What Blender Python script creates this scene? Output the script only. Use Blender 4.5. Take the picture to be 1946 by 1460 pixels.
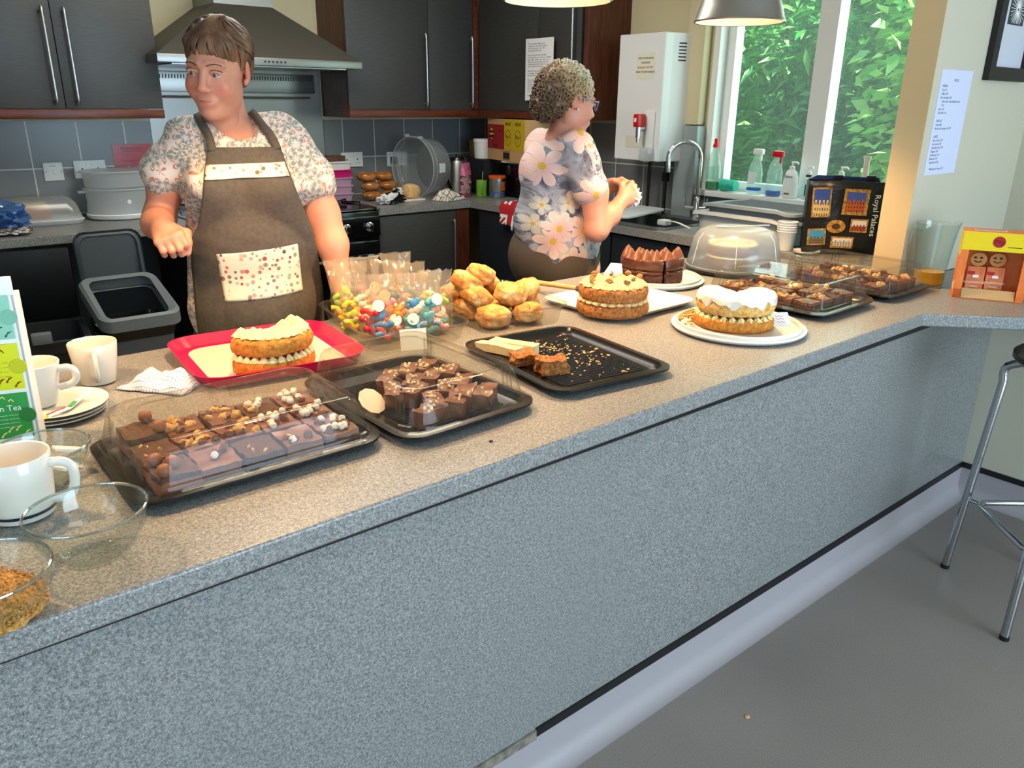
import bpy, bmesh, math, random
import numpy as np
from mathutils import Vector, Matrix, noise, Euler
from mathutils.bvhtree import BVHTree
PI = math.pi
sc = bpy.context.scene
for _o in list(bpy.data.objects): bpy.data.objects.remove(_o)
COL = sc.collection
# ------------------------------------------------------------------ camera
YAW, PITCH, ROLL, FPX, CAMH = -0.6895, -0.3449, 0.0105, 1491.38, 1.4758
_f = Vector((math.sin(-YAW)*math.cos(PITCH), math.cos(YAW)*math.cos(PITCH), math.sin(PITCH)))
_r = _f.cross(Vector((0, 0, 1))).normalized(); _u = _r.cross(_f)
_R = _r*math.cos(ROLL)+_u*math.sin(ROLL); _U = -_r*math.sin(ROLL)+_u*math.cos(ROLL)
cd = bpy.data.cameras.new('camera'); cam = bpy.data.objects.new('camera', cd); COL.objects.link(cam)
cam.matrix_world = Matrix(((_R.x, _U.x, -_f.x, 0), (_R.y, _U.y, -_f.y, 0), (_R.z, _U.z, -_f.z, CAMH), (0, 0, 0, 1)))
cd.sensor_width = 36; cd.sensor_fit = 'HORIZONTAL'; cd.lens = FPX/1946*36; cd.clip_start = .02; cd.clip_end = 60
sc.camera = cam
# ------------------------------------------------------------------ view, world, lights
vs = sc.view_settings
sc.display_settings.display_device = 'sRGB'
vs.view_transform = 'Standard'; vs.look = 'None'; vs.gamma = 1; vs.use_curve_mapping = False
vs.exposure = 0.0
w = bpy.data.worlds.new('World'); sc.world = w; w.use_nodes = True
_bg = w.node_tree.nodes['Background']; _bg.inputs[0].default_value = (.62, .86, 1.0, 1); _bg.inputs[1].default_value = 3.0
sc.cycles.max_bounces = 10; sc.cycles.transparent_max_bounces = 24; sc.cycles.glossy_bounces = 4
sc.cycles.transmission_bounces = 8; sc.cycles.diffuse_bounces = 4
sc.cycles.caustics_reflective = False; sc.cycles.caustics_refractive = False
sc.cycles.sample_clamp_indirect = 6.0
def light(name, kind, loc, energy, color, size=.1, size_y=None, target=None, spread=None):
    l = bpy.data.lights.new(name, kind); l.energy = energy; l.color = color
    o = bpy.data.objects.new(name, l); COL.objects.link(o); o.location = loc
    if kind == 'AREA':
        l.size = size
        if size_y: l.shape = 'RECTANGLE'; l.size_y = size_y
        if spread: l.spread = spread
    elif kind == 'SUN': l.angle = size
    else: l.shadow_soft_size = size
    if target is not None:
        o.rotation_euler = (Vector(target)-Vector(loc)).to_track_quat('-Z', 'Y').to_euler()
    return o
sun = light('sun', 'SUN', (5.2, -5.5, 9), 32.0, (1, .97, .88), math.radians(3), target=(5.0, 2.0, 0))
# daylight through the big dining-room window behind the camera, the glazed door on its left and the kitchen window
light('dining_window_daylight', 'AREA', (1.75, -3.0, 1.20), 135, (.58, .80, 1.0), 2.3, 1.9, (1.5, 1.0, .45))
light('glazed_door_daylight', 'AREA', (-1.85, -.4, 1.2), 8, (.62, .82, 1.0), 1.6, 2.0, (1.2, 1.3, .6))
light('kitchen_window_daylight', 'AREA', (3.74, 2.05, 1.62), 14, (.90, .97, 1.0), 1.05, 1.1, (2.2, 2.3, 1.1))
# unseen area lights below the ceilings, added to brighten kitchen and dining room
light('kitchen_ceiling_fill', 'AREA', (1.6, 2.95, 2.43), 34, (1.0, .92, .80), 1.5, .5, (1.6, 2.95, 0))
light('dining_ceiling_fill', 'AREA', (1.0, -.7, 2.43), 8, (1.0, .94, .86), 1.2, .5, (1.0, -.5, 0))

# ------------------------------------------------------------------ helpers
def lin(h):
    if isinstance(h, str):
        h = h.lstrip('#'); c = [int(h[i:i+2], 16)/255 for i in (0, 2, 4)]
    else: c = h
    return tuple(((x/12.92) if x <= .04045 else ((x+.055)/1.055)**2.4) for x in c)+(1,)
MATS = {}
def _nodes(name):
    m = bpy.data.materials.new(name); m.use_nodes = True; nt = m.node_tree
    return m, nt, nt.nodes, nt.links, nt.nodes['Principled BSDF']
def ramp(nt, fac, stops):
    r = nt.nodes.new('ShaderNodeValToRGB'); e = r.color_ramp.elements
    while len(e) < len(stops): e.new(.5)
    for k, (p, c) in enumerate(stops): e[k].position = p; e[k].color = lin(c) if not isinstance(c, float) else (c, c, c, 1)
    nt.links.new(fac, r.inputs[0]); return r.outputs[0]
def texco(nt, scale=(1, 1, 1), kind='Object', rot=(0, 0, 0)):
    t = nt.nodes.new('ShaderNodeTexCoord'); mp = nt.nodes.new('ShaderNodeMapping')
    mp.inputs['Scale'].default_value = scale; mp.inputs['Rotation'].default_value = rot
    nt.links.new(t.outputs[kind], mp.inputs[0]); return mp.outputs[0]
def noisen(nt, vec, scale, detail=2, rough=.5, dist=0):
    n = nt.nodes.new('ShaderNodeTexNoise'); n.inputs['Scale'].default_value = scale; n.inputs['Detail'].default_value = detail
    n.inputs['Roughness'].default_value = rough; n.inputs['Distortion'].default_value = dist
    nt.links.new(vec, n.inputs['Vector']); return n.outputs[0]
def bump(nt, p, h, strength=.3, dist=.002):
    b = nt.nodes.new('ShaderNodeBump'); b.inputs['Strength'].default_value = strength; b.inputs['Distance'].default_value = dist
    nt.links.new(h, b.inputs['Height']); nt.links.new(b.outputs[0], p.inputs['Normal'])
def mixc(nt, fac, a, b, mode='MIX'):
    m = nt.nodes.new('ShaderNodeMix'); m.data_type = 'RGBA'; m.blend_type = mode
    for s, v in ((m.inputs[0], fac), (m.inputs[6], a), (m.inputs[7], b)):
        if hasattr(v, 'links'): nt.links.new(v, s)
        else: s.default_value = v if isinstance(v, (float, int, tuple)) else lin(v)
    return m.outputs[2]
def mth(nt, op, a, b=0.0, c=None):
    m = nt.nodes.new('ShaderNodeMath'); m.operation = op
    for k, v in enumerate((a, b) if c is None else (a, b, c)):
        if hasattr(v, 'links'): nt.links.new(v, m.inputs[k])
        else: m.inputs[k].default_value = v
    return m.outputs[0]
def mat(name, color, rough=.5, metal=0, c2=None, nscale=20, bumpy=0, bscale=60, bdist=.002, spec=.5, sss=0, coat=0, emis=None, stops=None, stretch=(1, 1, 1), trans=0, ior=1.45):
    if name in MATS: return MATS[name]
    m, nt, N, L, p = _nodes(name)
    p.inputs['Base Color'].default_value = lin(color); p.inputs['Roughness'].default_value = rough; p.inputs['Metallic'].default_value = metal
    p.inputs['Specular IOR Level'].default_value = spec; p.inputs['IOR'].default_value = ior
    if coat: p.inputs['Coat Weight'].default_value = coat; p.inputs['Coat Roughness'].default_value = .1
    if trans: p.inputs['Transmission Weight'].default_value = trans
    if sss: p.inputs['Subsurface Weight'].default_value = sss; p.inputs['Subsurface Radius'].default_value = (.01, .004, .002); p.inputs['Subsurface Scale'].default_value = 1
    if emis: p.inputs['Emission Color'].default_value = lin(emis[0]); p.inputs['Emission Strength'].default_value = emis[1]
    if c2 or stops:
        v = texco(nt, stretch); f = noisen(nt, v, nscale, 4, .6)
        L.new(ramp(nt, f, stops or [(.35, color), (.65, c2)]), p.inputs['Base Color'])
    if bumpy:
        v = texco(nt, stretch); bump(nt, p, noisen(nt, v, bscale, 4, .6), bumpy, bdist)
    MATS[name] = m; return m
def clearmat(name, tint='#ffffff', gloss=.08, haze=0.0, hazecol='#ffffff', rough=.03, fres=1.35, gmax=.9):
    """thin clear plastic or glass sheet: mostly see-through, reflecting more at grazing angles"""
    if name in MATS: return MATS[name]
    m, nt, N, L, p = _nodes(name); N.remove(p); out = N['Material Output']
    tr = N.new('ShaderNodeBsdfTransparent'); tr.inputs[0].default_value = lin(tint)
    gl = N.new('ShaderNodeBsdfGlossy'); gl.inputs['Roughness'].default_value = rough
    lw = N.new('ShaderNodeLayerWeight'); lw.inputs[0].default_value = .5
    f = mth(nt, 'MINIMUM', mth(nt, 'MULTIPLY_ADD', mth(nt, 'POWER', lw.outputs['Facing'], 4.5), (fres-1)*1.1, gloss), gmax)
    mx = N.new('ShaderNodeMixShader'); L.new(f, mx.inputs[0])
    base = tr.outputs[0]
    if haze:
        df = N.new('ShaderNodeBsdfDiffuse'); df.inputs[0].default_value = lin(hazecol)
        tl = N.new('ShaderNodeBsdfTranslucent'); tl.inputs[0].default_value = lin(hazecol)
        a = N.new('ShaderNodeAddShader'); hm = N.new('ShaderNodeMixShader'); hm.inputs[0].default_value = .5
        L.new(df.outputs[0], hm.inputs[1]); L.new(tl.outputs[0], hm.inputs[2])
        m2 = N.new('ShaderNodeMixShader'); m2.inputs[0].default_value = haze
        L.new(tr.outputs[0], m2.inputs[1]); L.new(hm.outputs[0], m2.inputs[2]); base = m2.outputs[0]; N.remove(a)
    L.new(base, mx.inputs[1]); L.new(gl.outputs[0], mx.inputs[2]); L.new(mx.outputs[0], out.inputs[0])
    MATS[name] = m; return m

def bmn(): return bmesh.new()
def obj(name, bm, m, parent=None, smooth=True, loc=None, rot=None, mods=()):
    me = bpy.data.meshes.new(name)
    if isinstance(bm, tuple): me.from_pydata(bm[0], [], bm[1]); me.update()
    else:
        bmesh.ops.recalc_face_normals(bm, faces=bm.faces); bm.to_mesh(me); bm.free()
    ms = m if isinstance(m, (list, tuple)) else [m]
    for x in ms: me.materials.append(x)
    if smooth and len(me.polygons):
        me.polygons.foreach_set('use_smooth', [True]*len(me.polygons))
        if smooth is True: me.set_sharp_from_angle(angle=math.radians(38))
    o = bpy.data.objects.new(name, me); COL.objects.link(o)
    if parent is not None: o.parent = parent
    if loc is not None: o.location = loc
    if rot is not None: o.rotation_euler = rot
    for kind, kw in mods:
        md = o.modifiers.new(kind, kind)
        for k, v in kw.items(): setattr(md, k, v)
    return o
def tag(o, label, cat, group=None):
    o['label'] = label; o['category'] = cat
    if group: o['group'] = group
    return o
def thing(name, label, cat, loc=(0, 0, 0), rz=0, group=None, rot=None):
    o = bpy.data.objects.new(name, None); COL.objects.link(o); o.empty_display_size = .05
    o.location = loc; o.rotation_euler = rot or (0, 0, rz)
    return tag(o, label, cat, group)
def struct(o): o['kind'] = 'structure'; return o
def dup(root, loc, rz=None, label=None, rot=None, scale=None):
    def cp(o, par):
        c = o.copy(); COL.objects.link(c); c.parent = par
        for ch in o.children: cp(ch, c)
        return c
    r = cp(root, None); r.location = loc
    if rz is not None: r.rotation_euler = (0, 0, rz)
    if rot is not None: r.rotation_euler = rot
    if scale: r.scale = scale
    if label: r['label'] = label
    return r
def box(bm, x0, x1, y0, y1, z0, z1, bev=0, seg=2, mi=0, M=None):
    ret = bmesh.ops.create_cube(bm, size=1)
    vs_ = ret['verts']
    for v in vs_:
        v.co = Vector((x0+(v.co.x+.5)*(x1-x0), y0+(v.co.y+.5)*(y1-y0), z0+(v.co.z+.5)*(z1-z0)))
    fs = list({f for v in vs_ for f in v.link_faces})
    for f in fs: f.material_index = mi
    if bev:
        es = list({e for v in vs_ for e in v.link_edges})
        r = bmesh.ops.bevel(bm, geom=es, offset=bev, segments=seg, profile=.6, affect='EDGES')
        vs_ = list({v for f in r['faces'] for v in f.verts} | set(v for v in vs_ if v.is_valid))
        for f in {f for v in vs_ for f in v.link_faces}: f.material_index = mi
    if M is not None:
        for v in vs_: v.co = M @ v.co
    return vs_
def prism(bm, poly, z0, z1, mi=0, M=None):
    a = [bm.verts.new((x, y, z0)) for x, y in poly]; b = [bm.verts.new((x, y, z1)) for x, y in poly]
    n = len(poly); fs = [bm.faces.new(a[::-1]), bm.faces.new(b)]
    for i in range(n): fs.append(bm.faces.new((a[i], a[(i+1) % n], b[(i+1) % n], b[i])))
    for f in fs: f.material_index = mi
    if M is not None:
        for v in a+b: v.co = M @ v.co
    return a+b
def loft(bm, rings, cap0=True, cap1=True, closed=True, mi=0, M=None):
    vr = [[bm.verts.new(p) for p in r] for r in rings]; n = len(rings[0]); fs = []
    for a, b in zip(vr, vr[1:]):
        for i in range(n if closed else n-1): fs.append(bm.faces.new((a[i], a[(i+1) % n], b[(i+1) % n], b[i])))
    if cap0: fs.append(bm.faces.new(vr[0][::-1]))
    if cap1: fs.append(bm.faces.new(vr[-1]))
    for f in fs: f.material_index = mi
    if M is not None:
        for r in vr:
            for v in r: v.co = M @ v.co
    return [v for r in vr for v in r]
def circ(r, z, n=32, cx=0, cy=0, ry=None): return [(cx+r*math.cos(2*PI*i/n), cy+(ry or r)*math.sin(2*PI*i/n), z) for i in range(n)]
def rrect(w_, d, r, z, n=5, cx=0, cy=0):
    pts = []; r = min(r, w_/2-1e-4, d/2-1e-4)
    for k, (sx, sy) in enumerate(((1, 1), (-1, 1), (-1, -1), (1, -1))):
        for i in range(n+1):
            a = PI/2*k+PI/2*i/n
            pts.append((cx+sx*(w_/2-r)+r*math.cos(a), cy+sy*(d/2-r)+r*math.sin(a), z))
    return pts
def lathe(bm, prof, n=32, cx=0, cy=0, cap0=True, cap1=True, mi=0, M=None):
    return loft(bm, [circ(max(r, 1e-4), z, n, cx, cy) for r, z in prof], cap0, cap1, mi=mi, M=M)
def tube(bm, pts, r, n=8, cap=True, mi=0, flat=None, closed=False):
    pts = [Vector(p) for p in pts]; m = len(pts); rs = r if isinstance(r, (list, tuple)) else [r]*m
    rings = []; up = None
    for i, p in enumerate(pts):
        t = (pts[(i+1) % m]-pts[i-1]) if closed else (pts[min(i+1, m-1)]-pts[max(i-1, 0)])
        t.normalize()
        if up is None: up = Vector((0, 0, 1)) if abs(t.z) < .9 else Vector((1, 0, 0))
        s = t.cross(up)
        if s.length < 1e-5: s = t.cross(Vector((.3, 1, .2)))
        s.normalize(); up = s.cross(t).normalized()
        f = flat or 1
        rings.append([p+s*math.cos(2*PI*k/n)*rs[i]+up*math.sin(2*PI*k/n)*rs[i]*f for k in range(n)])
    if closed: rings.append(rings[0]); cap = False
    v = loft(bm, rings, cap, cap, mi=mi)
    if closed: bmesh.ops.remove_doubles(bm, verts=v, dist=1e-6)
    return v
def bez(ps, n=8):
    """smooth curve through points (Catmull-Rom)"""
    ps = [Vector(p) for p in ps]; out = []
    P_ = [ps[0]]+ps+[ps[-1]]
    for i in range(1, len(P_)-2):
        a, b, c, d = P_[i-1:i+3]
        for k in range(n):
            t = k/n
            out.append(.5*((2*b)+(c-a)*t+(2*a-5*b+4*c-d)*t*t+(3*b-a-3*c+d)*t*t*t))
    out.append(ps[-1]); return out
def sphere(bm, c, r, seg=14, M=None, mi=0, sc_=(1, 1, 1)):
    ret = bmesh.ops.create_uvsphere(bm, u_segments=seg, v_segments=max(6, seg*2//3), radius=r)
    for v in ret['verts']:
        v.co = Vector((v.co.x*sc_[0], v.co.y*sc_[1], v.co.z*sc_[2]))+Vector(c)
        if M is not None: v.co = M @ v.co
    for f in {f for v in ret['verts'] for f in v.link_faces}: f.material_index = mi
    return ret['verts']
def blob(bm, c, s, seed=0, amp=.15, freq=3, sub=3, M=None, mi=0, boxy=0):
    ret = bmesh.ops.create_icosphere(bm, subdivisions=sub, radius=1)
    so = Vector((seed*3.7, seed*1.3, seed*7.1))
    for v in ret['verts']:
        d = v.co.normalized()
        if boxy:
            m_ = max(abs(d.x), abs(d.y), abs(d.z)); d = d.lerp(d/m_, boxy)
        k = 1+amp*noise.noise(v.co*freq+so)+amp*.5*noise.noise(v.co*freq*2.7+so)
        q = Vector((d.x*s[0], d.y*s[1], d.z*s[2]))*k
        v.co = q+Vector(c)
        if M is not None: v.co = M @ v.co
    for f in {f for v in ret['verts'] for f in v.link_faces}: f.material_index = mi
    return ret['verts']
def RZ(a, loc=(0, 0, 0)): return Matrix.Translation(loc) @ Matrix.Rotation(a, 4, 'Z')
def text_bm(bm, lines, M, mi=0, align='CENTER', spacing=1.0, ext=.0002):
    """real lettering: each line (body, size, x, y) laid out in a local XY plane placed by M"""
    for body, size, x, y in lines:
        cu = bpy.data.curves.new('t', 'FONT'); cu.body = body; cu.size = size; cu.align_x = align; cu.extrude = ext; cu.resolution_u = 2
        cu.space_character = spacing
        o = bpy.data.objects.new('t', cu); COL.objects.link(o)
        dg = bpy.context.evaluated_depsgraph_get(); me = bpy.data.meshes.new_from_object(o.evaluated_get(dg))
        n0 = len(bm.verts); bm.from_mesh(me); bm.verts.ensure_lookup_table()
        nv = bm.verts[n0:]
        for v in nv: v.co = M @ Vector((v.co.x+x, v.co.y+y, v.co.z))
        for f in {f for v in nv for f in v.link_faces}: f.material_index = mi
        bpy.data.objects.remove(o); bpy.data.curves.remove(cu); bpy.data.meshes.remove(me)
def frame(ox, ex, ey):
    """matrix whose local x, y axes are ex, ey at point ox"""
    ex = Vector(ex).normalized(); ey = Vector(ey); ey = (ey-ex*ey.dot(ex)).normalized(); ez = ex.cross(ey)
    return Matrix(((ex.x, ey.x, ez.x, ox[0]), (ex.y, ey.y, ez.y, ox[1]), (ex.z, ey.z, ez.z, ox[2]), (0, 0, 0, 1)))

# ------------------------------------------------------------------ materials
def m_laminate():
    m, nt, N, L, p = _nodes('grey speckled laminate'); v = texco(nt)
    a = noisen(nt, v, 430, 3, .8); b = noisen(nt, v, 200, 2, .6)
    c1 = ramp(nt, a, [(.34, '#16191c'), (.44, '#6b6c6c'), (.56, '#8e8e8c'), (.66, '#dddcd8')])
    c2 = ramp(nt, b, [(.36, '#55585a'), (.50, '#858684'), (.66, '#aaa9a6')])
    L.new(mixc(nt, .5, c1, c2), p.inputs['Base Color']); p.inputs['Roughness'].default_value = .33
    bump(nt, p, a, .06, .001); MATS['lam'] = m; return m
M_lam = m_laminate()
def m_floor():
    m, nt, N, L, p = _nodes('grey violet speckled vinyl'); v = texco(nt)
    a = noisen(nt, v, 520, 3, .7); b = noisen(nt, v, 1.6, 3, .5)
    c1 = ramp(nt, a, [(.32, '#3a3634'), (.5, '#7c736e'), (.68, '#b5aaa4')])
    c2 = ramp(nt, b, [(.3, '#7d746f'), (.7, '#968c86')])
    L.new(mixc(nt, .5, c1, c2), p.inputs['Base Color']); p.inputs['Roughness'].default_value = .42
    MATS['floor'] = m; return m
M_floor = m_floor()
def m_tiles(name, ox, oz, axis):
    m, nt, N, L, p = _nodes(name)
    t = N.new('ShaderNodeTexCoord'); s = N.new('ShaderNodeSeparateXYZ'); L.new(t.outputs['Object'], s.inputs[0])
    c = N.new('ShaderNodeCombineXYZ'); L.new(mth(nt, 'SUBTRACT', s.outputs[axis], ox), c.inputs[0]); L.new(mth(nt, 'SUBTRACT', s.outputs[2], oz), c.inputs[1])
    b = N.new('ShaderNodeTexBrick'); b.offset = 0; b.inputs['Scale'].default_value = 1; b.inputs['Brick Width'].default_value = .2175; b.inputs['Row Height'].default_value = .222
    b.inputs['Mortar Size'].default_value = .003; b.inputs['Mortar Smooth'].default_value = .1
    b.inputs['Color1'].default_value = lin('#6a6d70'); b.inputs['Color2'].default_value = lin('#74777a'); b.inputs['Mortar'].default_value = lin('#cfcbbf')
    L.new(c.outputs[0], b.inputs[0]); L.new(b.outputs[0], p.inputs['Base Color']); p.inputs['Roughness'].default_value = .3
    bump(nt, p, mth(nt, 'MULTIPLY', b.outputs[1], -1.0), .4, .001); return m
M_paint_k = mat('cream kitchen paint', '#cfc4a0', .8, bumpy=.1, bscale=300, bdist=.0006)
M_paint_d = mat('pale stone wall paint', '#c6bfab', .85, bumpy=.12, bscale=300, bdist=.0006)
M_paint_o = mat('warm cream end wall paint', '#cdb78c', .8, bumpy=.1, bscale=300, bdist=.0006)
M_ceil = mat('white ceiling paint', '#e4e2da', .9)
M_black = mat('black plastic trim', '#121214', .4)
M_white = mat('white upvc', '#e9ebea', .3)
M_wood = mat('mahogany veneer', '#4a2416', .38, stops=[(.3, '#3a1a10'), (.5, '#532918'), (.7, '#683622')], nscale=9, stretch=(6, 6, .6))
M_woodh = mat('mahogany rail', '#4a2416', .35, stops=[(.3, '#401d12'), (.5, '#5e2c1a'), (.7, '#743a24')], nscale=9, stretch=(.6, 6, 6))
M_char = mat('charcoal cabinet door', '#3b3b3b', .42, stops=[(.3, '#373736'), (.7, '#434342')], nscale=60, stretch=(.3, .3, 4))
M_dark = mat('dark carcass', '#1b1d20', .6)
M_steel = mat('brushed stainless steel', '#8f908e', .36, 1, bumpy=.15, bscale=40, stretch=(1, 1, 30), bdist=.0005)
M_hood = mat('dark brushed steel hood', '#625e57', .5, .75, bumpy=.1, bscale=60, stretch=(1, 1, 20), bdist=.0004)
M_chrome = mat('polished chrome', '#d8dadb', .08, 1)
M_alu = mat('satin aluminium', '#b8b9b8', .3, 1)
M_gblack = mat('glossy black enamel', '#0b0b0c', .1, coat=.5)
M_blackpl = mat('black tray plastic', '#0d0d0e', .22)
M_wplate = mat('cream white plastic', '#ece6dc', .28)
M_wcer = mat('white glazed ceramic', '#e9e4da', .12, coat=.4)
M_clear = clearmat('clear food plastic', '#f1efe9', .018, .03, '#e9e6dc', .04, 1.5)
M_glass = clearmat('clear glass', '#f6f9f8', .03, 0, rough=.01, fres=1.45)
M_pane = clearmat('window glass', '#f2fbf8', .02, .040, '#e4faf0', .01, 1.3)  # pale mint haze put into the glass, whitening the garden view like glare
M_cloud = clearmat('cloudy polypropylene', '#eef1f2', .05, .55, '#eef1f2', .25, 1.4)
M_cloud2 = clearmat('semi clear cake box plastic', '#f2f4f5', .05, .28, '#eef1f2', .18, 1.4)
M_frost = clearmat('frosted dome plastic', '#eef3f6', .05, .40, '#dde6ee', .2, 1.4)
M_paper = mat('white paper', '#e9e9ea', .8)
M_ink = mat('black ink', '#1e1e22', .7)
M_skin = None
# ================================================================== room shell
ZI, ZB, YB, XK, XR = .889, .91, 4.512, 3.481, 3.632
YN = 1.24            # front face of the short wall between window and counter
CH = 2.5
def sbox(name, x0, x1, y0, y1, z0, z1, m, bev=0):
    bm = bmn(); box(bm, x0, x1, y0, y1, z0, z1, bev); return struct(obj(name, bm, m, smooth=bool(bev)))
sbox('floor', -2.2, 4.0, -3.2, 4.7, -.1, 0, M_floor)
sbox('ceiling', -2.2, 4.0, -3.2, 4.7, CH, CH+.1, M_ceil)
sbox('wall_back', -2.2, 4.0, YB, YB+.15, 0, CH, M_paint_k)
# wall_left with the glazed door opening in its dining half
bm = bmn()
box(bm, -2.2, -2.05, -3.2, -1.3, 0, CH); box(bm, -2.2, -2.05, .5, YB, 0, CH); box(bm, -2.2, -2.05, -1.3, .5, 2.2, CH)
struct(obj('wall_left', bm, M_paint_d, smooth=False))
# wall_front behind the camera, with its wide window
bm = bmn(); box(bm, -2.2, .5, -3.2, -3.05, 0, CH); box(bm, 3.0, 3.8, -3.2, -3.05, 0, CH); box(bm, .5, 3.0, -3.2, -3.05, 0, .35); box(bm, .5, 3.0, -3.2, -3.05, 2.3, CH)
struct(obj('wall_front', bm, M_paint_d, smooth=False))
# wall_right kitchen side with window opening  (glass Y 1.42..2.58, Z 1.10..2.1)
WY0, WY1, WZ0, WZ1 = YN+.1, 2.66, 1.035, 2.12
bm = bmn()
box(bm, XK, XK+.22, WY1, YB, 0, CH); box(bm, XK, XK+.22, YN+.1, WY1, 0, WZ0); box(bm, XK, XK+.22, YN+.1, WY1, WZ1, CH)
struct(obj('wall_right', bm, M_paint_k, smooth=False))
# nib wall beside the window: warm painted end towards the kitchen
bm = bmn(); box(bm, 2.776, 3.72, YN, YN+.1, ZI-.0, CH)
struct(obj('wall_partition', bm, [M_paint_d], smooth=False))
bm = bmn(); box(bm, 2.771, 2.776, YN, YN+.1, ZI, CH)
struct(obj('trim_end', bm, [M_paint_o], smooth=False))
# dining-side right wall: thick below the counter, set back above it
sbox('wall_right_dining', XR, XR+.15, -3.2, YN, 0, CH, M_paint_d)
sbox('wall_right_dado', 3.2276, XR, -3.2, YN, 0, ZI-.045, M_paint_d)
# tiles: back wall left of the cooker, right of it, and along the sink wall
T1 = m_tiles('grey wall tiles', .697, 1.37, 0); T2 = m_tiles('grey wall tiles right', 2.364, 1.37, 0); T3 = m_tiles('grey wall tiles sink', .02, 1.37, 1)
sbox('trim_tiles', -2.0, 1.262, YB-.008, YB, ZB, 1.37, T1)
sbox('trim_tiles_corner', 2.243, XK, YB-.008, YB, ZB, 1.37, T2)
sbox('trim_tiles_sink', XK-.008, XK, 2.80, YB-.008, ZB, 1.37, T3)
sbox('trim_tiles_sill', XK-.008, XK, YN+.104, 2.80, ZB, 1.02, T3)
# boxed pipe chase beside the window, tiled below and cream above
sbox('trim_boxing', XK-.07, XK, 2.665, 2.80, ZB, 1.37, mat('pale grey glazed tile', '#8f9a9c', .2), .004)
sbox('trim_chase', XK-.06, XK, 2.675, 2.79, 1.372, CH, M_paint_k, .02)
# ---- kitchen window
def window(name, y0, y1, z0, z1, bars, sash=None):
    bm = bmn(); x0, x1 = XK+.06, XK+.12
    box(bm, x0, x1, y0, y1, z0, z0+.045); box(bm, x0, x1, y0, y1, z1-.045, z1)
    box(bm, x0, x1, y0, y0+.05, z0+.045, z1-.045); box(bm, x0, x1, y1-.05, y1, z0+.045, z1-.045)
    for a, b in bars: box(bm, x0-.02, x1, a, b, z0+.045, z1-.045, .004)
    if sash: box(bm, x0, x1, sash[0], sash[1], sash[2], sash[2]+.04)
    o = struct(obj(name, bm, M_white, smooth=False))
    bm = bmn(); box(bm, x0+.028, x0+.034, y0+.03, y1-.03, z0+.03, z1-.03); obj('pane', bm, M_pane, o, smooth=False)
    bm = bmn(); box(bm, XK+.055, x0, 2.118, 2.128, 1.42, 1.50, .003); obj('window_catch', bm, M_alu, o)
    return o
window('window_1', WY0, WY1-.035, WZ0+.02, WZ1, [(2.03, 2.125), (1.30+.1, 1.44)], (1.44, 2.03, 1.925))
sbox('window_sill', XK-.05, XK+.10, WY0, WY1+.03, WZ0-.01, WZ0+.02, M_white, .006)
sbox('trim_reveal', XK, XK+.12, WY1-.035, WY1, WZ0+.02, WZ1, M_white)
# dining windows behind the camera (they light the counter front)
bm = bmn()
for x in (.5, 1.31, 2.13, 2.95): box(bm, x, x+.05, -3.13, -3.07, .35, 2.3)
box(bm, .5, 3.0, -3.13, -3.07, .35, .4); box(bm, .5, 3.0, -3.13, -3.07, 2.25, 2.3)
o = struct(obj('window_2', bm, M_white, smooth=False))
bm = bmn()
for y in (-1.3, -.45, .42): box(bm, -2.15, -2.09, y, y+.08, 0, 2.2)
box(bm, -2.15, -2.09, -1.3, .5, 2.12, 2.2); box(bm, -2.15, -2.09, -1.3, .5, 0, .12)
struct(obj('door_1', bm, M_white, smooth=False))
# ================================================================== serving counter
def fe(x): return .9584+.0111*x            # front edge of the worktop
def fp(x): return 1.0526+.0029*x           # front panel face
CBK = 2.0
bm = bmn()
poly = [(-1.2, fe(-1.2)), (2.416, fe(2.416)), (2.92, .44), (3.225, .44), (XR-.003, .44), (XR-.003, YN-.003), (2.768, YN-.003), (2.768, YN+.103), (XK-.62, YN+.103), (XK-.62, CBK), (-1.2, CBK)]
prism(bm, poly, ZI-.0397, ZI)
t = obj('serving_worktop', bm, M_lam, smooth=False, mods=[('BEVEL', dict(width=.005, segments=3, limit_method='ANGLE'))])
tag(t, 'long grey speckled serving worktop carrying all the cakes and trays', 'worktop')
# counter body
t = thing('serving_counter', 'grey speckled front panel and body of the long serving counter', 'counter', (1.0, 1.3, 0))
bm = bmn(); prism(bm, [(-1.2-1, fp(-1.2)-1.3), (3.2276-1-.002, fp(3.2276)-1.3), (3.2276-1-.002, fp(3.22)+.02-1.3), (-1.2-1, fp(-1.2)+.02-1.3)], .125, ZI-.0405)
obj('front_panel', bm, M_lam, t, smooth=False)
bm = bmn(); box(bm, -2.1, 2.2, fp(0)+.03-1.3, CBK-.04-1.3, .1, ZI-.0405); obj('carcass', bm, M_dark, t, smooth=False)
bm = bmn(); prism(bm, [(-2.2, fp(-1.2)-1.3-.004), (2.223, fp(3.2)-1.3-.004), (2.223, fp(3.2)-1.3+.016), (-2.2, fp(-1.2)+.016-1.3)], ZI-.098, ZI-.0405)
obj('shadow_strip', bm, M_black, t, smooth=False)
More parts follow.
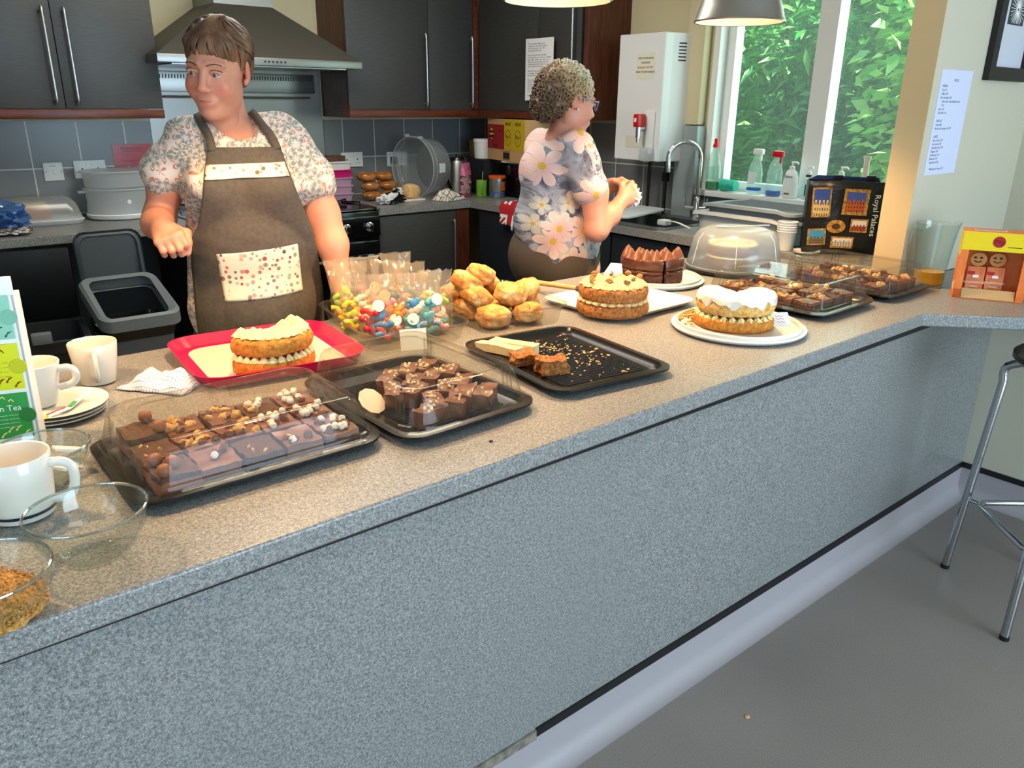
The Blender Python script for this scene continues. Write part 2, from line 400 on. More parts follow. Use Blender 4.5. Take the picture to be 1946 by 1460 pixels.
# cove skirting with its black cap strip, along counter and dado wall
bm = bmn()
def cove(bm, p0, p1, nrm, h, mi, z0=0):
    a = Vector((*p0, 0)); b = Vector((*p1, 0)); n = Vector((*nrm, 0)); pr = []
    for k in range(9):
        t_ = k/8*PI/2; pr.append((.045*(1-math.sin(t_))+.004, .045*(1-math.cos(t_))+z0))
    pr.append((.004, h)); pr.append((0, h)); pr.append((0, 0)); pr.append((.049, 0))
    loft(bm, [[a+n*x+Vector((0, 0, z)) for x, z in pr], [b+n*x+Vector((0, 0, z)) for x, z in pr]], mi=mi)
cove(bm, (-1.2, fp(-1.2)), (3.2276, fp(3.2276)), (0, -1), .112, 0); cove(bm, (3.2276, fp(3.2276)), (3.2276, -3), (-1, 0), .112, 0)
struct(obj('baseboard_counter', bm, mat('violet grey cove vinyl', '#a39c9f', .45), smooth=True))
bm = bmn(); prism(bm, [(.95, fp(.95)-.006), (3.222, fp(3.2)-.006), (3.222, fp(3.2)), (.95, fp(.95))], .112, .134)
prism(bm, [(3.2216, fp(3.2)-.006), (3.2276, fp(3.2)), (3.2276, -3), (3.2216, -3)], .112, .134)
struct(obj('trim_cap', bm, M_black, smooth=False))
bm = bmn(); prism(bm, [(-.2, fp(-.2)-.005), (.95, fp(.95)-.005), (.95, fp(.95)), (-.2, fp(-.2))], .104, .13)
struct(obj('trim_bare', bm, mat('bare worn board edge', '#8f8376', .8, c2='#5f5a55', nscale=40), smooth=False))
# ================================================================== back run of units
YE, XC = 3.912, 2.8808
bm = bmn(); box(bm, -2.0, 1.245, YE, YB-.009, ZB-.0397, ZB)
tag(obj('worktop', bm, M_lam, smooth=False, mods=[('BEVEL', dict(width=.004, segments=3, limit_method='ANGLE'))]), 'grey speckled worktop above the two bins, left of the cooker', 'worktop')
bm = bmn()
prism(bm, [(2.247, YE), (XC, YE), (XC, YN+.104), (XK-.009, YN+.104), (XK-.009, YB-.009), (2.247, YB-.009)], ZB-.0397, ZB)
# the sink bowl opening
bmesh.ops.recalc_face_normals(bm, faces=bm.faces)
me_cut = bmn(); box(me_cut, 2.97, 3.31, 2.47, 2.92, ZB-.1, ZB+.1)
cut = obj('worktop_cutout', me_cut, M_dark, smooth=False)
wt = obj('corner_worktop', bm, M_lam, smooth=False)
_md = wt.modifiers.new('b', 'BOOLEAN'); _md.object = cut; _md.operation = 'DIFFERENCE'; _md.solver = 'EXACT'
_dg = bpy.context.evaluated_depsgraph_get(); _new = bpy.data.meshes.new_from_object(wt.evaluated_get(_dg)); wt.modifiers.clear(); wt.data = _new
bpy.data.objects.remove(cut)
tag(wt, 'grey speckled corner worktop running from the cooker round to the sink', 'worktop')
# support panels under the left worktop
t = thing('open_base_unit', 'dark grey open base space under the left worktop holding the bins', 'base unit', (.3, 4.2, 0))
bm = bmn(); box(bm, -2.2, .94, .28, .30, 0, .868); obj('back_panel', bm, mat('slate blue back panel', '#3a444c', .5), t, smooth=False)
for x in (-1.0, .905): bm = bmn(); box(bm, x, x+.035, -.27, .28, 0, .868); obj('side_panel', bm, M_dark, t, smooth=False)
bm = bmn(); box(bm, -.985, .905, .2, .27, .25, .29); obj('rail', bm, M_dark, t, smooth=False)
def handle(parent, x, y, z0, z1, out=(0, -1), r=.0065, name='handle'):
    """bow handle: vertical bar standing off along out"""
    bm = bmn(); ox, oy = out; d = .034
    p = [(x, y, z1), (x+ox*d*.7, y+oy*d*.7, z1), (x+ox*d, y+oy*d, z1-.014), (x+ox*d, y+oy*d, z0+.014), (x+ox*d*.7, y+oy*d*.7, z0), (x, y, z0)]
    tube(bm, bez(p, 5), r, 10); return obj(name, bm, M_alu, parent)
def cab_door(parent, x0, x1, z0, z1, y, hx=None, hz=None, name='door', axis='Y', th=.019):
    bm = bmn()
    if axis == 'Y': box(bm, x0, x1, y-th, y, z0, z1, .0025)
    else: box(bm, y-th, y, x0, x1, z0, z1, .0025)
    o = obj(name, bm, M_char, parent)
    if hx is not None:
        if axis == 'Y': handle(o, hx, y-th, hz[0], hz[1])
        else: handle(o, y-th, hx, hz[0], hz[1], (-1, 0))
    return o
# ---- wall cabinets (root at bottom centre of each)
YF = YB-.33; CZ0, CZ1 = 1.428, 2.14
def wallcab(name, label, x0, x1, doors, side_wood=None, pel=(0, 0)):
    cx = (x0+x1)/2; t = thing(name, label, 'cabinet', (cx, YB, 1.385)); W = (x1-x0)/2; zc = CZ0-1.385; zt = CZ1-1.385
    bm = bmn(); box(bm, -W, W, -.31, -.001, zc, zt); obj('body', bm, M_wood, t, smooth=False)
    for a, b, hx in doors: cab_door(t, a-cx+.0015, b-cx-.0015, zc, zt, -.311, None if hx is None else hx-cx, (hx is not None) and (zc+.035, zc+.40))
    bm = bmn(); box(bm, -W-pel[0], W+pel[1], -.335, -.305, 0, zc-.002, .005); obj('pelmet', bm, M_woodh, t)
    return t, cx
t, cx = wallcab('wall_cabinet', 'charcoal double wall cabinet with long silver handles, left of the hood', .40, 1.247, [(.40, .823, .785), (.823, 1.247, .872)])
t, cx = wallcab('wall_cabinet', 'single charcoal wall cabinet at the far left edge of the kitchen', -.45, .397, [(-.45, -.03, None), (-.03, .397, None)])
t, cx = wallcab('wall_cabinet', 'charcoal two-door wall cabinet with dark wood side, right of the hood', 2.247, 3.145, [(2.247, 2.785, 2.75), (2.785, 3.112, 3.083)])
bm = bmn(); box(bm, 3.114-cx, 3.149-cx, -.336, -.31, .043, .755, .004); obj('corner_post', bm, M_woodh, t)
bm = bmn(); box(bm, 2.247-cx, 2.262-cx, -.3, -.001, 0, .041); obj('side_pelmet', bm, M_wood, t, smooth=False)
# right-hand run: corner cabinet along the sink wall
XF = XK-.33
t = thing('wall_cabinet', 'corner charcoal wall cabinet bearing a typed notice, mahogany end panel by the boiler', 'cabinet', (XK, 3.75, 1.385))
bm = bmn(); box(bm, -.31, -.001, -.50, .43, .043, .755); obj('body', bm, M_dark, t, smooth=False)
cab_door(t, -.475, -.13+.001, .043, .755, -.311, -.44, (.30, .70), axis='X')
cab_door(t, -.127, .425, .043, .755, -.311, axis='X')
bm = bmn(); box(bm, -.333, -.001, -.52, -.50, 0, .755); obj('end_panel', bm, M_wood, t, smooth=False)
bm = bmn(); box(bm, -.335, -.305, -.50, .43, 0, .041, .005); obj('pelmet', bm, M_woodh, t)
# typed notice on that cabinet
X_ = XF-.0
t = thing('typed_notice', 'white typed notice taped to the corner wall cabinet door', 'notice', (XF-.0055, 3.62, 1.48))
# ---- base cabinets
t = thing('base_cabinet', 'charcoal base cabinet with silver handle, right of the cooker', 'cabinet', (2.56, YB, 0))
bm = bmn(); box(bm, -.31, .32, -.57, -.01, .1, .868); obj('carcass', bm, M_dark, t, smooth=False)
cab_door(t, -.308, .222, .13, .86, -.571, .19, (.5, .8))
bm = bmn(); box(bm, .224, .318, -.59, -.572, .1, .862); obj('corner_post', bm, M_wood, t, smooth=False)
bm = bmn(); box(bm, -.31, .318, -.53, -.51, 0, .1); obj('plinth', bm, M_black, t, smooth=False)
t = thing('base_cabinet', 'dark base units under the sink with silver bow handles', 'cabinet', (XC+.02, 3.0, 0))
bm = bmn(); box(bm, .02, .57, -.99, .86, .1, .72); box(bm, .02, .07, -.99, .86, .72, .868); obj('carcass', bm, M_dark, t, smooth=False)
M_navy = mat('navy black cabinet door', '#1f242c', .35)
for a, b, h in ((.30, .85, .34), (-.25, .295, .25), (-.62, -.255, -.58), (-.985, -.625, -.66)):
    bm = bmn(); box(bm, 0, .019, a, b-.004, .13, .86, .0025); o = obj('door', bm, M_navy, t)
    handle(o, 0, h, .48, .78, (-1, 0))
bm = bmn(); box(bm, .06, .08, -.99, .86, 0, .1); obj('plinth', bm, M_black, t, smooth=False)
# ================================================================== cooker, splashback, hood
t = thing('splashback', 'brushed stainless steel splashback with slotted rail behind the cooker', 'splashback', (1.752, YB, ZB))
bm = bmn(); box(bm, -.487, .487, -.006, -.0005, 0, .718); obj('sheet', bm, M_steel, t, smooth=False)
bm = bmn(); box(bm, -.44, .44, -.03, -.006, .60, .70, .004); obj('ledge', bm, M_steel, t)
bm = bmn()
for k in range(56):
    x = -.42+k*.0152; box(bm, x, x+.006, -.0315, -.0302, .665, .685)
obj('slots', bm, M_black, t, smooth=False)
bm = bmn(); tube(bm, [(-.41, -.03, .575), (-.41, -.045, .575), (.40, -.045, .575), (.40, -.03, .575)], .006, 8); obj('rail', bm, M_alu, t)
# cooker
t = thing('range_cooker', 'black range cooker with chrome knobs under the steel hood', 'cooker', (1.746, YB-.01, 0))
bm = bmn(); box(bm, -.495, .495, -.60, -.012, .08, .90, .004); obj('body', bm, M_gblack, t)
bm = bmn(); box(bm, -.495, .495, -.60, -.02, .9, .914, .004); obj('hob', bm, M_gblack, t)
bm = bmn(); box(bm, .478, .496, -.61, -.012, .9, .921, .003); obj('side_trim', bm, M_steel, t)
for k, (x, y) in enumerate(((-.33, -.18), (-.33, -.44), (0, -.31), (.33, -.18), (.33, -.44))):
    bm = bmn(); lathe(bm, [(.05, .914), (.05, .925), (.03, .93), (.0, .931)], 20, x, y)
    for a in (0, PI/2):
        for s in (-1, 1):
            c, s2 = math.cos(a+.78)*s, math.sin(a+.78)*s
            tube(bm, [(x+c*.13, y+s2*.12, .916), (x+c*.13, y+s2*.12, .945), (x+c*.02, y+s2*.02, .945)], .005, 6)
    obj('burner', bm, M_blackpl, t)
bm = bmn(); box(bm, -.49, .49, -.622, -.60, .765, .875, .004); fas = obj('control_panel', bm, M_gblack, t)
for k in range(7):
    x = -.42+k*.14; bm = bmn()
    Mk = Matrix.Translation((x, -.622, .82)) @ Matrix.Rotation(PI/2, 4, 'X')
    lathe(bm, [(.026, 0), (.026, .006), (.02, .008), (.018, .024), (.015, .027)], 20, M=Mk); box(bm, x-.004, x+.004, -.66, -.645, .798, .842, .002)
    obj('knob', bm, M_chrome, fas)
for x0, x1 in ((-.485, -.005), (.005, .485)):
    bm = bmn(); box(bm, x0, x1, -.62, -.60, .14, .74, .005); d = obj('oven_door', bm, M_gblack, t)
    bm = bmn(); tube(bm, [(x0+.04, -.62, .66), (x0+.04, -.66, .66), (x1-.04, -.66, .66), (x1-.04, -.62, .66)], .009, 10); obj('handle', bm, M_chrome, d)
    bm = bmn(); box(bm, x0+.06, x1-.06, -.6215, -.6195, .25, .6); obj('oven_window', bm, mat('dark oven glass', '#050506', .05), d, smooth=False)
bm = bmn(); box(bm, -.48, .48, -.57, -.55, 0, .08); obj('plinth', bm, M_black, t, smooth=False)
# hood
t = thing('cooker_hood', 'dark steel pyramid cooker hood with lit front lip and row of buttons', 'cooker hood', (1.72, YB, 1.634))
HB = .50; W = .523
bm = bmn()
loft(bm, [[(-W, -HB, .036), (W, -HB, .036), (W, -.002, .036), (-W, -.002, .036)], [(-.165, -.30, .285), (.135, -.30, .285), (.135, -.002, .285), (-.165, -.002, .285)]], False, False)
obj('canopy', bm, M_hood, t, smooth=False)
bm = bmn(); box(bm, -W-.002, W+.002, -HB-.002, -.002, 0, .036, .002); obj('front_lip', bm, M_steel, t)
bm = bmn()
for k in range(6):
    x = .055+k*.021; lathe(bm, [(.0045, 0), (.0045, .004), (.003, .005)], 12, M=Matrix.Translation((x-.12+.05, -HB-.002, .018)) @ Matrix.Rotation(PI/2, 4, 'X'))
obj('buttons', bm, M_ink, t)
bm = bmn(); box(bm, -.165, .135, -.30, -.002, .283, .866); obj('chimney', bm, M_steel, t, smooth=False)
bm = bmn(); box(bm, -.45, .45, -.46, -.05, -.006, -.0005); obj('filter_panel', bm, M_alu, t, smooth=False)
# ================================================================== boiler on the sink wall
t = thing('water_boiler', 'white wall-hung water boiler with red tap and printed warning label', 'water boiler', (XK-.008, 2.945, 1.19))
bm = bmn(); X0 = -.2
y0, y1 = -.155, .165
prism(bm, [(X0, y1), (X0, y0+.045-.035), (X0+.05, y0-.0), (-.03, y0-.035), (-.03, y1)], 0, .622)
obj('casing', bm, mat('white enamelled steel', '#e6e7e8', .28), t, smooth=False, mods=[('BEVEL', dict(width=.006, segments=3, limit_method='ANGLE'))])
bm = bmn(); box(bm, -.03, 0, y0-.055, y1, .015, .60, .003); obj('back_plate', bm, M_white, t)
fy = Vector((.05, -.045+.035-.0, 0))
e1 = Vector((X0+.05, y0, 0)); e2 = Vector((-.03, y0-.035, 0)); ex = (e2-e1).normalized()
bm = bmn(); nrm = Vector((ex.y, -ex.x, 0))
if nrm.y > 0: nrm = -nrm
Ms = frame(e1+ex*.035+Vector((0, 0, .5))+nrm*.0006, ex, (0, 0, 1))
for k in range(6): box(bm, 0, .045, .016*k-.01, .016*k-.004, -.001, .0006, M=Ms)
obj('vent_slots', bm, M_ink, t, smooth=False)
bm = bmn(); box(bm, X0-.012, X0, -.115, -.05, .04, .25, .006); obj('tap_backplate', bm, M_white, t)
Mt = Matrix.Translation((X0-.012, -.0-.048, .0))
bm = bmn(); tube(bm, [(X0, -.05, .165), (X0-.055, -.05, .165)], .014, 12); tube(bm, [(X0-.055, -.05, .175), (X0-.055, -.05, .115)], .013, 12); tube(bm, [(X0-.055, -.05, .115), (X0-.055, -.05, .095)], .009, 12)
tp = obj('tap_body', bm, M_chrome, t)
bm = bmn(); box(bm, X0-.08, X0-.02, -.068, -.032, .17, .235, .008); obj('tap_lever', bm, mat('red plastic', '#c0141c', .3), tp)
bm = bmn(); box(bm, X0-.085, X0-.079, -.056, -.044, .195, .215, .001); obj('tap_window', bm, M_white, tp)
bm = bmn(); box(bm, X0-.0015, X0, -.035, .085, .065, .125, .0); obj('faded_sticker', bm, mat('yellowed label', '#d9d6c4', .6), t, smooth=False)
bm = bmn(); box(bm, X0-.05, X0, -.12, -.055, .0, .07, .014); obj('drip_cup', bm, M_cloud, t)
bm = bmn(); tube(bm, [(-.09, -.0, 0), (-.09, -.0, -.28)], .009, 8); obj('waste_pipe', bm, M_black, t)
bm = bmn(); tube(bm, [(-.07, -.10, 0), (-.07, -.10, -.10), (-.07, -.10, -.28)], .010, 8); box(bm, -.085, -.055, -.115, -.085, -.11, -.06, .005); obj('inlet_pipe', bm, M_black, t)
bm = bmn(); box(bm, X0-.001, X0, -.085, .035, .405, .53); lab = obj('warning_label', bm, mat('cream label', '#e4e2cf', .5), t, smooth=False)
bm = bmn(); Ml = frame((X0-.0016, -.025, 0), (0, -1, 0), (0, 0, 1))
text_bm(bm, [('THIS HYDROBOIL', .0135, 0, .500), ('DISPENSES', .0135, 0, .478), ('MIND YOUR HANDS!', .0135, 0, .434)], Ml); obj('lettering', bm, M_ink, lab, smooth=False)
bm = bmn(); text_bm(bm, [('BOILING WATER!', .0135, 0, .456)], Ml); obj('red_lettering', bm, mat('red ink', '#b02a2a', .7), lab, smooth=False)
# ================================================================== sink, tap, drainer
t = thing('sink', 'stainless steel inset sink beneath the window', 'sink', (3.14, 2.695, ZB))
bm = bmn()
r0 = rrect(.50, .52, .04, .004, 5); r1 = rrect(.335, .44, .05, .004, 5); r2 = rrect(.325, .43, .05, -.16, 5)
loft(bm, [rrect(.50, .52, .04, .0005, 5), r0, r1, r2, rrect(.02, .02, .005, -.165, 5)], False, True)
obj('bowl', bm, M_steel, t)
bm = bmn(); box(bm, -.245, .24, .262, .68, .0006, .006, .002)
for k in range(8): box(bm, -.2, .18, .30+k*.045, .315+k*.045, .006, .009, .001)
obj('drainer', bm, M_steel, t)
t = thing('mixer_tap', 'chrome swan-neck mixer tap over the sink', 'tap', (3.40, 2.62, ZB))
bm = bmn(); lathe(bm, [(.027, 0), (.027, .012), (.02, .02), (.018, .10), (.014, .11)], 20); b_ = obj('base', bm, M_chrome, t)
bm = bmn(); pts = [(0, 0, .1)]+[(0, 0, .1+.045*k) for k in range(1, 5)]
for k in range(13):
    a = PI*k/12*1.06; pts.append((-.068+.068*math.cos(a), .05-.05*math.cos(a), .30+.085*math.sin(a)))
pts.append((pts[-1][0]+.003, pts[-1][1], pts[-1][2]-.05))
tube(bm, pts, .0125, 14); obj('spout', bm, M_chrome, t)
bm = bmn(); tube(bm, [(0, 0, .05), (-.03, .05, .055)], .012, 12); tube(bm, [(-.03, .05, .06), (-.035, .055, .12)], .004, 8); obj('lever', bm, M_chrome, t)
bm = bmn(); tube(bm, [(0, 0, .05), (.02, -.045, .055)], .012, 12); tube(bm, [(.02, -.045, .06), (.02, -.05, .105)], .004, 8); obj('lever', bm, M_chrome, t)
# ================================================================== wall things
def pend(x, label):
    t = thing('pendant_lamp', label, 'lamp', (x, 1.669, 1.722), group='pendant lamps over the counter')
    bm = bmn(); prof = [(.140, 0), (.143, .004), (.138, .012), (.130, .04), (.112, .085), (.085, .125), (.05, .155), (.03, .165)]
    lathe(bm, prof, 48, cap0=False, cap1=True); s = obj('shade', bm, M_hood if False else mat('brushed nickel shade', '#9a9792', .36, .8), t)
    bm = bmn(); lathe(bm, [(.137, .001), (.133, .012), (.126, .04), (.108, .083), (.081, .121), (.048, .15), (.01, .156)], 48, cap0=False, cap1=True)
    obj('inner_lining', bm, mat('white lamp lining', '#f6efe0', .5), s)
    bm = bmn(); sphere(bm, (0, 0, .102), .027, 16); obj('bulb', bm, mat('warm bulb glow', '#fff0d0', .5, emis=('#ffe2b0', 28)), t)
    bm = bmn(); tube(bm, [(0, 0, .165), (0, 0, CH-1.722)], .004, 6); lathe(bm, [(.02, .16), (.02, .21), (.008, .22)], 14); obj('cord', bm, M_black, t)
    bm = bmn(); lathe(bm, [(.05, CH-1.722-.03), (.055, CH-1.722)], 20); obj('ceiling_rose', bm, M_white, t)
    l = light('lamp_bulb', 'SPOT', (x, 1.669, 1.722+.062), 72 if x > 1 else 52, (1.0, .60, .27), .03, target=(x, 1.669, 0)); l.data.spot_size = math.radians(112); l.data.spot_blend = .6
    return t
pend(2.30, 'brushed nickel pendant lamp hanging before the window'); pend(1.516, 'lit pendant lamp hanging in front of the corner cabinet, only its glowing rim showing')
pend(.732, 'pendant lamp hanging above the chocolate traybakes'); pend(-.05, 'pendant lamp above the mugs')
# picture frame on the dining right wall and price list on the short wall
def onwall_X(x, y0, y1, z0, z1): pass
# ================================================================== food materials
M_sponge = mat('golden sponge', '#c98a3a', .85, stops=[(.3, '#a45f20'), (.5, '#c9842f'), (.7, '#dca050')], nscale=90, bumpy=.9, bscale=170, bdist=.003)
M_sponge2 = mat('pale lemon sponge', '#d8a85a', .85, stops=[(.3, '#bb8238'), (.5, '#dcae5e'), (.7, '#e9c584')], nscale=90, bumpy=.9, bscale=170, bdist=.003)
M_carrot = mat('brown carrot sponge', '#a8692f', .88, stops=[(.3, '#7c4620'), (.5, '#ab6c34'), (.7, '#c58d4e')], nscale=120, bumpy=1, bscale=180, bdist=.004)
M_cream = mat('yellow buttercream', '#f0e0a8', .55, sss=.1, bumpy=.3, bscale=90)
M_icing = mat('white glace icing', '#e9e2d4', .35, sss=.1, bumpy=.3, bscale=60)
M_tan = mat('coffee buttercream', '#e3c088', .55, bumpy=.2, bscale=90)
M_choc = mat('chocolate', '#6b3f2a', .35, c2='#7f4f38', nscale=40, bumpy=.4, bscale=90, bdist=.002)
M_chocd = mat('dark chocolate cake', '#4a2c20', .75, stops=[(.3, '#3a2018'), (.7, '#66402f')], nscale=110, bumpy=1, bscale=160, bdist=.004)
M_chocm = mat('milk chocolate', '#9a5f42', .4, c2='#8a5239', nscale=30)
M_ganache = mat('glossy chocolate ganache', '#4a291d', .25, c2='#5c3627', nscale=25, bumpy=.3, bscale=50)
M_mint = mat('pale mint filling', '#9fc7bd', .7, c2='#b9d6cc', nscale=50, bumpy=.5, bscale=140)
M_marsh = mat('white marshmallow', '#efe6dc', .8, sss=.15)
M_nut = mat('golden biscuit crumb', '#c8924c', .7, c2='#e2bd7e', nscale=60)
M_wchoc = mat('white chocolate chip', '#ead9a8', .45)
M_jam = mat('red jam', '#8c1a14', .2)
M_scone = mat('baked scone crust', '#d9a050', .75, stops=[(.30, '#a5602a'), (.45, '#cc8a42'), (.58, '#dba866'), (.74, '#ead2a8')], nscale=30, bumpy=1, bscale=90, bdist=.004)
M_rais = mat('dark raisin', '#2b1712', .5)
M_short = mat('pale shortbread', '#e8c98c', .8, c2='#f0d9a6', nscale=60, bumpy=.4, bscale=160)
M_flap = mat('dark ginger flapjack', '#9a5a26', .85, stops=[(.3, '#5f3315'), (.5, '#9d5f2a'), (.7, '#c98c4a')], nscale=130, bumpy=1, bscale=200, bdist=.004)
M_cardw = mat('cream card', '#efe2c8', .8)
rnd = random.Random(7)
# ================================================================== platters with clear lids
def platter(name, label, cx, cy, rz, W, D, lidh=.078, lid=True):
    t = thing(name, label, 'food platter' if lid else 'tray', (cx, cy, ZI+.0005), rz)
    bm = bmn()
    loft(bm, [rrect(W-.07, D-.07, .03, 0), rrect(W-.055, D-.055, .035, .003), rrect(W-.035, D-.035, .04, .016), rrect(W-.006, D-.006, .045, .0175), rrect(W, D, .047, .015), rrect(W, D, .047, .019), rrect(W-.03, D-.03, .042, .0205), rrect(W-.045, D-.045, .038, .008), rrect(W-.06, D-.06, .033, .006)], True, True)
    obj('base_tray', bm, M_blackpl, t)
    bm = bmn()
    n = int((D-.13)/.0105)
    for k in range(n):
        y = -(D-.12)/2+k*.0105; tube(bm, [(-(W-.11)/2, y, .0062), ((W-.11)/2, y, .0062)], .0024, 6)
    obj('ribs', bm, M_blackpl, t)
    if lid:
        bm = bmn(); h = lidh
        loft(bm, [rrect(W-.002, D-.002, .047, .0195, 6), rrect(W-.002, D-.002, .047, .024, 6), rrect(W-.022, D-.022, .042, .025, 6), rrect(W-.026, D-.026, .042, .031, 6), rrect(W-.036, D-.036, .04, .032, 6), rrect(W-.056, D-.056, .04, h-.016, 6), rrect(W-.060, D-.060, .038, h-.009, 6), rrect(W-.068, D-.068, .036, h-.004, 6), rrect(W-.085, D-.085, .034, h, 6), rrect(W-.105, D-.105, .032, h, 6), rrect(W-.110, D-.110, .032, h-.004, 6), rrect(W-.14, D-.14, .03, h-.004, 6), rrect(W-.146, D-.146, .028, h, 6)], False, True)
        obj('lid', bm, M_clear, t)
        bm = bmn()
        for sx in (-1, 1):
            for sy in (-1, 1):
                for q in range(3):
                    a0 = Vector((sx*(W/2-.031), sy*(D/2-.06-.012*q), .033)); a1 = Vector((sx*(W/2-.034), sy*(D/2-.064-.012*q), h-.016))
                    tube(bm, [a0, a1], .0022, 6)
        obj('lid_ribs', bm, M_clear, t)
    return t
platter('brownie_platter', 'large clear-lidded black platter of assorted marshmallow and mint brownies, nearest the mugs', .437, 1.290, .0, .432, .308, .094)
platter('brownie_platter', 'clear-lidded black platter of nutty chocolate fingers beside the pink tray', .822, 1.312, .035, .325, .425, .092)
platter('brownie_platter', 'clear-lidded black platter with green-topped brownies, behind the iced lemon cake', 2.225, 1.335, .03, .345, .435, .095)
platter('brownie_platter', 'clear-lidded black platter of caramel brownies, next to the juice jug', 2.600, 1.318, .02, .318, .42, .095)
platter('serving_tray', 'open black ribbed tray holding a few leftover slices', 1.237, 1.307, -.12, .338, .43, lid=False)
# ---- individual pieces
def piece(name, label, cat, x, y, rz, s, m, seed, group, top=(), z=ZI+.0085, tilt=(0, 0), amp=.06, topm=None):
    bm = bmn(); vs_ = box(bm, -s[0]/2, s[0]/2, -s[1]/2, s[1]/2, 0, s[2])
    bmesh.ops.subdivide_edges(bm, edges=bm.edges[:], cuts=6, use_grid_fill=True)
    so = Vector((seed*5.1, seed*2.3, seed))
    for v in bm.verts:
        n = noise.noise_vector(v.co*55+so)*.0035*(amp/.06)+noise.noise_vector(v.co*18+so)*.0035
        if v.co.z < .001: n.z = 0
        v.co += n
    o = obj(name, bm, [m]+([topm] if topm else []), None)
    if topm:
        for p in o.data.polygons:
            if p.center.z > s[2]*.72 and p.normal.z > -.3: p.material_index = 1
    o.location = (x, y, z); o.rotation_euler = (tilt[0], tilt[1], rz); tag(o, label, cat, group)
    r = random.Random(seed)
    for kind, n, m2 in top:
        for k in range(n):
            bm = bmn(); px, py = r.uniform(-.38, .38)*s[0], r.uniform(-.38, .38)*s[1]
            if kind == 'ball': sphere(bm, (0, 0, 0), .0115, 14); zz = s[2]+.009; nm = 'chocolate_ball'
            elif kind == 'marsh': lathe(bm, [(.004, -.006), (.006, -.004), (.006, .004), (.004, .006)], 10); zz = s[2]+.006; nm = 'marshmallow'
            elif kind == 'chunk': blob(bm, (0, 0, 0), (.010, .008, .006), seed+k, .5, 2, 2); zz = s[2]+.002; nm = 'honeycomb_chunk'
            else: blob(bm, (0, 0, 0), (.005, .004, .003), seed+k, .3, 2, 1); zz = s[2]+.001; nm = 'chip'
            obj(nm, bm, m2, o, loc=(px, py, zz), rot=(r.uniform(0, 3), r.uniform(0, 3), 0))
    return o
G = 'brownies in the large platter'
kinds = {'ball': ('brownie_square', 'milk chocolate brownie square with chocolate balls', M_chocm, M_chocd), 'crumb': ('brownie_square', 'brownie square with honeycomb chunks', M_chocd, M_choc),
         'marsh': ('brownie_square', 'brownie square with white marshmallows', M_chocd, M_choc), 'mint': ('brownie_square', 'brownie square with a pale mint green layer', M_mint, M_choc), 'plain': ('brownie_square', 'dark plain brownie square', M_chocd, M_chocd)}
layout = [('ball', 'mint', 'plain', 'mint', 'marsh'), ('plain', 'crumb', 'crumb', 'marsh', 'marsh'), ('ball', 'crumb', 'crumb', 'plain', 'marsh')]
where = [('front row by the glass bowl', 'second in front row', 'middle of front row', 'fourth in front row', 'front row, far end'),
         ('middle row, mugs end', 'second in middle row', 'centre of platter', 'fourth in middle row', 'middle row, far end'),
         ('back row by the plates', 'second in back row', 'middle of back row', 'fourth in back row', 'back row by the pink tray')]
for j, row in enumerate(layout):
    for i, k in enumerate(row):
        nm, lb, m, tm = kinds[k]; sd = j*7+i+1
        top = {'ball': (('ball', 3, M_chocm),), 'crumb': (('chunk', 7, M_nut), ('chunk', 4, M_choc)), 'marsh': (('marsh', 9, M_marsh), ('chunk', 3, M_choc)), 'mint': (('chunk', 3, M_choc), ('marsh', 1, M_marsh)), 'plain': (('chip', 3, M_nut),)}[k]
        if k == 'plain' and j == 2: top = (('marsh', 4, M_marsh), ('chunk', 4, M_nut))
        piece(nm, lb+', '+where[j][i], 'brownie', .300+i*.070+rnd.uniform(-.002, .002), 1.206+j*.086+rnd.uniform(-.002, .002), rnd.uniform(-.08, .08), (.064, .078, .028+.004*(k == 'ball')+.006*(j == 2 and i == 0)), tm if k == 'mint' else m, sd, G, top, topm=None if k == 'mint' else tm)
        if k == 'mint':
            bpy.data.objects[-1] if False else None
# mint layer shows as a paler band
# ---- chocolate fingers in the second platter
G = 'chocolate fingers in the second platter'
pos = [(.84, 1.19, .5), (.875, 1.21, .45), (.91, 1.19, .4), (.80, 1.21, .9), (.765, 1.175, .2), (.86, 1.26, .6), (.91, 1.27, .5), (.80, 1.28, .3), (.765, 1.31, .8), (.83, 1.33, .5), (.88, 1.335, .35), (.925, 1.34, .5), (.80, 1.38, .4), (.86, 1.40, .6), (.905, 1.405, .3)]
wh = ['front row middle', 'front row second from the right', 'front right end', 'front row, second from the card', 'front row, nearest the platter corner', 'second row middle', 'second row right end', 'second row, left part', 'second row, beside the cream card', 'third row middle', 'third row, second from right', 'third row right end', 'back row, left', 'back row, middle', 'back row, right end']
for k, (x, y, a) in enumerate(pos):
    piece('chocolate_finger', 'chocolate finger with pale nuts in the second platter, '+wh[k], 'chocolate biscuit', x, y, a+.3, (.078, .036, .030), M_choc, 30+k, G, (('chip', 9, M_wchoc),) if k not in (0, 1, 2) else (('chip', 2, M_wchoc),), amp=.09, z=ZI+.0085, tilt=(0, 0))
t = thing('price_card', 'cream rounded card leaning inside the platter of chocolate fingers', 'card', (.716, 1.27, ZI+.009), .5)
bm = bmn(); prism(bm, [(.03*math.cos(a)*1.15, .03*math.sin(a)) for a in [2*PI*k/10 for k in range(10)]], 0, .0012, M=Matrix.Rotation(.75, 4, 'X') @ Matrix.Translation((0, .03, 0))); obj('card', bm, M_cardw, t, smooth=False)
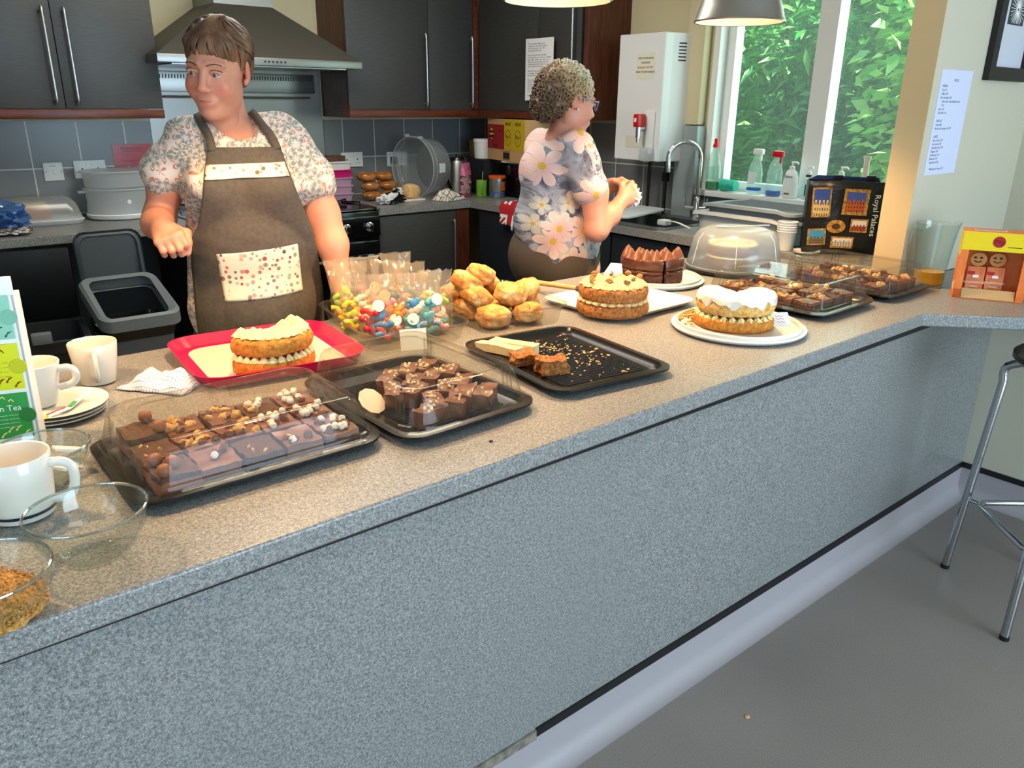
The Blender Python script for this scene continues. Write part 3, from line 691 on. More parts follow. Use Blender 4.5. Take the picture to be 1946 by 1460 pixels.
# ---- platter C and D brownies
for (cx, cy, gname, kindset, sd0, lab) in ((2.225, 1.335, 'brownies in the green-topped platter', ('mint', 'crumb', 'plain'), 60, 'platter behind lemon cake'), (2.604, 1.32, 'brownies in the caramel platter', ('crumb', 'plain', 'crumb'), 90, 'platter by the jug')):
    cols = ['front row', 'second row', 'third row', 'fourth row', 'back row']
    for j in range(5):
        for i in range(4):
            if (i + j*2) % 7 == 3 and j > 0: continue
            k = kindset[(i+j) % 3]; nm, lb, m, tm = kinds[k]
            top = {'mint': (('chip', 5, mat('green mint sweet', '#7fa860', .5)),), 'crumb': (('chunk', 5, M_nut),), 'plain': (('chunk', 3, M_choc),)}[k]
            if k == 'mint': m, tm, lb = M_chocd, M_choc, 'dark brownie square with green mint bits'
            piece(nm, '%s, %s, %s, %s' % (lb, lab, cols[j], ('left column', 'second column', 'third column', 'right column')[i]), 'brownie', cx-.096+i*.063, cy-.13+j*.065, rnd.uniform(-.1, .1), (.056, .058, .032), m, sd0+j*4+i, gname, top, topm=tm)
# ---- slices on the open tray
for k, (x, y, a, s, m, lb) in enumerate(((1.145, 1.44, -1.25, (.12, .03, .02), M_short, 'pale shortbread finger at the tray corner nearest the scones'), (1.183, 1.43, -1.22, (.125, .03, .022), M_short, 'pale shortbread finger lying against its twin on the black tray'),
        (1.135, 1.335, -.25, (.06, .042, .026), M_flap, 'dark sticky ginger slice touching the shortbread'), (1.150, 1.252, -.3, (.066, .05, .034), M_flap, 'thick brown oat slice at the near end of the black tray'))):
    piece('shortbread_finger' if k < 2 else 'ginger_slice', lb, 'slice', x, y, a, s, m, 120+k, 'slices left on the black tray', z=ZI+.0085, amp=.03 if k < 2 else .15)
bm = bmn(); r = random.Random(3)
for k in range(260):
    u, v = r.gauss(.02, .055), r.gauss(.04, .09)
    if abs(u) > .12 or abs(v) > .165: continue
    q = RZ(-.12, (1.237, 1.307, 0)) @ Vector((u, v, ZI+.0092)); s = r.uniform(.0007, .0026)*(1.8 if r.random() < .06 else 1)
    blob(bm, q, (s*1.5, s, s*.6), k, .4, 2, 1)
o = obj('crumbs', bm, M_nut); tag(o, 'scattered golden crumbs on the ribbed black tray', 'crumbs'); o['kind'] = 'stuff'
# ================================================================== plates and cakes
def sector(r, a0, a1, z0, z1, n=72, seed=0, bulge=.004, rough=.0016):
    """layer of cake between two angles; full circle when a1-a0 = 2 pi"""
    bm = bmn(); full = abs(a1-a0-2*PI) < 1e-3; N = n; rings = []; H = 8
    for h in range(H+1):
        f = h/H; z = z0+(z1-z0)*f; rr = r*(1-.0)+bulge*math.sin(PI*f)-(.004 if h in (0, H) else 0)
        ring = []
        for k in range(N if full else N+1):
            a = a0+(a1-a0)*k/N; q = Vector((rr*math.cos(a), rr*math.sin(a), z)); q += noise.noise_vector(q*70+Vector((seed, 0, seed)))*rough*1.4+noise.noise_vector(q*20+Vector((seed, 3, 0)))*rough*1.6
            ring.append(q)
        if not full:
            m_ = 14
            for k in range(1, m_):
                t_ = k/m_; a = a1; q = Vector((rr*(1-t_)*math.cos(a), rr*(1-t_)*math.sin(a), z)); q += noise.noise_vector(q*90)*rough; ring.append(q)
            for k in range(0, m_):
                t_ = k/m_; a = a0; q = Vector((rr*t_*math.cos(a), rr*t_*math.sin(a), z)); q += noise.noise_vector(q*90)*rough; ring.append(q)
        rings.append(ring)
    loft(bm, rings, False, False, closed=True)
    for ring, z, fl in ((rings[0], z0, 1), (rings[-1], z1, 0)):
        c = bm.verts.new((0.0001 if full else r*.25*math.cos((a0+a1)/2), 0 if full else r*.25*math.sin((a0+a1)/2), z+(.002 if not fl else 0)))
        bm.verts.ensure_lookup_table(); nn = len(ring); base = 0 if fl else nn*H
        for k in range(nn):
            bm.faces.new((bm.verts[base+k], bm.verts[base+(k+1) % nn], c))
    return bm
def swirl(bm, c, r, h, petals=7, tw=1.1, n=28, H=7, seed=0):
    rings = []
    for k in range(H+1):
        f = k/H; rr = r*(1-f)**.75*(1+.0*f); ring = []
        for i in range(n):
            a = 2*PI*i/n; q = rr*(1+.16*math.cos(petals*(a+tw*f)))
            ring.append((c[0]+q*math.cos(a), c[1]+q*math.sin(a), c[2]+h*f))
        rings.append(ring)
    loft(bm, rings, True, True)
def round_plate(name, label, cx, cy, r, group=None, lip=.014, m=M_wplate, cat='cake stand base'):
    t = thing(name, label, cat, (cx, cy, ZI+.0004), 0, group)
    bm = bmn(); lathe(bm, [(r*.86, 0), (r*.97, .004), (r, .010), (r, .013), (r*.93, .0135), (r*.93, .022), (r*.915, .024), (r*.90, .022), (r*.89, .012), (r*.85, .009)], 72); obj('plate', bm, m, t)
    return t
# -- Victoria sponge on the pink tray
t = thing('pink_tray', 'bright pink plastic tray with rounded corners under the cut buttercream cake', 'tray', (.688, 1.765, ZI+.0004), -.10)
bm = bmn(); loft(bm, [rrect(.33, .31, .05, 0), rrect(.36, .34, .06, .004), rrect(.392, .366, .07, .030), rrect(.396, .37, .07, .031), rrect(.388, .362, .068, .031), rrect(.352, .33, .06, .008), rrect(.32, .30, .05, .006)])
M_pink = mat('hot pink plastic', '#e0164e', .25); M_pinkp = mat('pale pink paper', '#f0b8ac', .8)
obj('tray_body', bm, M_pink, t)
bm = bmn(); loft(bm, [rrect(.315, .29, .05, .0065), rrect(.315, .29, .05, .0075)]); obj('greaseproof_paper', bm, M_pinkp, t)
CK = ZI+.0085
c1 = thing('buttercream_cake', 'half-eaten two-layer golden sponge with yellow piped buttercream and jam on the pink tray', 'cake', (.668, 1.685, CK), 0)
A0, A1 = math.radians(-172), math.radians(25)
obj('bottom_sponge', sector(.094, A0, A1, 0, .036, seed=1), M_sponge, c1)
obj('jam_layer', sector(.086, A0, A1, .036, .0445, seed=2, bulge=0), M_jam, c1)
bm = bmn()
for k in range(17):
    a = A0+(A1-A0)*k/16; swirl(bm, (.086*math.cos(a), .086*math.sin(a), .033), .0115, .014, 6)
obj('cream_filling', bm, M_cream, c1)
obj('top_sponge', sector(.0925, A0, A1, .0455, .084, seed=4), M_sponge, c1)
obj('cream_coat', sector(.078, A0, A1, .084, .0885, seed=5, bulge=0, rough=.003), M_cream, c1)
bm = bmn()
for k in range(12):
    a = A0+(A1-A0)*(k+.3)/11.6; swirl(bm, (.071*math.cos(a), .071*math.sin(a), .086), .0195, .019, 7)
for k in range(8):
    a = A0+.15+(A1-A0-.3)*k/7; swirl(bm, (.042*math.cos(a), .042*math.sin(a), .086), .016, .014, 7)
obj('piped_cream', bm, M_cream, c1)
# -- carrot cake on square plate
t = thing('square_plate', 'cream white square plate with rounded corners under the walnut-topped carrot cake', 'plate', (1.765, 1.625, ZI+.0004), .03)
bm = bmn(); loft(bm, [rrect(.31, .27, .04, 0), rrect(.345, .31, .05, .006), rrect(.37, .335, .05, .017), rrect(.37, .335, .05, .019), rrect(.36, .325, .05, .018), rrect(.33, .295, .045, .010), rrect(.30, .26, .03, .009)]); obj('plate', bm, M_wplate, t)
c2 = thing('carrot_cake', 'brown two-layer cake topped with coffee buttercream rosettes and walnuts', 'cake', (1.655, 1.548, ZI+.0102), 0)
obj('bottom_sponge', sector(.100, 0, 2*PI, 0, .036, seed=11, rough=.0022), M_carrot, c2)
bm = bmn(); lathe(bm, [(.093, .035), (.096, .040), (.093, .045)], 40)
for k in range(26):
    a = 2*PI*k/26; blob(bm, (.091*math.cos(a), .091*math.sin(a), .040), (.013, .013, .0065), k, .3, 2, 2)
obj('cream_filling', bm, M_tan, c2)
obj('top_sponge', sector(.098, 0, 2*PI, .045, .082, seed=12, rough=.0022), M_carrot, c2)
bm = bmn(); lathe(bm, [(.085, .082), (.086, .086), (.08, .088)], 40)
for k in range(13):
    a = 2*PI*k/13; swirl(bm, (.074*math.cos(a), .074*math.sin(a), .084), .0235, .016, 9, .9)
for k in range(7):
    a = 2*PI*k/7+.3; swirl(bm, (.038*math.cos(a), .038*math.sin(a), .084), .021, .015, 8, .9)
obj('piped_cream', bm, M_tan, c2)
for k in range(9):
    a = 2*PI*k/9+.2; rr = .06 if k % 2 else .078
    bm = bmn(); blob(bm, (0, 0, 0), (.011, .007, .006), k+50, .6, 2.5, 2); obj('walnut', bm, mat('walnut half', '#9a6430', .7, c2='#b98046', nscale=60), c2, loc=(rr*math.cos(a), rr*math.sin(a), .102), rot=(.3*k, .2, k))
t = thing('folded_card', 'small folded white card standing behind the walnuts on the carrot cake', 'card', (1.690, 1.585, ZI+.112), -.5)
bm = bmn(); loft(bm, [[(-.03, 0, 0), (.03, 0, 0), (.03, .001, 0), (-.03, .001, 0)], [(-.004, .012, .03), (.03, .014, .026), (.03, .015, .026), (-.004, .013, .03)]]); obj('card', bm, M_wplate, t, smooth=False)
# knife on the square plate
t = thing('cake_knife', 'cake knife with pale wooden handle resting on the square plate', 'knife', (1.735, 1.79, ZI+.028), 0)
a_, b_ = Vector((-.075, .14, .004)), Vector((.005, .0, -.004))
bm = bmn(); tube(bm, bez([a_, a_.lerp(b_, .3), a_.lerp(b_, .7), b_], 4), [.009, .0105, .011, .0115, .0115, .0115, .011, .011, .011, .0105, .0105, .010, .010], 10, flat=.7); obj('handle', bm, mat('pale wood handle', '#d2a266', .5, c2='#b98a50', nscale=30, stretch=(1, 8, 1)), t)
bm = bmn(); tube(bm, [b_, b_.lerp(a_, -.12)], .0102, 10, flat=.7); obj('ferrule', bm, mat('dark bolster', '#4a4d52', .4, .8), t)
bm = bmn(); d_ = (b_-a_).normalized(); loft(bm, [[b_+d_*.018+Vector((-.006, -.004, 0)), b_+d_*.018+Vector((.010, .006, 0)), b_+d_*.018+Vector((.002, .001, .0015))], [b_+d_*.085+Vector((-.004, -.002, 0)), b_+d_*.085+Vector((.004, .002, 0)), b_+d_*.085+Vector((0, 0, .001))]]); obj('blade', bm, M_steel, t, smooth=False)
# -- chocolate cake
round_plate('cake_plate', 'round cream white plate under the tall chocolate cake', 2.112, 1.775, .165)
c3 = thing('chocolate_cake', 'tall chocolate layer cake with pointed chocolate swirls and a slice cut through', 'cake', (2.085, 1.775, ZI+.0102), 0)
va = math.atan2(-1.775, -2.085)     # towards the viewer
parts = ((va-math.radians(112), va+math.radians(20)), (va+math.radians(26), va+math.radians(112)))
for q, (p0, p1) in enumerate(parts):
    obj('bottom_sponge', sector(.104, p0, p1, 0, .04, seed=21+q, n=48), M_chocd, c3)
    obj('chocolate_filling', sector(.107, p0, p1, .034, .048, seed=25+q, n=48, rough=.003), M_ganache, c3)
    obj('top_sponge', sector(.106, p0, p1, .047, .087, seed=23+q, n=48, rough=.001), M_ganache, c3)
    bm = bmn()
    n = max(3, int((p1-p0)/.36))
    for k in range(n):
        a = p0+(p1-p0)*(k+.5)/n; swirl(bm, (.086*math.cos(a), .086*math.sin(a), .083), .021, .034, 2, .5, 18)
        swirl(bm, (.045*math.cos(a+.15), .045*math.sin(a+.15), .085), .018, .028, 2, .5, 18)
    obj('piped_swirls', bm, M_choc, c3)
# -- domed cake carrier with a layer cake inside and a spoon on top
t = thing('cake_dome', 'cloudy plastic domed cake carrier covering a layer cake, grey spoon on its top', 'cake carrier', (2.50, 1.735, ZI+.0004), 0); t.scale = (1.07, 1.07, 1.07)
bm = bmn(); lathe(bm, [(.135, 0), (.162, .005), (.165, .014), (.160, .016), (.15, .012)], 64); obj('base', bm, M_blackpl, t)
bm = bmn(); lathe(bm, [(.166, .016), (.166, .022), (.160, .024), (.152, .07), (.142, .115), (.125, .136), (.10, .147), (.06, .150)], 64, cap0=False, cap1=True); obj('dome', bm, M_frost, t)
bm = bmn()
for a in (va-.05, va+1.0, va-1.1): tube(bm, [(r_*math.cos(a), r_*math.sin(a), z_) for r_, z_ in ((.1605, .03), (.1525, .07), (.1425, .114), (.126, .136))], .0012, 5)
obj('seam', bm, M_white, t)
c4 = thing('layer_cake', 'brown and cream layer cake showing dimly inside the cloudy dome', 'cake', (2.50, 1.745, ZI+.016), 0)
obj('bottom_sponge', sector(.09, 0, 2*PI, 0, .032, seed=31), mat('reddish brown sponge', '#5a2c20', .85, c2='#8a5040', nscale=90), c4)
bm = bmn(); lathe(bm, [(.088, .032), (.093, .038), (.088, .044)], 32); obj('cream_filling', bm, M_cream, c4)
obj('top_sponge', sector(.089, 0, 2*PI, .044, .078, seed=32), MATS['reddish brown sponge'], c4)
bm = bmn(); lathe(bm, [(.09, .078), (.092, .084), (.085, .09), (.03, .094)], 40); obj('cream_topping', bm, M_cream, c4)
t = thing('serving_spoon', 'pale grey spoon lying on top of the cake dome', 'spoon', (2.47, 1.72, ZI+.164), -.85)
bm = bmn(); blob(bm, (-.045, 0, .001), (.026, .014, .003), 1, 0, 1, 2); obj('bowl', bm, mat('pale blue grey plastic', '#a9b4bd', .3), t)
bm = bmn(); tube(bm, [(-.02, 0, .002), (.03, 0, .006), (.12, .01, .010)], [.004, .004, .005], 8, flat=.5); obj('handle', bm, MATS['pale blue grey plastic'], t)
# -- lemon cake with white icing
round_plate('cake_plate', 'large round cream white plate under the white-iced lemon cake', 1.822, 1.228, .182)
c5 = thing('lemon_cake', 'two-layer pale sponge with dripping white icing and a notch cut out behind', 'cake', (1.822, 1.243, ZI+.0102), 0)
vb = math.atan2(-1.243, -1.822); q0, q1 = vb-math.radians(140), vb+math.radians(150)
obj('bottom_sponge', sector(.105, q0, q1, 0, .034, seed=41), M_sponge, c5)
bm = bmn()
for k in range(22):
    a = q0+(q1-q0)*k/21; swirl(bm, (.095*math.cos(a), .095*math.sin(a), .031), .0125, .013, 6, .6)
obj('cream_filling', bm, M_cream, c5)
obj('top_sponge', sector(.1035, q0, q1, .044, .082, seed=42), M_sponge2, c5)
bm = sector(.1045, q0, q1, .080, .091, seed=43, bulge=.002, rough=.0022); bm.verts.ensure_lookup_table()
for v in bm.verts:
    rr = math.hypot(v.co.x, v.co.y)
    if rr > .095 and v.co.z < .084: a = math.atan2(v.co.y, v.co.x); v.co.z -= .009+.006*math.sin(a*9)+.005*math.sin(a*17+1); v.co.x *= 1.022; v.co.y *= 1.022
    if v.co.z > .09: v.co.z += .004*noise.noise(v.co*30)
obj('icing', bm, M_icing, c5)
bm = bmn(); r = random.Random(5)
for k in range(34):
    a = vb-1.75+r.gauss(0, .3); d = r.uniform(.112, .150); blob(bm, (d*math.cos(a), d*math.sin(a), .002+r.uniform(0, .012)), (.006, .005, .005), k, .5, 2, 1)
obj('broken_crumb', bm, M_sponge2, c5)
t = thing('price_sticker', 'small white paper label with faint red writing leaning on the lemon cake', 'label', (1.880, 1.128, ZI+.020), -.5)
bm = bmn(); box(bm, -.028, .028, -.0006, .0006, 0, .042, M=Matrix.Rotation(-.75, 4, 'X')); s_ = obj('paper', bm, M_paper, t, smooth=False)
bm = bmn()
for k, z_ in enumerate((.012, .022, .030)): tube(bm, bez([(-.012+.004*q, -.0012, z_+.002*math.sin(q*2.1+k)) for q in range(7)], 3), .0008, 4)
bmesh.ops.transform(bm, matrix=Matrix.Rotation(-.75, 4, 'X'), verts=bm.verts[:]); obj('writing', bm, mat('faint red ink', '#d98a80', .7), s_)
# ================================================================== clear tubs: sweets bags and scones
def tub(name, label, cx, cy, rz, W, D, H, group=None):
    t = thing(name, label, 'food tub', (cx, cy, ZI+.0004), rz)
    bm = bmn(); loft(bm, [rrect(W-.03, D-.03, .03, 0), rrect(W-.02, D-.02, .035, .004), rrect(W, D, .04, H-.004), rrect(W+.022, D+.022, .05, H-.002), rrect(W+.024, D+.024, .05, H+.003), rrect(W+.014, D+.014, .046, H+.004), rrect(W+.004, D+.004, .042, H)], True, False)
    obj('tub_body', bm, M_clear, t)
    bm = bmn(); tube(bm, rrect(W+.022, D+.022, .05, H, 6), .002, 6, closed=True); obj('rim', bm, M_clear, t)
    return t
BT = (1.062, 1.806, -.16)
tub('sweets_tub', 'clear plastic tub packed with bags of pick-and-mix sweets', *BT, .275, .395, .046)
tub('scone_tub', 'clear plastic tub heaped with fruit scones', 1.372, 1.752, -.14, .275, .36, .055)
SWC = [('red', '#c8222a'), ('pink', '#ec8f92'), ('orange', '#ee8a2a'), ('blue', '#3f7fae'), ('yellow', '#e8cf3a'), ('green', '#9cbf52'), ('teal', '#5f9c9c'), ('cream', '#f0dcc0')]
M_sw = {n: mat(n+' sweet', c, .35, sss=.1) for n, c in SWC}
M_bag = clearmat('crinkled cellophane', '#fdf8ee', .05, .08, '#f4e3c4', .1, 1.4)
M_bagtop = clearmat('creased cellophane top', '#fdf6ea', .07, .13, '#f8ecd6', .12, 1.8)
_sweet = {}
def sweet(kind, col):
    k = (kind, col)
    if k not in _sweet:
        bm = bmn()
        if kind == 'bean': blob(bm, (0, 0, 0), (.013, .008, .008), 3, .1, 2, 2)
        elif kind == 'heart': blob(bm, (-.004, 0, 0), (.010, .010, .006), 5, .15, 2, 2); blob(bm, (.005, .002, 0), (.009, .009, .006), 6, .1, 2, 2)
        else: tube(bm, bez([(-.018, 0, 0), (-.006, .004, 0), (.006, -.004, 0), (.018, .002, 0)], 3), .0062, 8)
        _sweet[k] = bm
    me = _sweet[k]
    if not isinstance(me, bpy.types.Mesh):
        m = bpy.data.meshes.new('sweet'); me.to_mesh(m); me.free(); m.materials.append(M_sw[col]); m.polygons.foreach_set('use_smooth', [True]*len(m.polygons)); _sweet[k] = me = m
    return me
# (across tray, along tray, lean, colours, place words)
bags = [(-.075, -.115, ('red', 'blue', 'cream'), 'front row beside the pink tray'), (-.03, -.10, ('pink', 'orange', 'yellow'), 'front row behind the blank card'), (.025, -.115, ('blue', 'teal', 'cream'), 'front row, right of the blank card'),
        (.07, -.12, ('pink', 'teal', 'pink'), 'front row, near the tub corner'), (.098, -.07, ('orange', 'green', 'yellow'), 'front row, closest to the scones'),
        (-.08, -.01, ('yellow', 'green', 'cream'), 'second row on the pink tray side'), (-.02, -.02, ('red', 'blue', 'pink'), 'second row middle'), (.045, -.03, ('pink', 'orange', 'blue'), 'second row on the scone side'),
        (-.075, .09, ('yellow', 'green', 'cream'), 'back row on the left'), (-.01, .085, ('cream', 'pink', 'red'), 'back row middle'), (.06, .08, ('blue', 'cream', 'green'), 'back row on the scone side')]
rb = random.Random(11)
for bi, (u, v, cols, wd) in enumerate(bags):
    M0 = RZ(BT[2], (BT[0], BT[1], ZI+.008)); base = M0 @ Vector((u*1.12, v*1.02+.01, 0)); fz = math.radians(rb.uniform(-18, 18))-.42; lean = -.42+rb.uniform(-.1, .1)
    hh = .155+.02*(bi > 4)+rb.uniform(0, .015)
    t = thing('sweets_bag', '%s and %s sweets in a cellophane bag, %s' % (cols[0], cols[1], wd), 'bag of sweets', base, 0, 'bags of sweets in the clear tub', rot=(lean, 0, fz))
    w2 = .043; rings = []
    for k, (z, ww, dd) in enumerate(((0, .8, .3), (.006, .95, .7), (.03, 1, 1), (.065, 1, .95), (.085, .95, .45), (hh*.62, .88, .24), (hh*.7, .84, .2), (hh*.78, .90, .14), (hh*.86, .98, .10), (hh*.93, 1.03, .06), (hh, 1.1, .05))):
        ring = []
        for i in range(28):
            a = 2*PI*i/28; cr = 1 if k < 4 else 2.2; ring.append((w2*ww*math.cos(a)+rb.uniform(-.0015, .0015)*cr, .021*dd*math.sin(a)+(rb.uniform(-.003, .003) if k < 4 else .0075*noise.noise(Vector((math.cos(a)*2.2+bi*3, z*40, bi))))*1.0+rb.uniform(-.001, .001), z+rb.uniform(-.002, .002)*cr))
        rings.append(ring)
    bm = bmn(); loft(bm, rings[:5], True, False); obj('bag_body', bm, M_bag, t, smooth=True)
    bm = bmn(); loft(bm, rings[4:], False, False); obj('bag_top', bm, M_bagtop, t, smooth=True)
    bm = bmn(); lathe(bm, [(.0155, 0), (.0155, .0006)], 20, M=Matrix.Translation((rb.uniform(-.012, .012), -.0215 if bi % 2 else -.0225, .038 if bi % 3 else .085)) @ Matrix.Rotation(PI/2, 4, 'X')); obj('round_label', bm, M_cardw, t, smooth=False)
    Mb = Matrix.Translation(base) @ Euler((lean, 0, fz)).to_matrix().to_4x4()
    for k in range(15):
        col = cols[rb.choice((0, 0, 1, 1, 2))]; kind = rb.choice(('bean', 'heart', 'worm'))
        me = sweet(kind, col); o = bpy.data.objects.new('sweet', me); COL.objects.link(o)
        q = Mb @ Vector((rb.uniform(-.026, .026), -.005+rb.uniform(-.007, .007), .010+.0055*k)); o.scale = (1.25,)*3
        o.location = q; o.rotation_euler = (rb.uniform(-.5, .5)+PI/2, rb.uniform(-.6, .6), fz+rb.uniform(-.6, .6))
        tag(o, '%s %s sweet, %s, %s' % (col, {'bean': 'bean', 'heart': 'heart', 'worm': 'wiggly'}[kind], ('bottom', 'second up', 'third up', 'fourth up', 'fifth up', 'sixth up', 'seventh up', 'middle', 'seventh down', 'sixth down', 'fifth down', 'fourth down', 'third down', 'second down', 'topmost')[k], 'bagged in the '+wd), 'sweet', 'sweets in the bag, '+wd)
t = thing('blank_card', 'blank cream card propped against the front of the sweets tub', 'card', (.985, 1.572, ZI+.012), -.25, rot=(-.3, 0, -.35))
bm = bmn(); box(bm, -.033, .033, -.0006, .0006, 0, .052); obj('card', bm, M_cardw, t, smooth=False)
# scones
sc_pos = [(-.06, -.075, .03, .2), (.045, -.08, .03, -.1), (-.075, .02, .03, 0), (.02, .03, .03, .3), (.095, .0, .03, .1), (-.02, .095, .03, 0), (.075, .09, .03, .2),
          (-.075, -.02, .075, .5), (.015, -.045, .078, -.25), (.08, -.02, .075, .3), (-.09, .06, .07, .2), (.0, .055, .082, 0), (-.03, .03, .12, .3), (-.085, .01, .105, .6)]
wsc = ['bottom layer, front corner by the sweets', 'bottom layer, front corner by the square plate', 'bottom layer on the sweets side', 'bottom layer centre', 'bottom layer beside the square plate', 'bottom layer at the back', 'bottom layer, far corner',
       'second layer leaning forward over the sweets corner', 'large currant-studded one at the front of the heap', 'second layer by the square plate', 'second layer behind the cellophane bags', 'second layer at the back', 'topmost of the heap', 'high on the heap, left shoulder']
for k, (u, v, z, tl) in enumerate(sc_pos):
    q = RZ(-.14, (1.368, 1.735, ZI)) @ Vector((u*1.02, v*1.2, z)); bm = bmn()
    blob(bm, (0, 0, 0), (.046, .041, .028), 200+k, .13, 1.9, 4, boxy=.32)
    o = obj('fruit_scone', bm, M_scone, None, loc=q, rot=(tl, .25*math.sin(k*2.3), k*1.1)); tag(o, 'golden fruit scone, '+wsc[k], 'scone', 'scones heaped in the clear tub')
    r = random.Random(k)
    for j in range(6):
        a, b = r.uniform(0, 2*PI), r.uniform(-.1, 1.2); bm = bmn(); blob(bm, (0, 0, 0), (.0038, .003, .003), j, .3, 2, 1)
        obj('raisin', bm, M_rais, o, loc=(.044*math.cos(a)*math.cos(b), .039*math.sin(a)*math.cos(b), .027*math.sin(b)))
# ================================================================== crockery at the near left end
def mug(name, label, x, y, z, rz, rt, rb_, h, hstyle='ring', line=False, group='white mugs on the counter'):
    t = thing(name, label, 'mug', (x, y, z), rz, group)
    bm = bmn(); prof = [(rb_*.86, 0), (rb_, .003), (rb_+(rt-rb_)*.25, h*.2), (rb_+(rt-rb_)*.6, h*.5), (rt, h-.002), (rt-.0012, h), (rt-.0035, h-.001), (rb_+(rt-rb_)*.55-.004, h*.5), (rb_-.003, .008), (.01, .006)]
    lathe(bm, prof, 56, cap0=True, cap1=True); obj('mug_body', bm, M_wcer, t)
    bm = bmn(); rm = rb_+(rt-rb_)*.8
    if hstyle == 'ring':
        pts = [(rt-.002, 0, h-.014), (rt+.016, 0, h-.012), (rt+.028, 0, h-.020), (rt+.028, 0, h-.036), (rt+.016, 0, h-.046), (rm-.002, 0, h-.052)]
        tube(bm, bez(pts, 6), .0048, 10, flat=1.5)
    else:
        pts = [(rt-.002, 0, h*.84), (rt+.018, 0, h*.84), (rt+.030, 0, h*.72), (rt+.028, 0, h*.42), (rt+.014, 0, h*.26), (rm-.006, 0, h*.24)]
        tube(bm, bez(pts, 6), .0052, 10, flat=1.4)
    obj('handle', bm, M_wcer, t)
    if line: bm = bmn(); lathe(bm, [(rb_+.0024, .011), (rb_+.0027, .0155)], 56, cap0=False, cap1=False); obj('blue_band', bm, mat('dark navy glaze', '#1a2238', .2), t)
    return t
for k in range(3):
    t = obj('side_plate', (lambda bm: (lathe(bm, [(.050, 0), (.056, .001), (.078, .006), (.087, .0095), (.0875, .011), (.086, .0115), (.075, .008), (.055, .0035), (.02, .003)], 64), bm)[1])(bmn()), M_wcer, None, loc=(.222+.002*k, 1.668-.001*k, ZI+.0004+k*.0075))
    tag(t, ('bottom white side plate of the stack beneath the mug', 'middle white side plate of the stack', 'top white side plate, holding the mug and crumpled wrapper')[k], 'plate', 'stacked white side plates')
PZ = ZI+.0194
mug('coffee_mug', 'tapered white mug standing on the stacked plates beside the tea display', .196, 1.690, PZ, -.55, .0475, .031, .088)
mug('coffee_mug', 'white mug with its strap handle turned towards the front, standing behind the plates', .330, 1.825, ZI+.0004, -1.75, .049, .036, .092, 'D')
mug('coffee_mug', 'large white mug with a dark blue line round its foot, behind the glass bowls', .098, 1.262, ZI+.0004, -.55, .050, .043, .098, 'D', True)
t = thing('sugar_sachet', 'crumpled red white and green sugar stick wrapper lying on the top plate', 'wrapper', (.232, 1.632, PZ+.002), .45)
bm = bmn(); tube(bm, bez([(-.065, -.012, .001), (-.03, -.012, .004), (0, -.008, .003), (.03, .006, .006), (.062, .012, .016)], 5), .0055, 8, flat=.35); obj('wrapper', bm, M_paper, t)
bm = bmn(); box(bm, -.066, -.050, -.0185, -.0055, .0035, .0062); obj('yellow_end', bm, mat('yellow print', '#e8c02a', .5), t, smooth=False)
bm = bmn(); tube(bm, bez([(-.048, -.0095, .006), (-.03, -.0095, .0075), (-.006, -.0065, .0068)], 5), .0018, 6, flat=.4); obj('red_print', bm, mat('red print', '#a81e28', .5), t)
bm = bmn(); tube(bm, bez([(.0, -.008, .0048), (.012, -.003, .006), (.022, .002, .0075)], 5), [.003]+[.005]*9+[.002], 8, flat=.4); obj('green_print', bm, mat('green print', '#2b8a4a', .5), t)
# glass bowls
def gbowl(label, x, y, r=.076, h=.072, z=ZI+.0004):
    t = thing('glass_bowl', label, 'bowl', (x, y, z), 0, 'glass bowls by the counter edge')
    bm = bmn(); out = [(r*.42, 0), (r*.52, .002), (r*.75, h*.28), (r*.92, h*.62), (r, h)]; inn = [(r-.0035, h), (r*.92-.0035, h*.62), (r*.75-.0035, h*.29), (r*.5, .006), (.001, .005)]
    lathe(bm, out+inn, 64); obj('bowl_body', bm, M_glass, t)
    bm = bmn(); tube(bm, circ(r-.0018, h, 56), .0021, 8, closed=True); obj('rim', bm, clearmat('glass rim', '#dfe8e6', .25, .1, '#cfd8d8', .02), t)
    return t
gbowl('empty clear glass bowl in front of the navy-lined mug', .152, 1.072)
gbowl('clear glass bowl of brown sugar at the corner of the picture', .020, .985)
gbowl('clear glass bowl of paper-wrapped sachets behind the navy-lined mug', .148, 1.365, .072, .06)
bm = bmn(); blob(bm, (0, 0, .022), (.061, .061, .026), 3, .12, 3, 4); r = random.Random(1)
bm.verts.ensure_lookup_table(); _vv = [v.co.copy() for v in bm.verts if v.co.z > .02]
for k in range(900):
    q = r.choice(_vv)+Vector((r.uniform(-.003, .003), r.uniform(-.003, .003), r.uniform(-.001, .0015))); s_ = r.uniform(.0007, .0016); box(bm, -s_, s_, -s_, s_, -s_, s_, M=Matrix.Translation(q) @ Euler((r.uniform(0, 3), r.uniform(0, 3), 0)).to_matrix().to_4x4())
o = obj('brown_sugar', bm, mat('demerara sugar', '#c2843a', .8, stops=[(.3, '#9c6224'), (.5, '#cb9146'), (.7, '#e6bd7c')], nscale=260, bumpy=1, bscale=420, bdist=.003), None, loc=(.020, .985, ZI+.004)); tag(o, 'mound of golden brown sugar in the glass bowl', 'sugar'); o['kind'] = 'stuff'
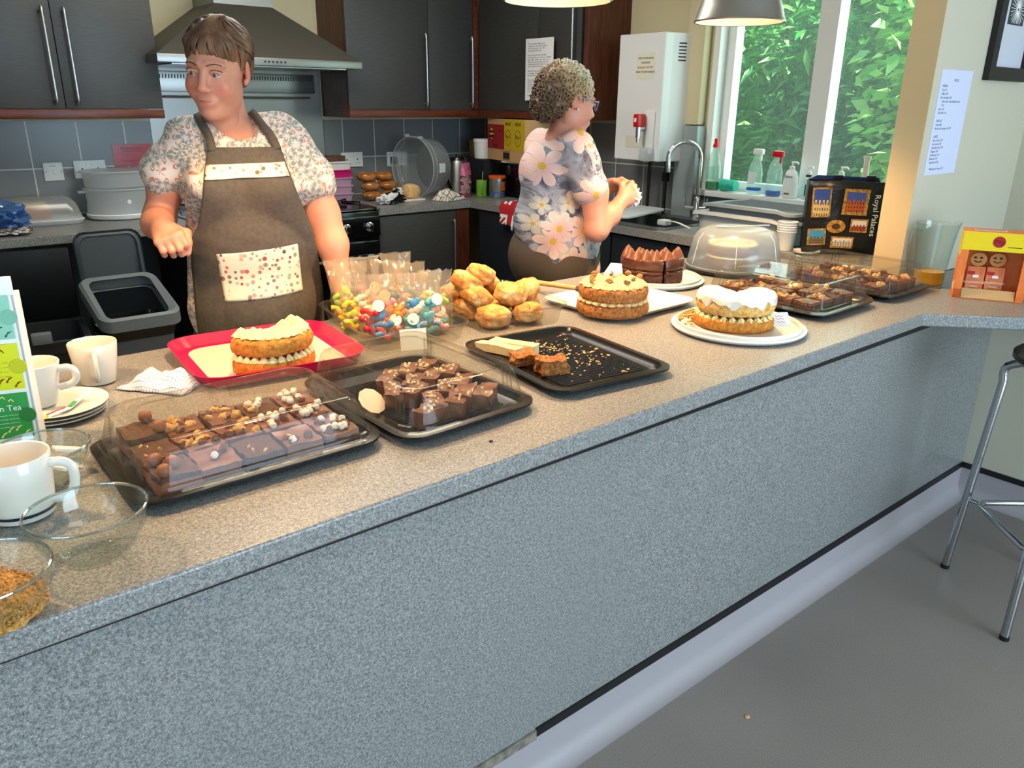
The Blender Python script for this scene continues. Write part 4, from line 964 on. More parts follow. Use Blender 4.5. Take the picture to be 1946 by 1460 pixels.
for k, (dx, dy, a) in enumerate(((.035, -.02, .4), (.02, -.045, 1.2), (-.01, -.03, 2.0), (.045, .005, .1), (-.035, -.01, .9))):
    bm = bmn(); box(bm, -.022, .022, -.013, .013, -.002, .003, .001)
    o = obj('sugar_packet', bm, M_wplate, None, loc=(.148+dx*.85, 1.365+dy*.85, ZI+.026+.0055*k), rot=(.5-.2*k, .35, a)); tag(o, 'white paper sachet in the glass bowl, '+('against the rim nearest the mug handle', 'pointing to the counter edge', 'in the middle', 'next to the brownie platter', 'on the tea display side')[k], 'sachet', 'sachets in the glass bowl')
t = gbowl('small clear glass dish at the far left edge, partly out of the picture', -.075, 1.12, .06, .05)
# tea bag display stand
t = thing('tea_display', 'white cardboard stand of tea envelopes at the left edge, yellow and green packs showing', 'display stand', (.118, 1.527, ZI+.0005), -.02)
H = .305; bm = bmn(); Mr = Matrix.Rotation(-.30, 4, 'X')
def ob(bm, x0, x1, y0, y1, z0, z1, b=0, mi=0): box(bm, x0, x1, y0, y1, z0, z1, b, mi=mi)
box(bm, -.19, .052, 0, .004, 0, H, .0015); box(bm, .046, .052, 0, .05, 0, H-.03, .001); box(bm, -.19, -.184, 0, .05, 0, H-.03, .001); box(bm, -.19, .052, .046, .05, 0, H-.03, .001)
box(bm, -.19, .052, -.012, 0, 0, .012, .001)
obj('stand', bm, mat('white card', '#f2efec', .55), t)
for k, (z0, z1, c, nm) in enumerate(((.025, .105, '#1f8f3c', 'green_envelope'), (.112, .192, '#d9dc1e', 'yellow_envelope'), (.200, .275, '#8fcdb6', 'mint_envelope'))):
    bm = bmn(); box(bm, -.045, .043, -.004, 0, z0, z1, .0015); box(bm, -.14, -.052, -.004, 0, z0, z1, .0015); e = obj(nm, bm, mat(nm, c, .45), t)
    bm = bmn(); lathe(bm, [(.013, 0), (.013, .001)], 24, M=Matrix.Translation((.043-.004, -.0045, (z0+z1)/2)) @ Matrix.Rotation(PI/2, 4, 'X')); obj('thumb_tab', bm, mat(nm+' tab', {'#1f8f3c': '#15702c', '#d9dc1e': '#c3c614', '#8fcdb6': '#7dbca5'}[c], .5), e)
    bm = bmn(); rr = random.Random(k)
    for q in range(7):
        x = -.036+.07*q/6; zz = z0+.012+.006*math.sin(q*1.7); tube(bm, bez([(x-.005, -.0046, zz-.004), (x, -.0046, zz+.003), (x+.005, -.0046, zz+.005)], 3), [.0006, .0018, .0006, .0016, .001, .0008, .0006], 5)
    for q in range(5):
        x = -.030+.06*q/5; zz = z1-.010+.003*math.sin(q*2.7); tube(bm, bez([(x-.004, -.0046, zz), (x, -.0046, zz+.003), (x+.004, -.0046, zz-.002)], 3), [.0006, .0016, .0006, .0014, .001, .0008, .0006], 5)
    obj('leaf_print', bm, mat('print '+nm, ('#e9e08a', '#7a2c1c', '#2c5c50')[k], .5), e)
    bm = bmn(); Mt_ = frame((0, -.0045, 0), (1, 0, 0), (0, 0, 1))
    if k == 0: text_bm(bm, [('Green Tea', .0145, .0, z1-.030), ('200mg', .001, 0, z1-.05)][:1]+[('~~~~ ~~~~~ ~~~~', .0062, 0, z1-.040-.007*q) for q in range(4)], Mt_)
    else: text_bm(bm, [('~~~~ ~~~~~ ~~', .007, 0, z1-.034-.008*q) for q in range(4)], Mt_)
    obj('lettering', bm, M_paper if k == 0 else mat('ochre print', '#a88a1a', .5), e, smooth=False)
t.rotation_euler = (-.06, 0, -.30)
# ---- checked cloth
def cloth(name, label, cat, cx, cy, z, L, W, seed, m, rz=0, hump=.02, edges=None):
    bm = bmn(); nx, ny = 34, 26; g = []
    for j in range(ny+1):
        row = []
        for i in range(nx+1):
            u, v = i/nx*2-1, j/ny*2-1; e = max(0, 1-max(abs(u), abs(v))**3)
            n1 = noise.noise(Vector((u*1.6+seed, v*1.6, seed*.3))); n2 = noise.noise(Vector((u*4+seed, v*4, 5)))
            h = max(.0008, hump*(e*(.65+.8*n1)+.25*n2*e)+.0012)
            row.append(bm.verts.new((u*L/2*(1+.12*n1), v*W/2*(1+.15*noise.noise(Vector((v*2, u*2, seed)))), h)))
        g.append(row)
    for j in range(ny):
        for i in range(nx): bm.faces.new((g[j][i], g[j][i+1], g[j+1][i+1], g[j+1][i]))
    o = obj(name, bm, m, None, loc=(cx, cy, z), rot=(0, 0, rz), smooth='soft', mods=[('SOLIDIFY', dict(thickness=.0018, offset=1))]); return tag(o, label, cat)
def m_check(name, base, line, sx, sy, wdt=.12, mode='grid'):
    m, nt, N, L, p = _nodes(name); v = texco(nt); s = N.new('ShaderNodeSeparateXYZ'); L.new(v, s.inputs[0])
    a = mth(nt, 'LESS_THAN', mth(nt, 'FRACT', mth(nt, 'MULTIPLY', s.outputs[0], sx)), wdt); b = mth(nt, 'LESS_THAN', mth(nt, 'FRACT', mth(nt, 'MULTIPLY', s.outputs[1], sy)), wdt)
    L.new(mixc(nt, mth(nt, 'MAXIMUM', a, b), base, line), p.inputs['Base Color']); p.inputs['Roughness'].default_value = .9; return m
cloth('checked_cloth', 'white cloth with thin blue checks, crumpled between the mugs and the big platter', 'cloth', .435, 1.715, ZI+.0008, .155, .10, 3, m_check('blue check cotton', '#e6e6ec', '#7f8fc0', 150, 150, .16), -.9, .035)
# ================================================================== right end of the counter
t = thing('juice_jug', 'clear plastic jug with a little orange juice, between the platter and the wall', 'jug', (2.828, 1.163, ZI+.0005), math.radians(155))
bm = bmn(); prof = [(.046, 0), (.049, .002), (.052, .06), (.058, .13), (.066, .205), (.068, .215)]
rings = []
for r_, z_ in prof+[(r_-.0025, z_) for r_, z_ in prof[::-1][:-1]]+[(.045, .005)]:
    ring = []
    for k in range(48):
        a = 2*PI*k/48; rr = r_
        if z_ > .15: rr += .030*math.exp(-((abs(((a-PI)+PI) % (2*PI)-PI))/.28)**2)*(z_-.15)/.065
        ring.append((rr*math.cos(a), rr*math.sin(a), z_))
    rings.append(ring)
loft(bm, rings, True, True); obj('jug_body', bm, M_glass, t)
bm = bmn(); tube(bm, bez([(.060, 0, .19), (.085, 0, .195), (.102, 0, .18), (.100, 0, .11), (.088, 0, .06), (.054, 0, .048)], 6), .006, 10); obj('handle', bm, M_glass, t)
bm = bmn(); lathe(bm, [(.0435, .0055), (.0475, .01), (.0485, .052)], 40); obj('orange_juice', bm, mat('orange juice', '#e9a812', .2, sss=.1), t)
# gingerbread box
M_gold_y = mat('yellow printed card', '#f0d312', .4); M_org = mat('orange printed card', '#e8722a', .45, c2='#f08a44', nscale=40); M_kraft = mat('brown kraft card', '#c9a06c', .75)
ex = Vector((.44, -.898, 0)); ang = math.atan2(ex.y, ex.x)
GB = (2.712, 1.030, ZI+.0005)
t = thing('gingerbread_box', 'yellow and orange display box of gingerbread men priced 79p', 'box', GB, ang)
W, D, H = .198, .085, .215
bm = bmn(); box(bm, 0, W, D-.002, D, 0, H); box(bm, 0, .002, .002, D, 0, H*.62); box(bm, W-.002, W, .002, D, 0, H*.62); box(bm, 0, W, 0, D, 0, .002)
box(bm, 0, .022, -.001, .001, 0, H*.73); box(bm, W-.022, W, -.001, .001, 0, H*.73); box(bm, 0, .022, -.001, .001, 0, .03)
obj('carton', bm, M_org, t, smooth=False)
bm = bmn(); box(bm, 0, .002, .002, D, H*.62, H); box(bm, W-.002, W, .002, D, H*.62, H); box(bm, 0, W, -.001, .001, H*.73, H); obj('yellow_header', bm, M_gold_y, t, smooth=False)
bm = bmn(); box(bm, 0, W, 0, D, H, H+.0015); obj('top_panel', bm, M_org, t, smooth=False)
bm = bmn(); box(bm, .03, .12, .02, .05, H+.0016, H+.0022)
for k in range(22): box(bm, .034+k*.0038, .0352+k*.0038, .022, .048, H+.0022, H+.0025, mi=1)
obj('barcode_panel', bm, [M_paper, M_ink], t, smooth=False)
bm = bmn(); prism(bm, [(.024, -.002), (W-.024, -.002), (W-.024, -.001), (.024, -.001)], .002, .034, M=Matrix.Rotation(-.42, 4, 'X')); obj('front_flap', bm, M_kraft, t, smooth=False)
bm = bmn(); lathe(bm, [(.0175, 0), (.0175, .001)], 32, M=Matrix.Translation((.100, -.0012, H-.028)) @ Matrix.Rotation(PI/2, 4, 'X')); pr = obj('price_roundel', bm, mat('red roundel', '#b3141e', .4), t, smooth=False)
bm = bmn(); text_bm(bm, [('79p', .019, .100, H-.0345)], frame((0, -.0026, 0), (1, 0, 0), (0, 0, 1))); obj('lettering', bm, M_ink, pr, smooth=False)
bm = bmn(); box(bm, .125, .165, -.0016, -.001, H-.044, H-.042); obj('small_print', bm, M_ink, t, smooth=False)
bm = bmn(); box(bm, -.0008, 0, .012, .022, .03, .05); box(bm, -.0008, 0, .03, .066, .02, .045); obj('side_print', bm, mat('pale side print', '#d9c9b0', .6), t, smooth=False)
M_ging = mat('gingerbread biscuit', '#b97a44', .8, bumpy=.4); M_wrap = mat('orange gingham wrapper', '#d26a34', .3, stops=[(.4, '#c96030'), (.6, '#de7c48')], nscale=50)
for k in range(2):
    x = .056+k*.056; q = Matrix.Translation(GB) @ Matrix.Rotation(ang, 4, 'Z') @ Vector((x, .022+.012*k, .003))
    g = thing('gingerbread_man', 'smiling gingerbread man in an orange wrapper, %s in the box' % ('first from the jug side', 'second from the jug side', 'half hidden at the far side')[k], 'biscuit', q, ang, 'gingerbread men in the box', rot=(-.08, 0, ang)); g.scale = (1.18, 1.1, 1.12)
    bm = bmn(); box(bm, -.022, .022, -.005, .005, 0, .088, .004); obj('wrapper', bm, M_wrap, g)
    bm = bmn(); lathe(bm, [(.019, 0), (.021, .004), (.019, .008)], 28, M=Matrix.Translation((0, .005, .108)) @ Matrix.Rotation(PI/2, 4, 'X')); h_ = obj('biscuit_head', bm, M_ging, g)
    bm = bmn(); sphere(bm, (-.007, -.004, .113), .0032, 8); sphere(bm, (.007, -.004, .113), .0032, 8); tube(bm, bez([(-.009, -.004, .104), (0, -.004, .100), (.009, -.004, .104)], 4), .0013, 6); obj('face', bm, M_rais, h_)
    bm = bmn(); box(bm, -.020, -.002, -.0062, -.005, .064, .074); obj('red_badge', bm, MATS['red roundel'], g, smooth=False)
    bm = bmn(); box(bm, -.006, .008, -.0064, -.005, .056, .064); obj('white_badge', bm, M_paper, g, smooth=False)
    bm = bmn(); text_bm(bm, [('GINGERBREAD', .0078, 0, .040), ('MAN', .0082, 0, .028)], frame((0, -.0056, 0), (1, 0, 0), (0, 0, 1))); obj('lettering', bm, M_cardw, g, smooth=False)
# shopping bag of framed palaces
e_ = Vector((.185, -.205, 0)).normalized(); ang = math.atan2(e_.y, e_.x); BP = Vector((2.928, 1.708, ZB+.0006))
t = thing('shopping_bag', 'black reusable shopping bag printed with gold-framed palace pictures', 'shopping bag', BP, ang)
W, D, H = .275, .095, .285; bm = bmn()
rings = []
for k in range(9):
    z = H*k/8; o_ = .004*math.sin(k*1.3); s = 1+.02*k/8; rings.append([(-.004*s+o_*.3, 0+.004*math.sin(k), z), (W*.5, -.006*math.sin(k*.9), z+.004*(k == 8)), (W*s, o_, z), (W*s, D*.8+.02*k/8, z), (W*.5, D*.8+.01*math.sin(k), z), (0, D*.8+.02*k/8, z)])
loft(bm, rings, True, False); obj('bag_body', bm, mat('glossy black woven bag', '#17171a', .3, bumpy=.5, bscale=18, bdist=.01), t, smooth='soft', mods=[('SOLIDIFY', dict(thickness=.001))])
bm = bmn(); loft(bm, [[(.0, D*.8+.014, H-.002), (W, D*.8+.014, H-.002)], [(.04, D*.8+.018, H+.016), (W, D*.8+.014, H+.010)]], False, False, closed=False); obj('blue_lining', bm, mat('blue lining', '#1e2f6c', .6), t, smooth=False, mods=[('SOLIDIFY', dict(thickness=.001))])
bm = bmn(); box(bm, .10, .135, D*.8+.008, D*.8+.018, H-.01, H+.018, .002); box(bm, .225, .26, D*.8+.006, D*.8+.016, H-.01, H+.018, .002); obj('strap', bm, M_black, t)
M_fr = mat('gilt picture frame print', '#a9772c', .4, stops=[(.3, '#5f3f16'), (.5, '#b0812f'), (.7, '#d9b463')], nscale=90)
def m_pal(name, sky, wallc, top):
    m, nt, N, L, p = _nodes(name); v = texco(nt, (1, 1, 1), 'Generated'); s = N.new('ShaderNodeSeparateXYZ'); L.new(v, s.inputs[0]); u, w_ = s.outputs[0], s.outputs[2]
    sil = mth(nt, 'ADD', top, mth(nt, 'MULTIPLY', mth(nt, 'GREATER_THAN', mth(nt, 'FRACT', mth(nt, 'MULTIPLY', u, 4.5)), .5), .14))
    win = mth(nt, 'MULTIPLY', mth(nt, 'LESS_THAN', mth(nt, 'FRACT', mth(nt, 'MULTIPLY', u, 7)), .35), mth(nt, 'LESS_THAN', mth(nt, 'FRACT', mth(nt, 'MULTIPLY', w_, 5)), .5))
    c = mixc(nt, win, wallc, '#2c1c14'); L.new(mixc(nt, mth(nt, 'GREATER_THAN', w_, sil), c, sky), p.inputs['Base Color']); p.inputs['Roughness'].default_value = .35; return m
pics = [(.012, .145, .072, .115, m_pal('pale tower photo', '#2f4f9e', '#cdb98a', .45), -.10), (.125, .160, .095, .100, m_pal('red palace photo', '#3a55a8', '#b4532a', .5), .06), (.165, .092, .065, .052, m_pal('red house photo', '#e8e4e0', '#9a3a2a', .45), .05), (.010, .035, .07, .065, m_pal('blue sky palace photo', '#3f94c8', '#6a6250', .4), -.12), (.100, .028, .085, .045, m_pal('white arcade photo', '#e9e6e2', '#c8c0b8', .6), .02)]
for k, (x, z, w_, h_, m_, sk) in enumerate(pics):
    Mp = Matrix.Translation((x, -.009, z)) @ Matrix.Rotation(sk*.5, 4, 'Y')
    bm = bmn(); box(bm, 0, w_, -.0005, .0008, 0, h_, M=Mp); f = obj('gold_frame', bm, M_fr, t, smooth=False)
    bw = .012 if k == 1 else .006
    bm = bmn(); box(bm, bw, w_-bw, -.0014, -.0005, bw, h_-bw, M=Mp); obj('palace_picture', bm, m_, f, smooth=False)
Mo = Matrix.Translation((.112, -.0085, .112)) @ Matrix.Rotation(PI/2, 4, 'X')
bm = bmn(); lathe(bm, [(.031, 0), (.031, .001)], 32, M=Mo @ Matrix.Diagonal((1.15, .85, 1, 1))); f = obj('oval_frame', bm, M_fr, t, smooth=False)
bm = bmn(); lathe(bm, [(.014, .001), (.014, .0015)], 24, M=Mo @ Matrix.Diagonal((1.15, .85, 1, 1))); obj('oval_portrait', bm, mat('brown portrait', '#4a3320', .5), f, smooth=False)
bm = bmn(); text_bm(bm, [('Royal Palaces', .030, 0, 0)], frame((.243, -.0085, .158), (0, 0, -1), (1, 0, 0))); obj('lettering', bm, M_paper, t, smooth=False)
# framed print and price list on the short wall
t = thing('framed_print', 'black framed black-and-white print hanging above the price list', 'picture', (3.14, YN, 1.565))
W, H = .345, .46; bm = bmn(); b_ = .045
box(bm, 0, b_, -.022, -.001, 0, H); box(bm, W-b_, W, -.022, -.001, 0, H); box(bm, b_, W-b_, -.022, -.001, 0, b_); box(bm, b_, W-b_, -.022, -.001, H-b_, H); obj('frame', bm, M_black, t, smooth=False)
bm = bmn(); box(bm, b_, W-b_, -.008, -.001, b_, H-b_); obj('mount', bm, mat('pale lilac mount', '#c9cbd8', .6), t, smooth=False)
bm = bmn(); box(bm, .10, .235, -.0095, -.008, .185, H-b_); a_ = obj('print', bm, mat('dark grey print', '#3a3a3c', .6), t, smooth=False)
bm = bmn(); r = random.Random(2)
for k in range(26):
    a = 2*PI*k/26; c = Vector((.168, -.0098, .235)); tube(bm, [c+Vector((math.cos(a)*.006, 0, math.sin(a)*.006)), c+Vector((math.cos(a+.2)*.062, 0, max(-.045, math.sin(a+.2)*.055)))], .0012, 4)
for k in range(34):
    x, z = .105+(k % 6)*.022+.011*((k//6) % 2), .30+(k//6)*.020
    if z < H-b_-.01 and x < .228: tube(bm, [(x+.010*math.cos(q), -.0098, z+.011*math.sin(q)) for q in [PI/3*i+PI/6 for i in range(6)]], .0011, 4, closed=True)
obj('white_lines', bm, M_paper, a_, smooth=False)
t = thing('price_list', 'white typed price list taped to the short wall beside the window', 'price list', (2.822, YN, 1.255))
bm = bmn(); box(bm, 0, .236, -.0015, -.0002, 0, .336); obj('sheet', bm, mat('bluish white paper', '#cfd4ee', .7), t, smooth=False)
L_ = [('PRICES', .012, .10, .300), ('DRINKS', .011, .02, .282), ('Tea 1.50', .0105, .02, .270), ('Coffee 1.80', .0105, .02, .258), ('Hot chocolate 2.00', .0105, .02, .246), ('with cream, marshmallows extra', .0105, .035, .234), ('2.50', .0105, .035, .222), ('Juice 1.20', .0105, .02, .210), ('Soft drink 1.20', .0105, .02, .198),
      ('SNACKS', .011, .02, .172), ('Crisps 80p', .0105, .02, .160), ('Bacon bun, sausage roll 2.50', .0105, .02, .148), ('CAKES', .011, .02, .122), ('Slice of cake 2.50', .0105, .02, .110), ('Fruit scone 2.00', .0105, .02, .098), ('Chocolate slice 2.00', .0105, .02, .086), ('Flapjack 1.80', .0105, .02, .074), ('Shortbread 1.50', .0105, .02, .062), ('Brownie 2.00', .0105, .02, .050), ('Gingerbread 79p', .0105, .02, .038), ('With jam and cream 2.50', .0105, .03, .016)]
bm = bmn(); text_bm(bm, L_, frame((0, -.0017, 0), (1, 0, 0), (0, 0, 1)), align='LEFT', ext=.0001); obj('lettering', bm, mat('grey type', '#55586a', .7), t, smooth=False)
# notice on the corner cabinet (root made earlier)
t = [o for o in bpy.data.objects if o.name.startswith('typed_notice')][0]; t.location = (XF-.0195-.0105, 3.693, 1.486)
bm = bmn(); box(bm, -.001, 0, -.236, 0, 0, .326); obj('sheet', bm, M_paper, t, smooth=False)
ls = ['Please Customer Fridge  not to', 'managed by volunteers who give up', 'their  own  time  to  keep  this', 'community kitchen open.', '', 'If you feel that the tap is not clean', 'and  dirty  when  you  rinse  in  an  orange', 'mug,  kettle  always  leave  where  you', 'Rinse  your  cups  washed  with  your', 'washing water and we will do our', 'best to refill the kettle again.', '', 'Please fill in days this sheet', 'or  message  someone  for  help', 'from everyone here.', '', 'By your signature it is', 'only  fair  and  kind  for', 'those who want to use', 'the  hall  and  keep  it', 'nice and clean for us', 'soon', '', 'Thank you']
bm = bmn(); text_bm(bm, [(s, .0112, .022, .295-k*.0118) for k, s in enumerate(ls) if s], frame((-.0012, 0, 0), (0, -1, 0), (0, 0, 1)), align='LEFT', ext=.0001); obj('lettering', bm, M_ink, t, smooth=False)
# bar stool
C0 = Vector((2.60, .60, 0)); t = thing('bar_stool', 'chrome-legged bar stool with black round seat at the counter end', 'stool', C0)
bm = bmn(); lathe(bm, [(.10, .775), (.165, .778), (.178, .79), (.178, .805), (.165, .815), (.05, .812)], 48); obj('seat', bm, mat('black vinyl seat', '#101012', .3), t)
M_tub = mat('dull chrome tube', '#b4b9bc', .16, 1)
feet = [(.01, .24), (-.25, -.04), (-.01, -.24), (.25, .04)]; fr = []
for k, (fx, fy) in enumerate(feet):
    f = Vector((fx, fy, .006)); tp = Vector((fx*.80, fy*.80, .735)); n_ = Vector((fx*.45, fy*.45, .772)); bm = bmn()
    tube(bm, [f, f.lerp(tp, .5)]+bez([f.lerp(tp, .93), tp, n_], 5), .0125, 14); o = obj('leg', bm, M_tub, t)
    bm = bmn(); tube(bm, [f+Vector((0, 0, -.005)), f+Vector((0, 0, .008))], .0138, 14); obj('rubber_foot', bm, M_black, o)
    q = f.lerp(tp, .36); fr.append(q)
bm = bmn(); loop = []
for k in range(4):
    a, b = fr[k]*1.0, fr[(k+1) % 4]; a2 = a*.86+Vector((0, 0, a.z*.14)); b2 = b*.86+Vector((0, 0, b.z*.14)); d = (b2-a2); loop += [a2+d*.10, a2+d*.5, a2+d*.90]
tube(bm, loop, .0095, 10, closed=True)
for q in fr: tube(bm, [q, q*.84+Vector((0, 0, q.z*.16))], .006, 8)
obj('footrest', bm, M_tub, t)
o = thing('bar_stool', 'second chrome-legged bar stool standing behind the camera, out of the picture', 'stool', (0, 0, -50)); bpy.data.objects.remove(o)
bm = bmn(); blob(bm, (0, 0, 0), (.007, .006, .002), 3, .5, 2, 2); tag(obj('floor_crumb', bm, M_nut, None, loc=(1.492, .849, .0015)), 'brown crumb lying on the grey floor', 'crumb')
bm = bmn(); blob(bm, (0, 0, 0), (.004, .003, .002), 4, .5, 2, 2); tag(obj('counter_crumb', bm, M_chocd, None, loc=(.81, 1.041, ZI+.0015)), 'dark crumb on the worktop below the second platter', 'crumb')
# ================================================================== sink side
t = thing('chopping_board', 'white plastic chopping board with a handle slot lying across the sink', 'chopping board', (3.19, 2.99, ZB+.0165), .0, rot=(0, -.05, .08))
bm = bmn()
o_r = rrect(.34, .42, .04, 0, 5); i_r = [( .0+.045*math.cos(2*PI*k/24)*.45, .165-.165+.0+.0, 0) for k in range(24)]
sl = [(.115+.016*math.cos(2*PI*k/24), -.0+.052*math.sin(2*PI*k/24), 0) for k in range(24)]
for z in (0, .009):
    pass
outer = [Vector((x, y, 0)) for x, y, _ in o_r]; n = len(outer)
def ringface(z): return [bm.verts.new((p.x, p.y, z)) for p in outer], [bm.verts.new((p[0], p[1], z)) for p in sl]
oa, ia = ringface(0); ob_, ib = ringface(.009)
for A, B in ((oa, ia), (ob_, ib)):
    es = [bm.edges.new((A[i], A[(i+1) % n])) for i in range(n)]+[bm.edges.new((B[i], B[(i+1) % 24])) for i in range(24)]
    bmesh.ops.triangle_fill(bm, use_beauty=True, edges=es)
for i in range(n): bm.faces.new((oa[i], oa[(i+1) % n], ob_[(i+1) % n], ob_[i]))
for i in range(24): bm.faces.new((ia[i], ia[(i+1) % 24], ib[(i+1) % 24], ib[i]))
obj('board', bm, mat('white cutting plastic', '#dfe6ea', .35), t, smooth=False)
M_gbas = mat('grey plastic', '#b2babe', .4)
def basin(label, cx, cy, z, W, D, H, m, rz=0):
    t = thing('washing_up_bowl', label, 'washing-up bowl', (cx, cy, z), rz, 'grey washing-up bowls beside the sink')
    bm = bmn(); base = []
    def wav(k, n): a = 2*PI*k/n; return .016*math.cos(2*a)
    for w_, d_, zz, wv in ((W-.045, D-.05, 0, 0), (W-.035, D-.04, .004, 0), (W-.02, D-.02, H-.01, .7), (W+.012, D+.012, H-.002, 1), (W+.016, D+.016, H-.010, 1), (W+.020, D+.020, H-.010, 1), (W+.016, D+.016, H+.002, 1), (W-.014, D-.014, H+.001, 1), (W-.03, D-.03, H-.01, .7), (W-.05, D-.055, .006, 0)):
        r_ = rrect(w_, d_, .07, zz, 8); nn = len(r_); base.append([(x, y, zz+wv*.030*math.cos(PI*y/(D/2))**1) for k, (x, y, _) in enumerate(r_)])
    loft(bm, base); obj('bowl_body', bm, m, t); return t
basin('large grey washing-up bowl with wavy rim, in front of the other', 3.075, 2.035, ZB+.0008, .32, .50, .135, M_gbas)
basin('grey washing-up bowl nested inside the front one, nearer the window', 3.095, 2.025, ZB+.055, .29, .47, .115, mat('darker grey plastic', '#838d93', .4))
t = thing('dish_brush', 'pale plastic dish brush lying by the washing-up bowls', 'brush', (3.00, 2.42, ZB+.02), 0)
bm = bmn(); tube(bm, bez([(-.02, -.10, 0), (0, 0, .015), (.03, .08, .008)], 5), .006, 8, flat=.6); obj('handle', bm, M_wplate, t)
bm = bmn(); box(bm, .01, .06, .08, .13, -.012, .014, .006); obj('brush_head', bm, mat('bristles', '#cfd4d6', .8, bumpy=1, bscale=300), t)
# stacked paper cups and white plate behind the dome
for k in range(5):
    bm = bmn(); lathe(bm, [(.030, 0), (.0405, .075), (.042, .077), (.0405, .079), (.039, .076), (.028, .003)], 32); o = obj('paper_cup', bm, M_white, None, loc=(2.938, 1.795, ZB+.0008+k*.0095)); tag(o, 'white paper cup in the upside stack beside the cake dome, '+('at the bottom', 'second up', 'middle', 'second from top', 'topmost')[k], 'cup', 'stacked paper cups')
bm = bmn(); lathe(bm, [(.06, 0), (.085, .008), (.088, .014), (.083, .013), (.058, .005)], 48); o = obj('white_bowl', bm, M_wcer, None, loc=(3.03, 1.69+.04, ZB+.001)); o.location = (3.07, 1.80-.13+.02, ZB+.001)
o.location = (2.925, 1.69, ZB+.001); o.scale = (.6, .6, 1); tag(o, 'white shallow dish between the paper cups and the shopping bag', 'dish')
# ---- window sill things
ZS = 1.0555; XS = 3.470
def bottle(name, label, cat, y, prof, m, x=XS, parts=()):
    t = thing(name, label, cat, (x, y, ZS), 0); bm = bmn(); lathe(bm, prof, 28, M=Matrix.Diagonal((.7, 1, 1, 1))); obj('bottle_body', bm, m, t)
    for nm, f, mm in parts: bm = bmn(); f(bm); obj(nm, bm, mm, t)
    return t
M_red = mat('bright red plastic', '#d5121c', .3); M_grn = mat('green detergent', '#0f8a3e', .2); M_blu = mat('blue cleaning liquid', '#1668d8', .2); M_lbl = mat('pale label film', '#dfe8e6', .4)
M_bot = clearmat('clear bottle', '#eefaf4', .06, .18, '#dff0ea', .05, 1.4)
def trig(bm, r=.010, h=.19): box(bm, -.012, .012, -.035, .018, h, h+.028, .006); box(bm, -.006, .006, -.028, -.020, h-.03, h, .003)
bottle('washing_up_liquid', 'tall clear bottle of green washing-up liquid with red cap, by the tap', 'bottle', 2.585, [(.036, 0), (.040, .004), (.042, .06), (.038, .12), (.026, .17), (.014, .205), (.012, .212)], M_bot,
       parts=(('cap', lambda b: (lathe(b, [(.014, .212), (.015, .222), (.009, .236), (.011, .25), (.006, .256)], 18)), M_red), ('green_liquid', lambda b: lathe(b, [(.034, .003), (.039, .006), (.040, .042)], 24, M=Matrix.Diagonal((.68, .98, 1, 1))), M_grn), ('label', lambda b: lathe(b, [(.0424, .055), (.0388, .118)], 24, cap0=False, cap1=False, M=Matrix.Diagonal((.7, 1, 1, 1))), M_bot)))
t = thing('green_beaker', 'teal green plastic beaker lying on its side on the window sill', 'beaker', (XS, 2.49, ZS+.031), 0)
bm = bmn(); Mx = Matrix.Rotation(-PI/2, 4, 'X'); lathe(bm, [(.026, 0), (.031, .085), (.029, .085), (.024, .003)], 28, M=Mx @ Matrix.Translation((0, 0, -.05))); obj('beaker_body', bm, mat('teal speckled plastic', '#12a58e', .4, c2='#3cbfa8', nscale=90), t)
bottle('spray_bottle', 'clear trigger spray bottle with white head and blue liquid, middle of the sill', 'spray bottle', 2.335, [(.034, 0), (.038, .004), (.038, .10), (.030, .14), (.015, .17), (.014, .19)], M_bot,
       parts=(('trigger_head', lambda b: trig(b), M_white), ('blue_band', lambda b: lathe(b, [(.0388, .020), (.0388, .032)], 24, cap0=False, cap1=False, M=Matrix.Diagonal((.7, 1, 1, 1))), M_blu), ('label', lambda b: box(b, -.0285, -.0275, -.02, .02, .05, .11), M_lbl)))
bottle('spray_bottle', 'clear spray bottle with a red trigger and bright blue liquid at its base', 'spray bottle', 2.225, [(.036, 0), (.040, .004), (.038, .11), (.028, .15), (.014, .175), (.013, .188)], M_bot,
       parts=(('trigger_head', lambda b: trig(b, h=.185), M_red), ('blue_liquid', lambda b: lathe(b, [(.035, .003), (.0385, .006), (.0385, .028)], 24, M=Matrix.Diagonal((.68, .98, 1, 1))), M_blu)))
def pump(b, z=.132, l=.035): lathe(b, [(.012, z), (.012, z+.014), (.004, z+.016), (.004, z+.03)], 14); tube(b, [(0, .004, z+.032), (-.005, -l*.7, z+.034), (-.006, -l, z+.028)], .005, 8)
def dovetext():
    b = bmn(); text_bm(b, [('Dove', .020, 0, .095)], frame((-.0262, 0, 0), (0, -1, 0), (0, 0, 1))); return b
t = bottle('soap_dispenser', 'white pump bottle of hand soap with dark lettering on the sill', 'soap dispenser', 2.135, [(.030, 0), (.037, .004), (.038, .06), (.036, .095), (.026, .122), (.013, .132)], M_white,
       parts=(('pump', lambda b: pump(b), M_white), ('gold_band', lambda b: box(b, -.0265, -.0255, -.014, .014, .018, .026), mat('gold print', '#7c6030', .5))))
obj('lettering', dovetext(), mat('navy print', '#23304e', .5), t, smooth=False)
bottle('hand_gel', 'slim clear pump bottle with a dark collar beside the white soap', 'bottle', 2.045, [(.020, 0), (.023, .003), (.023, .085), (.014, .10), (.011, .105)], M_bot, parts=(('collar', lambda b: lathe(b, [(.013, .105), (.013, .115)], 16), M_ink), ('pump', lambda b: pump(b, .115, .025), M_white), ('dark_print', lambda b: box(b, -.0168, -.0162, -.003, .003, .02, .07), M_ink)))
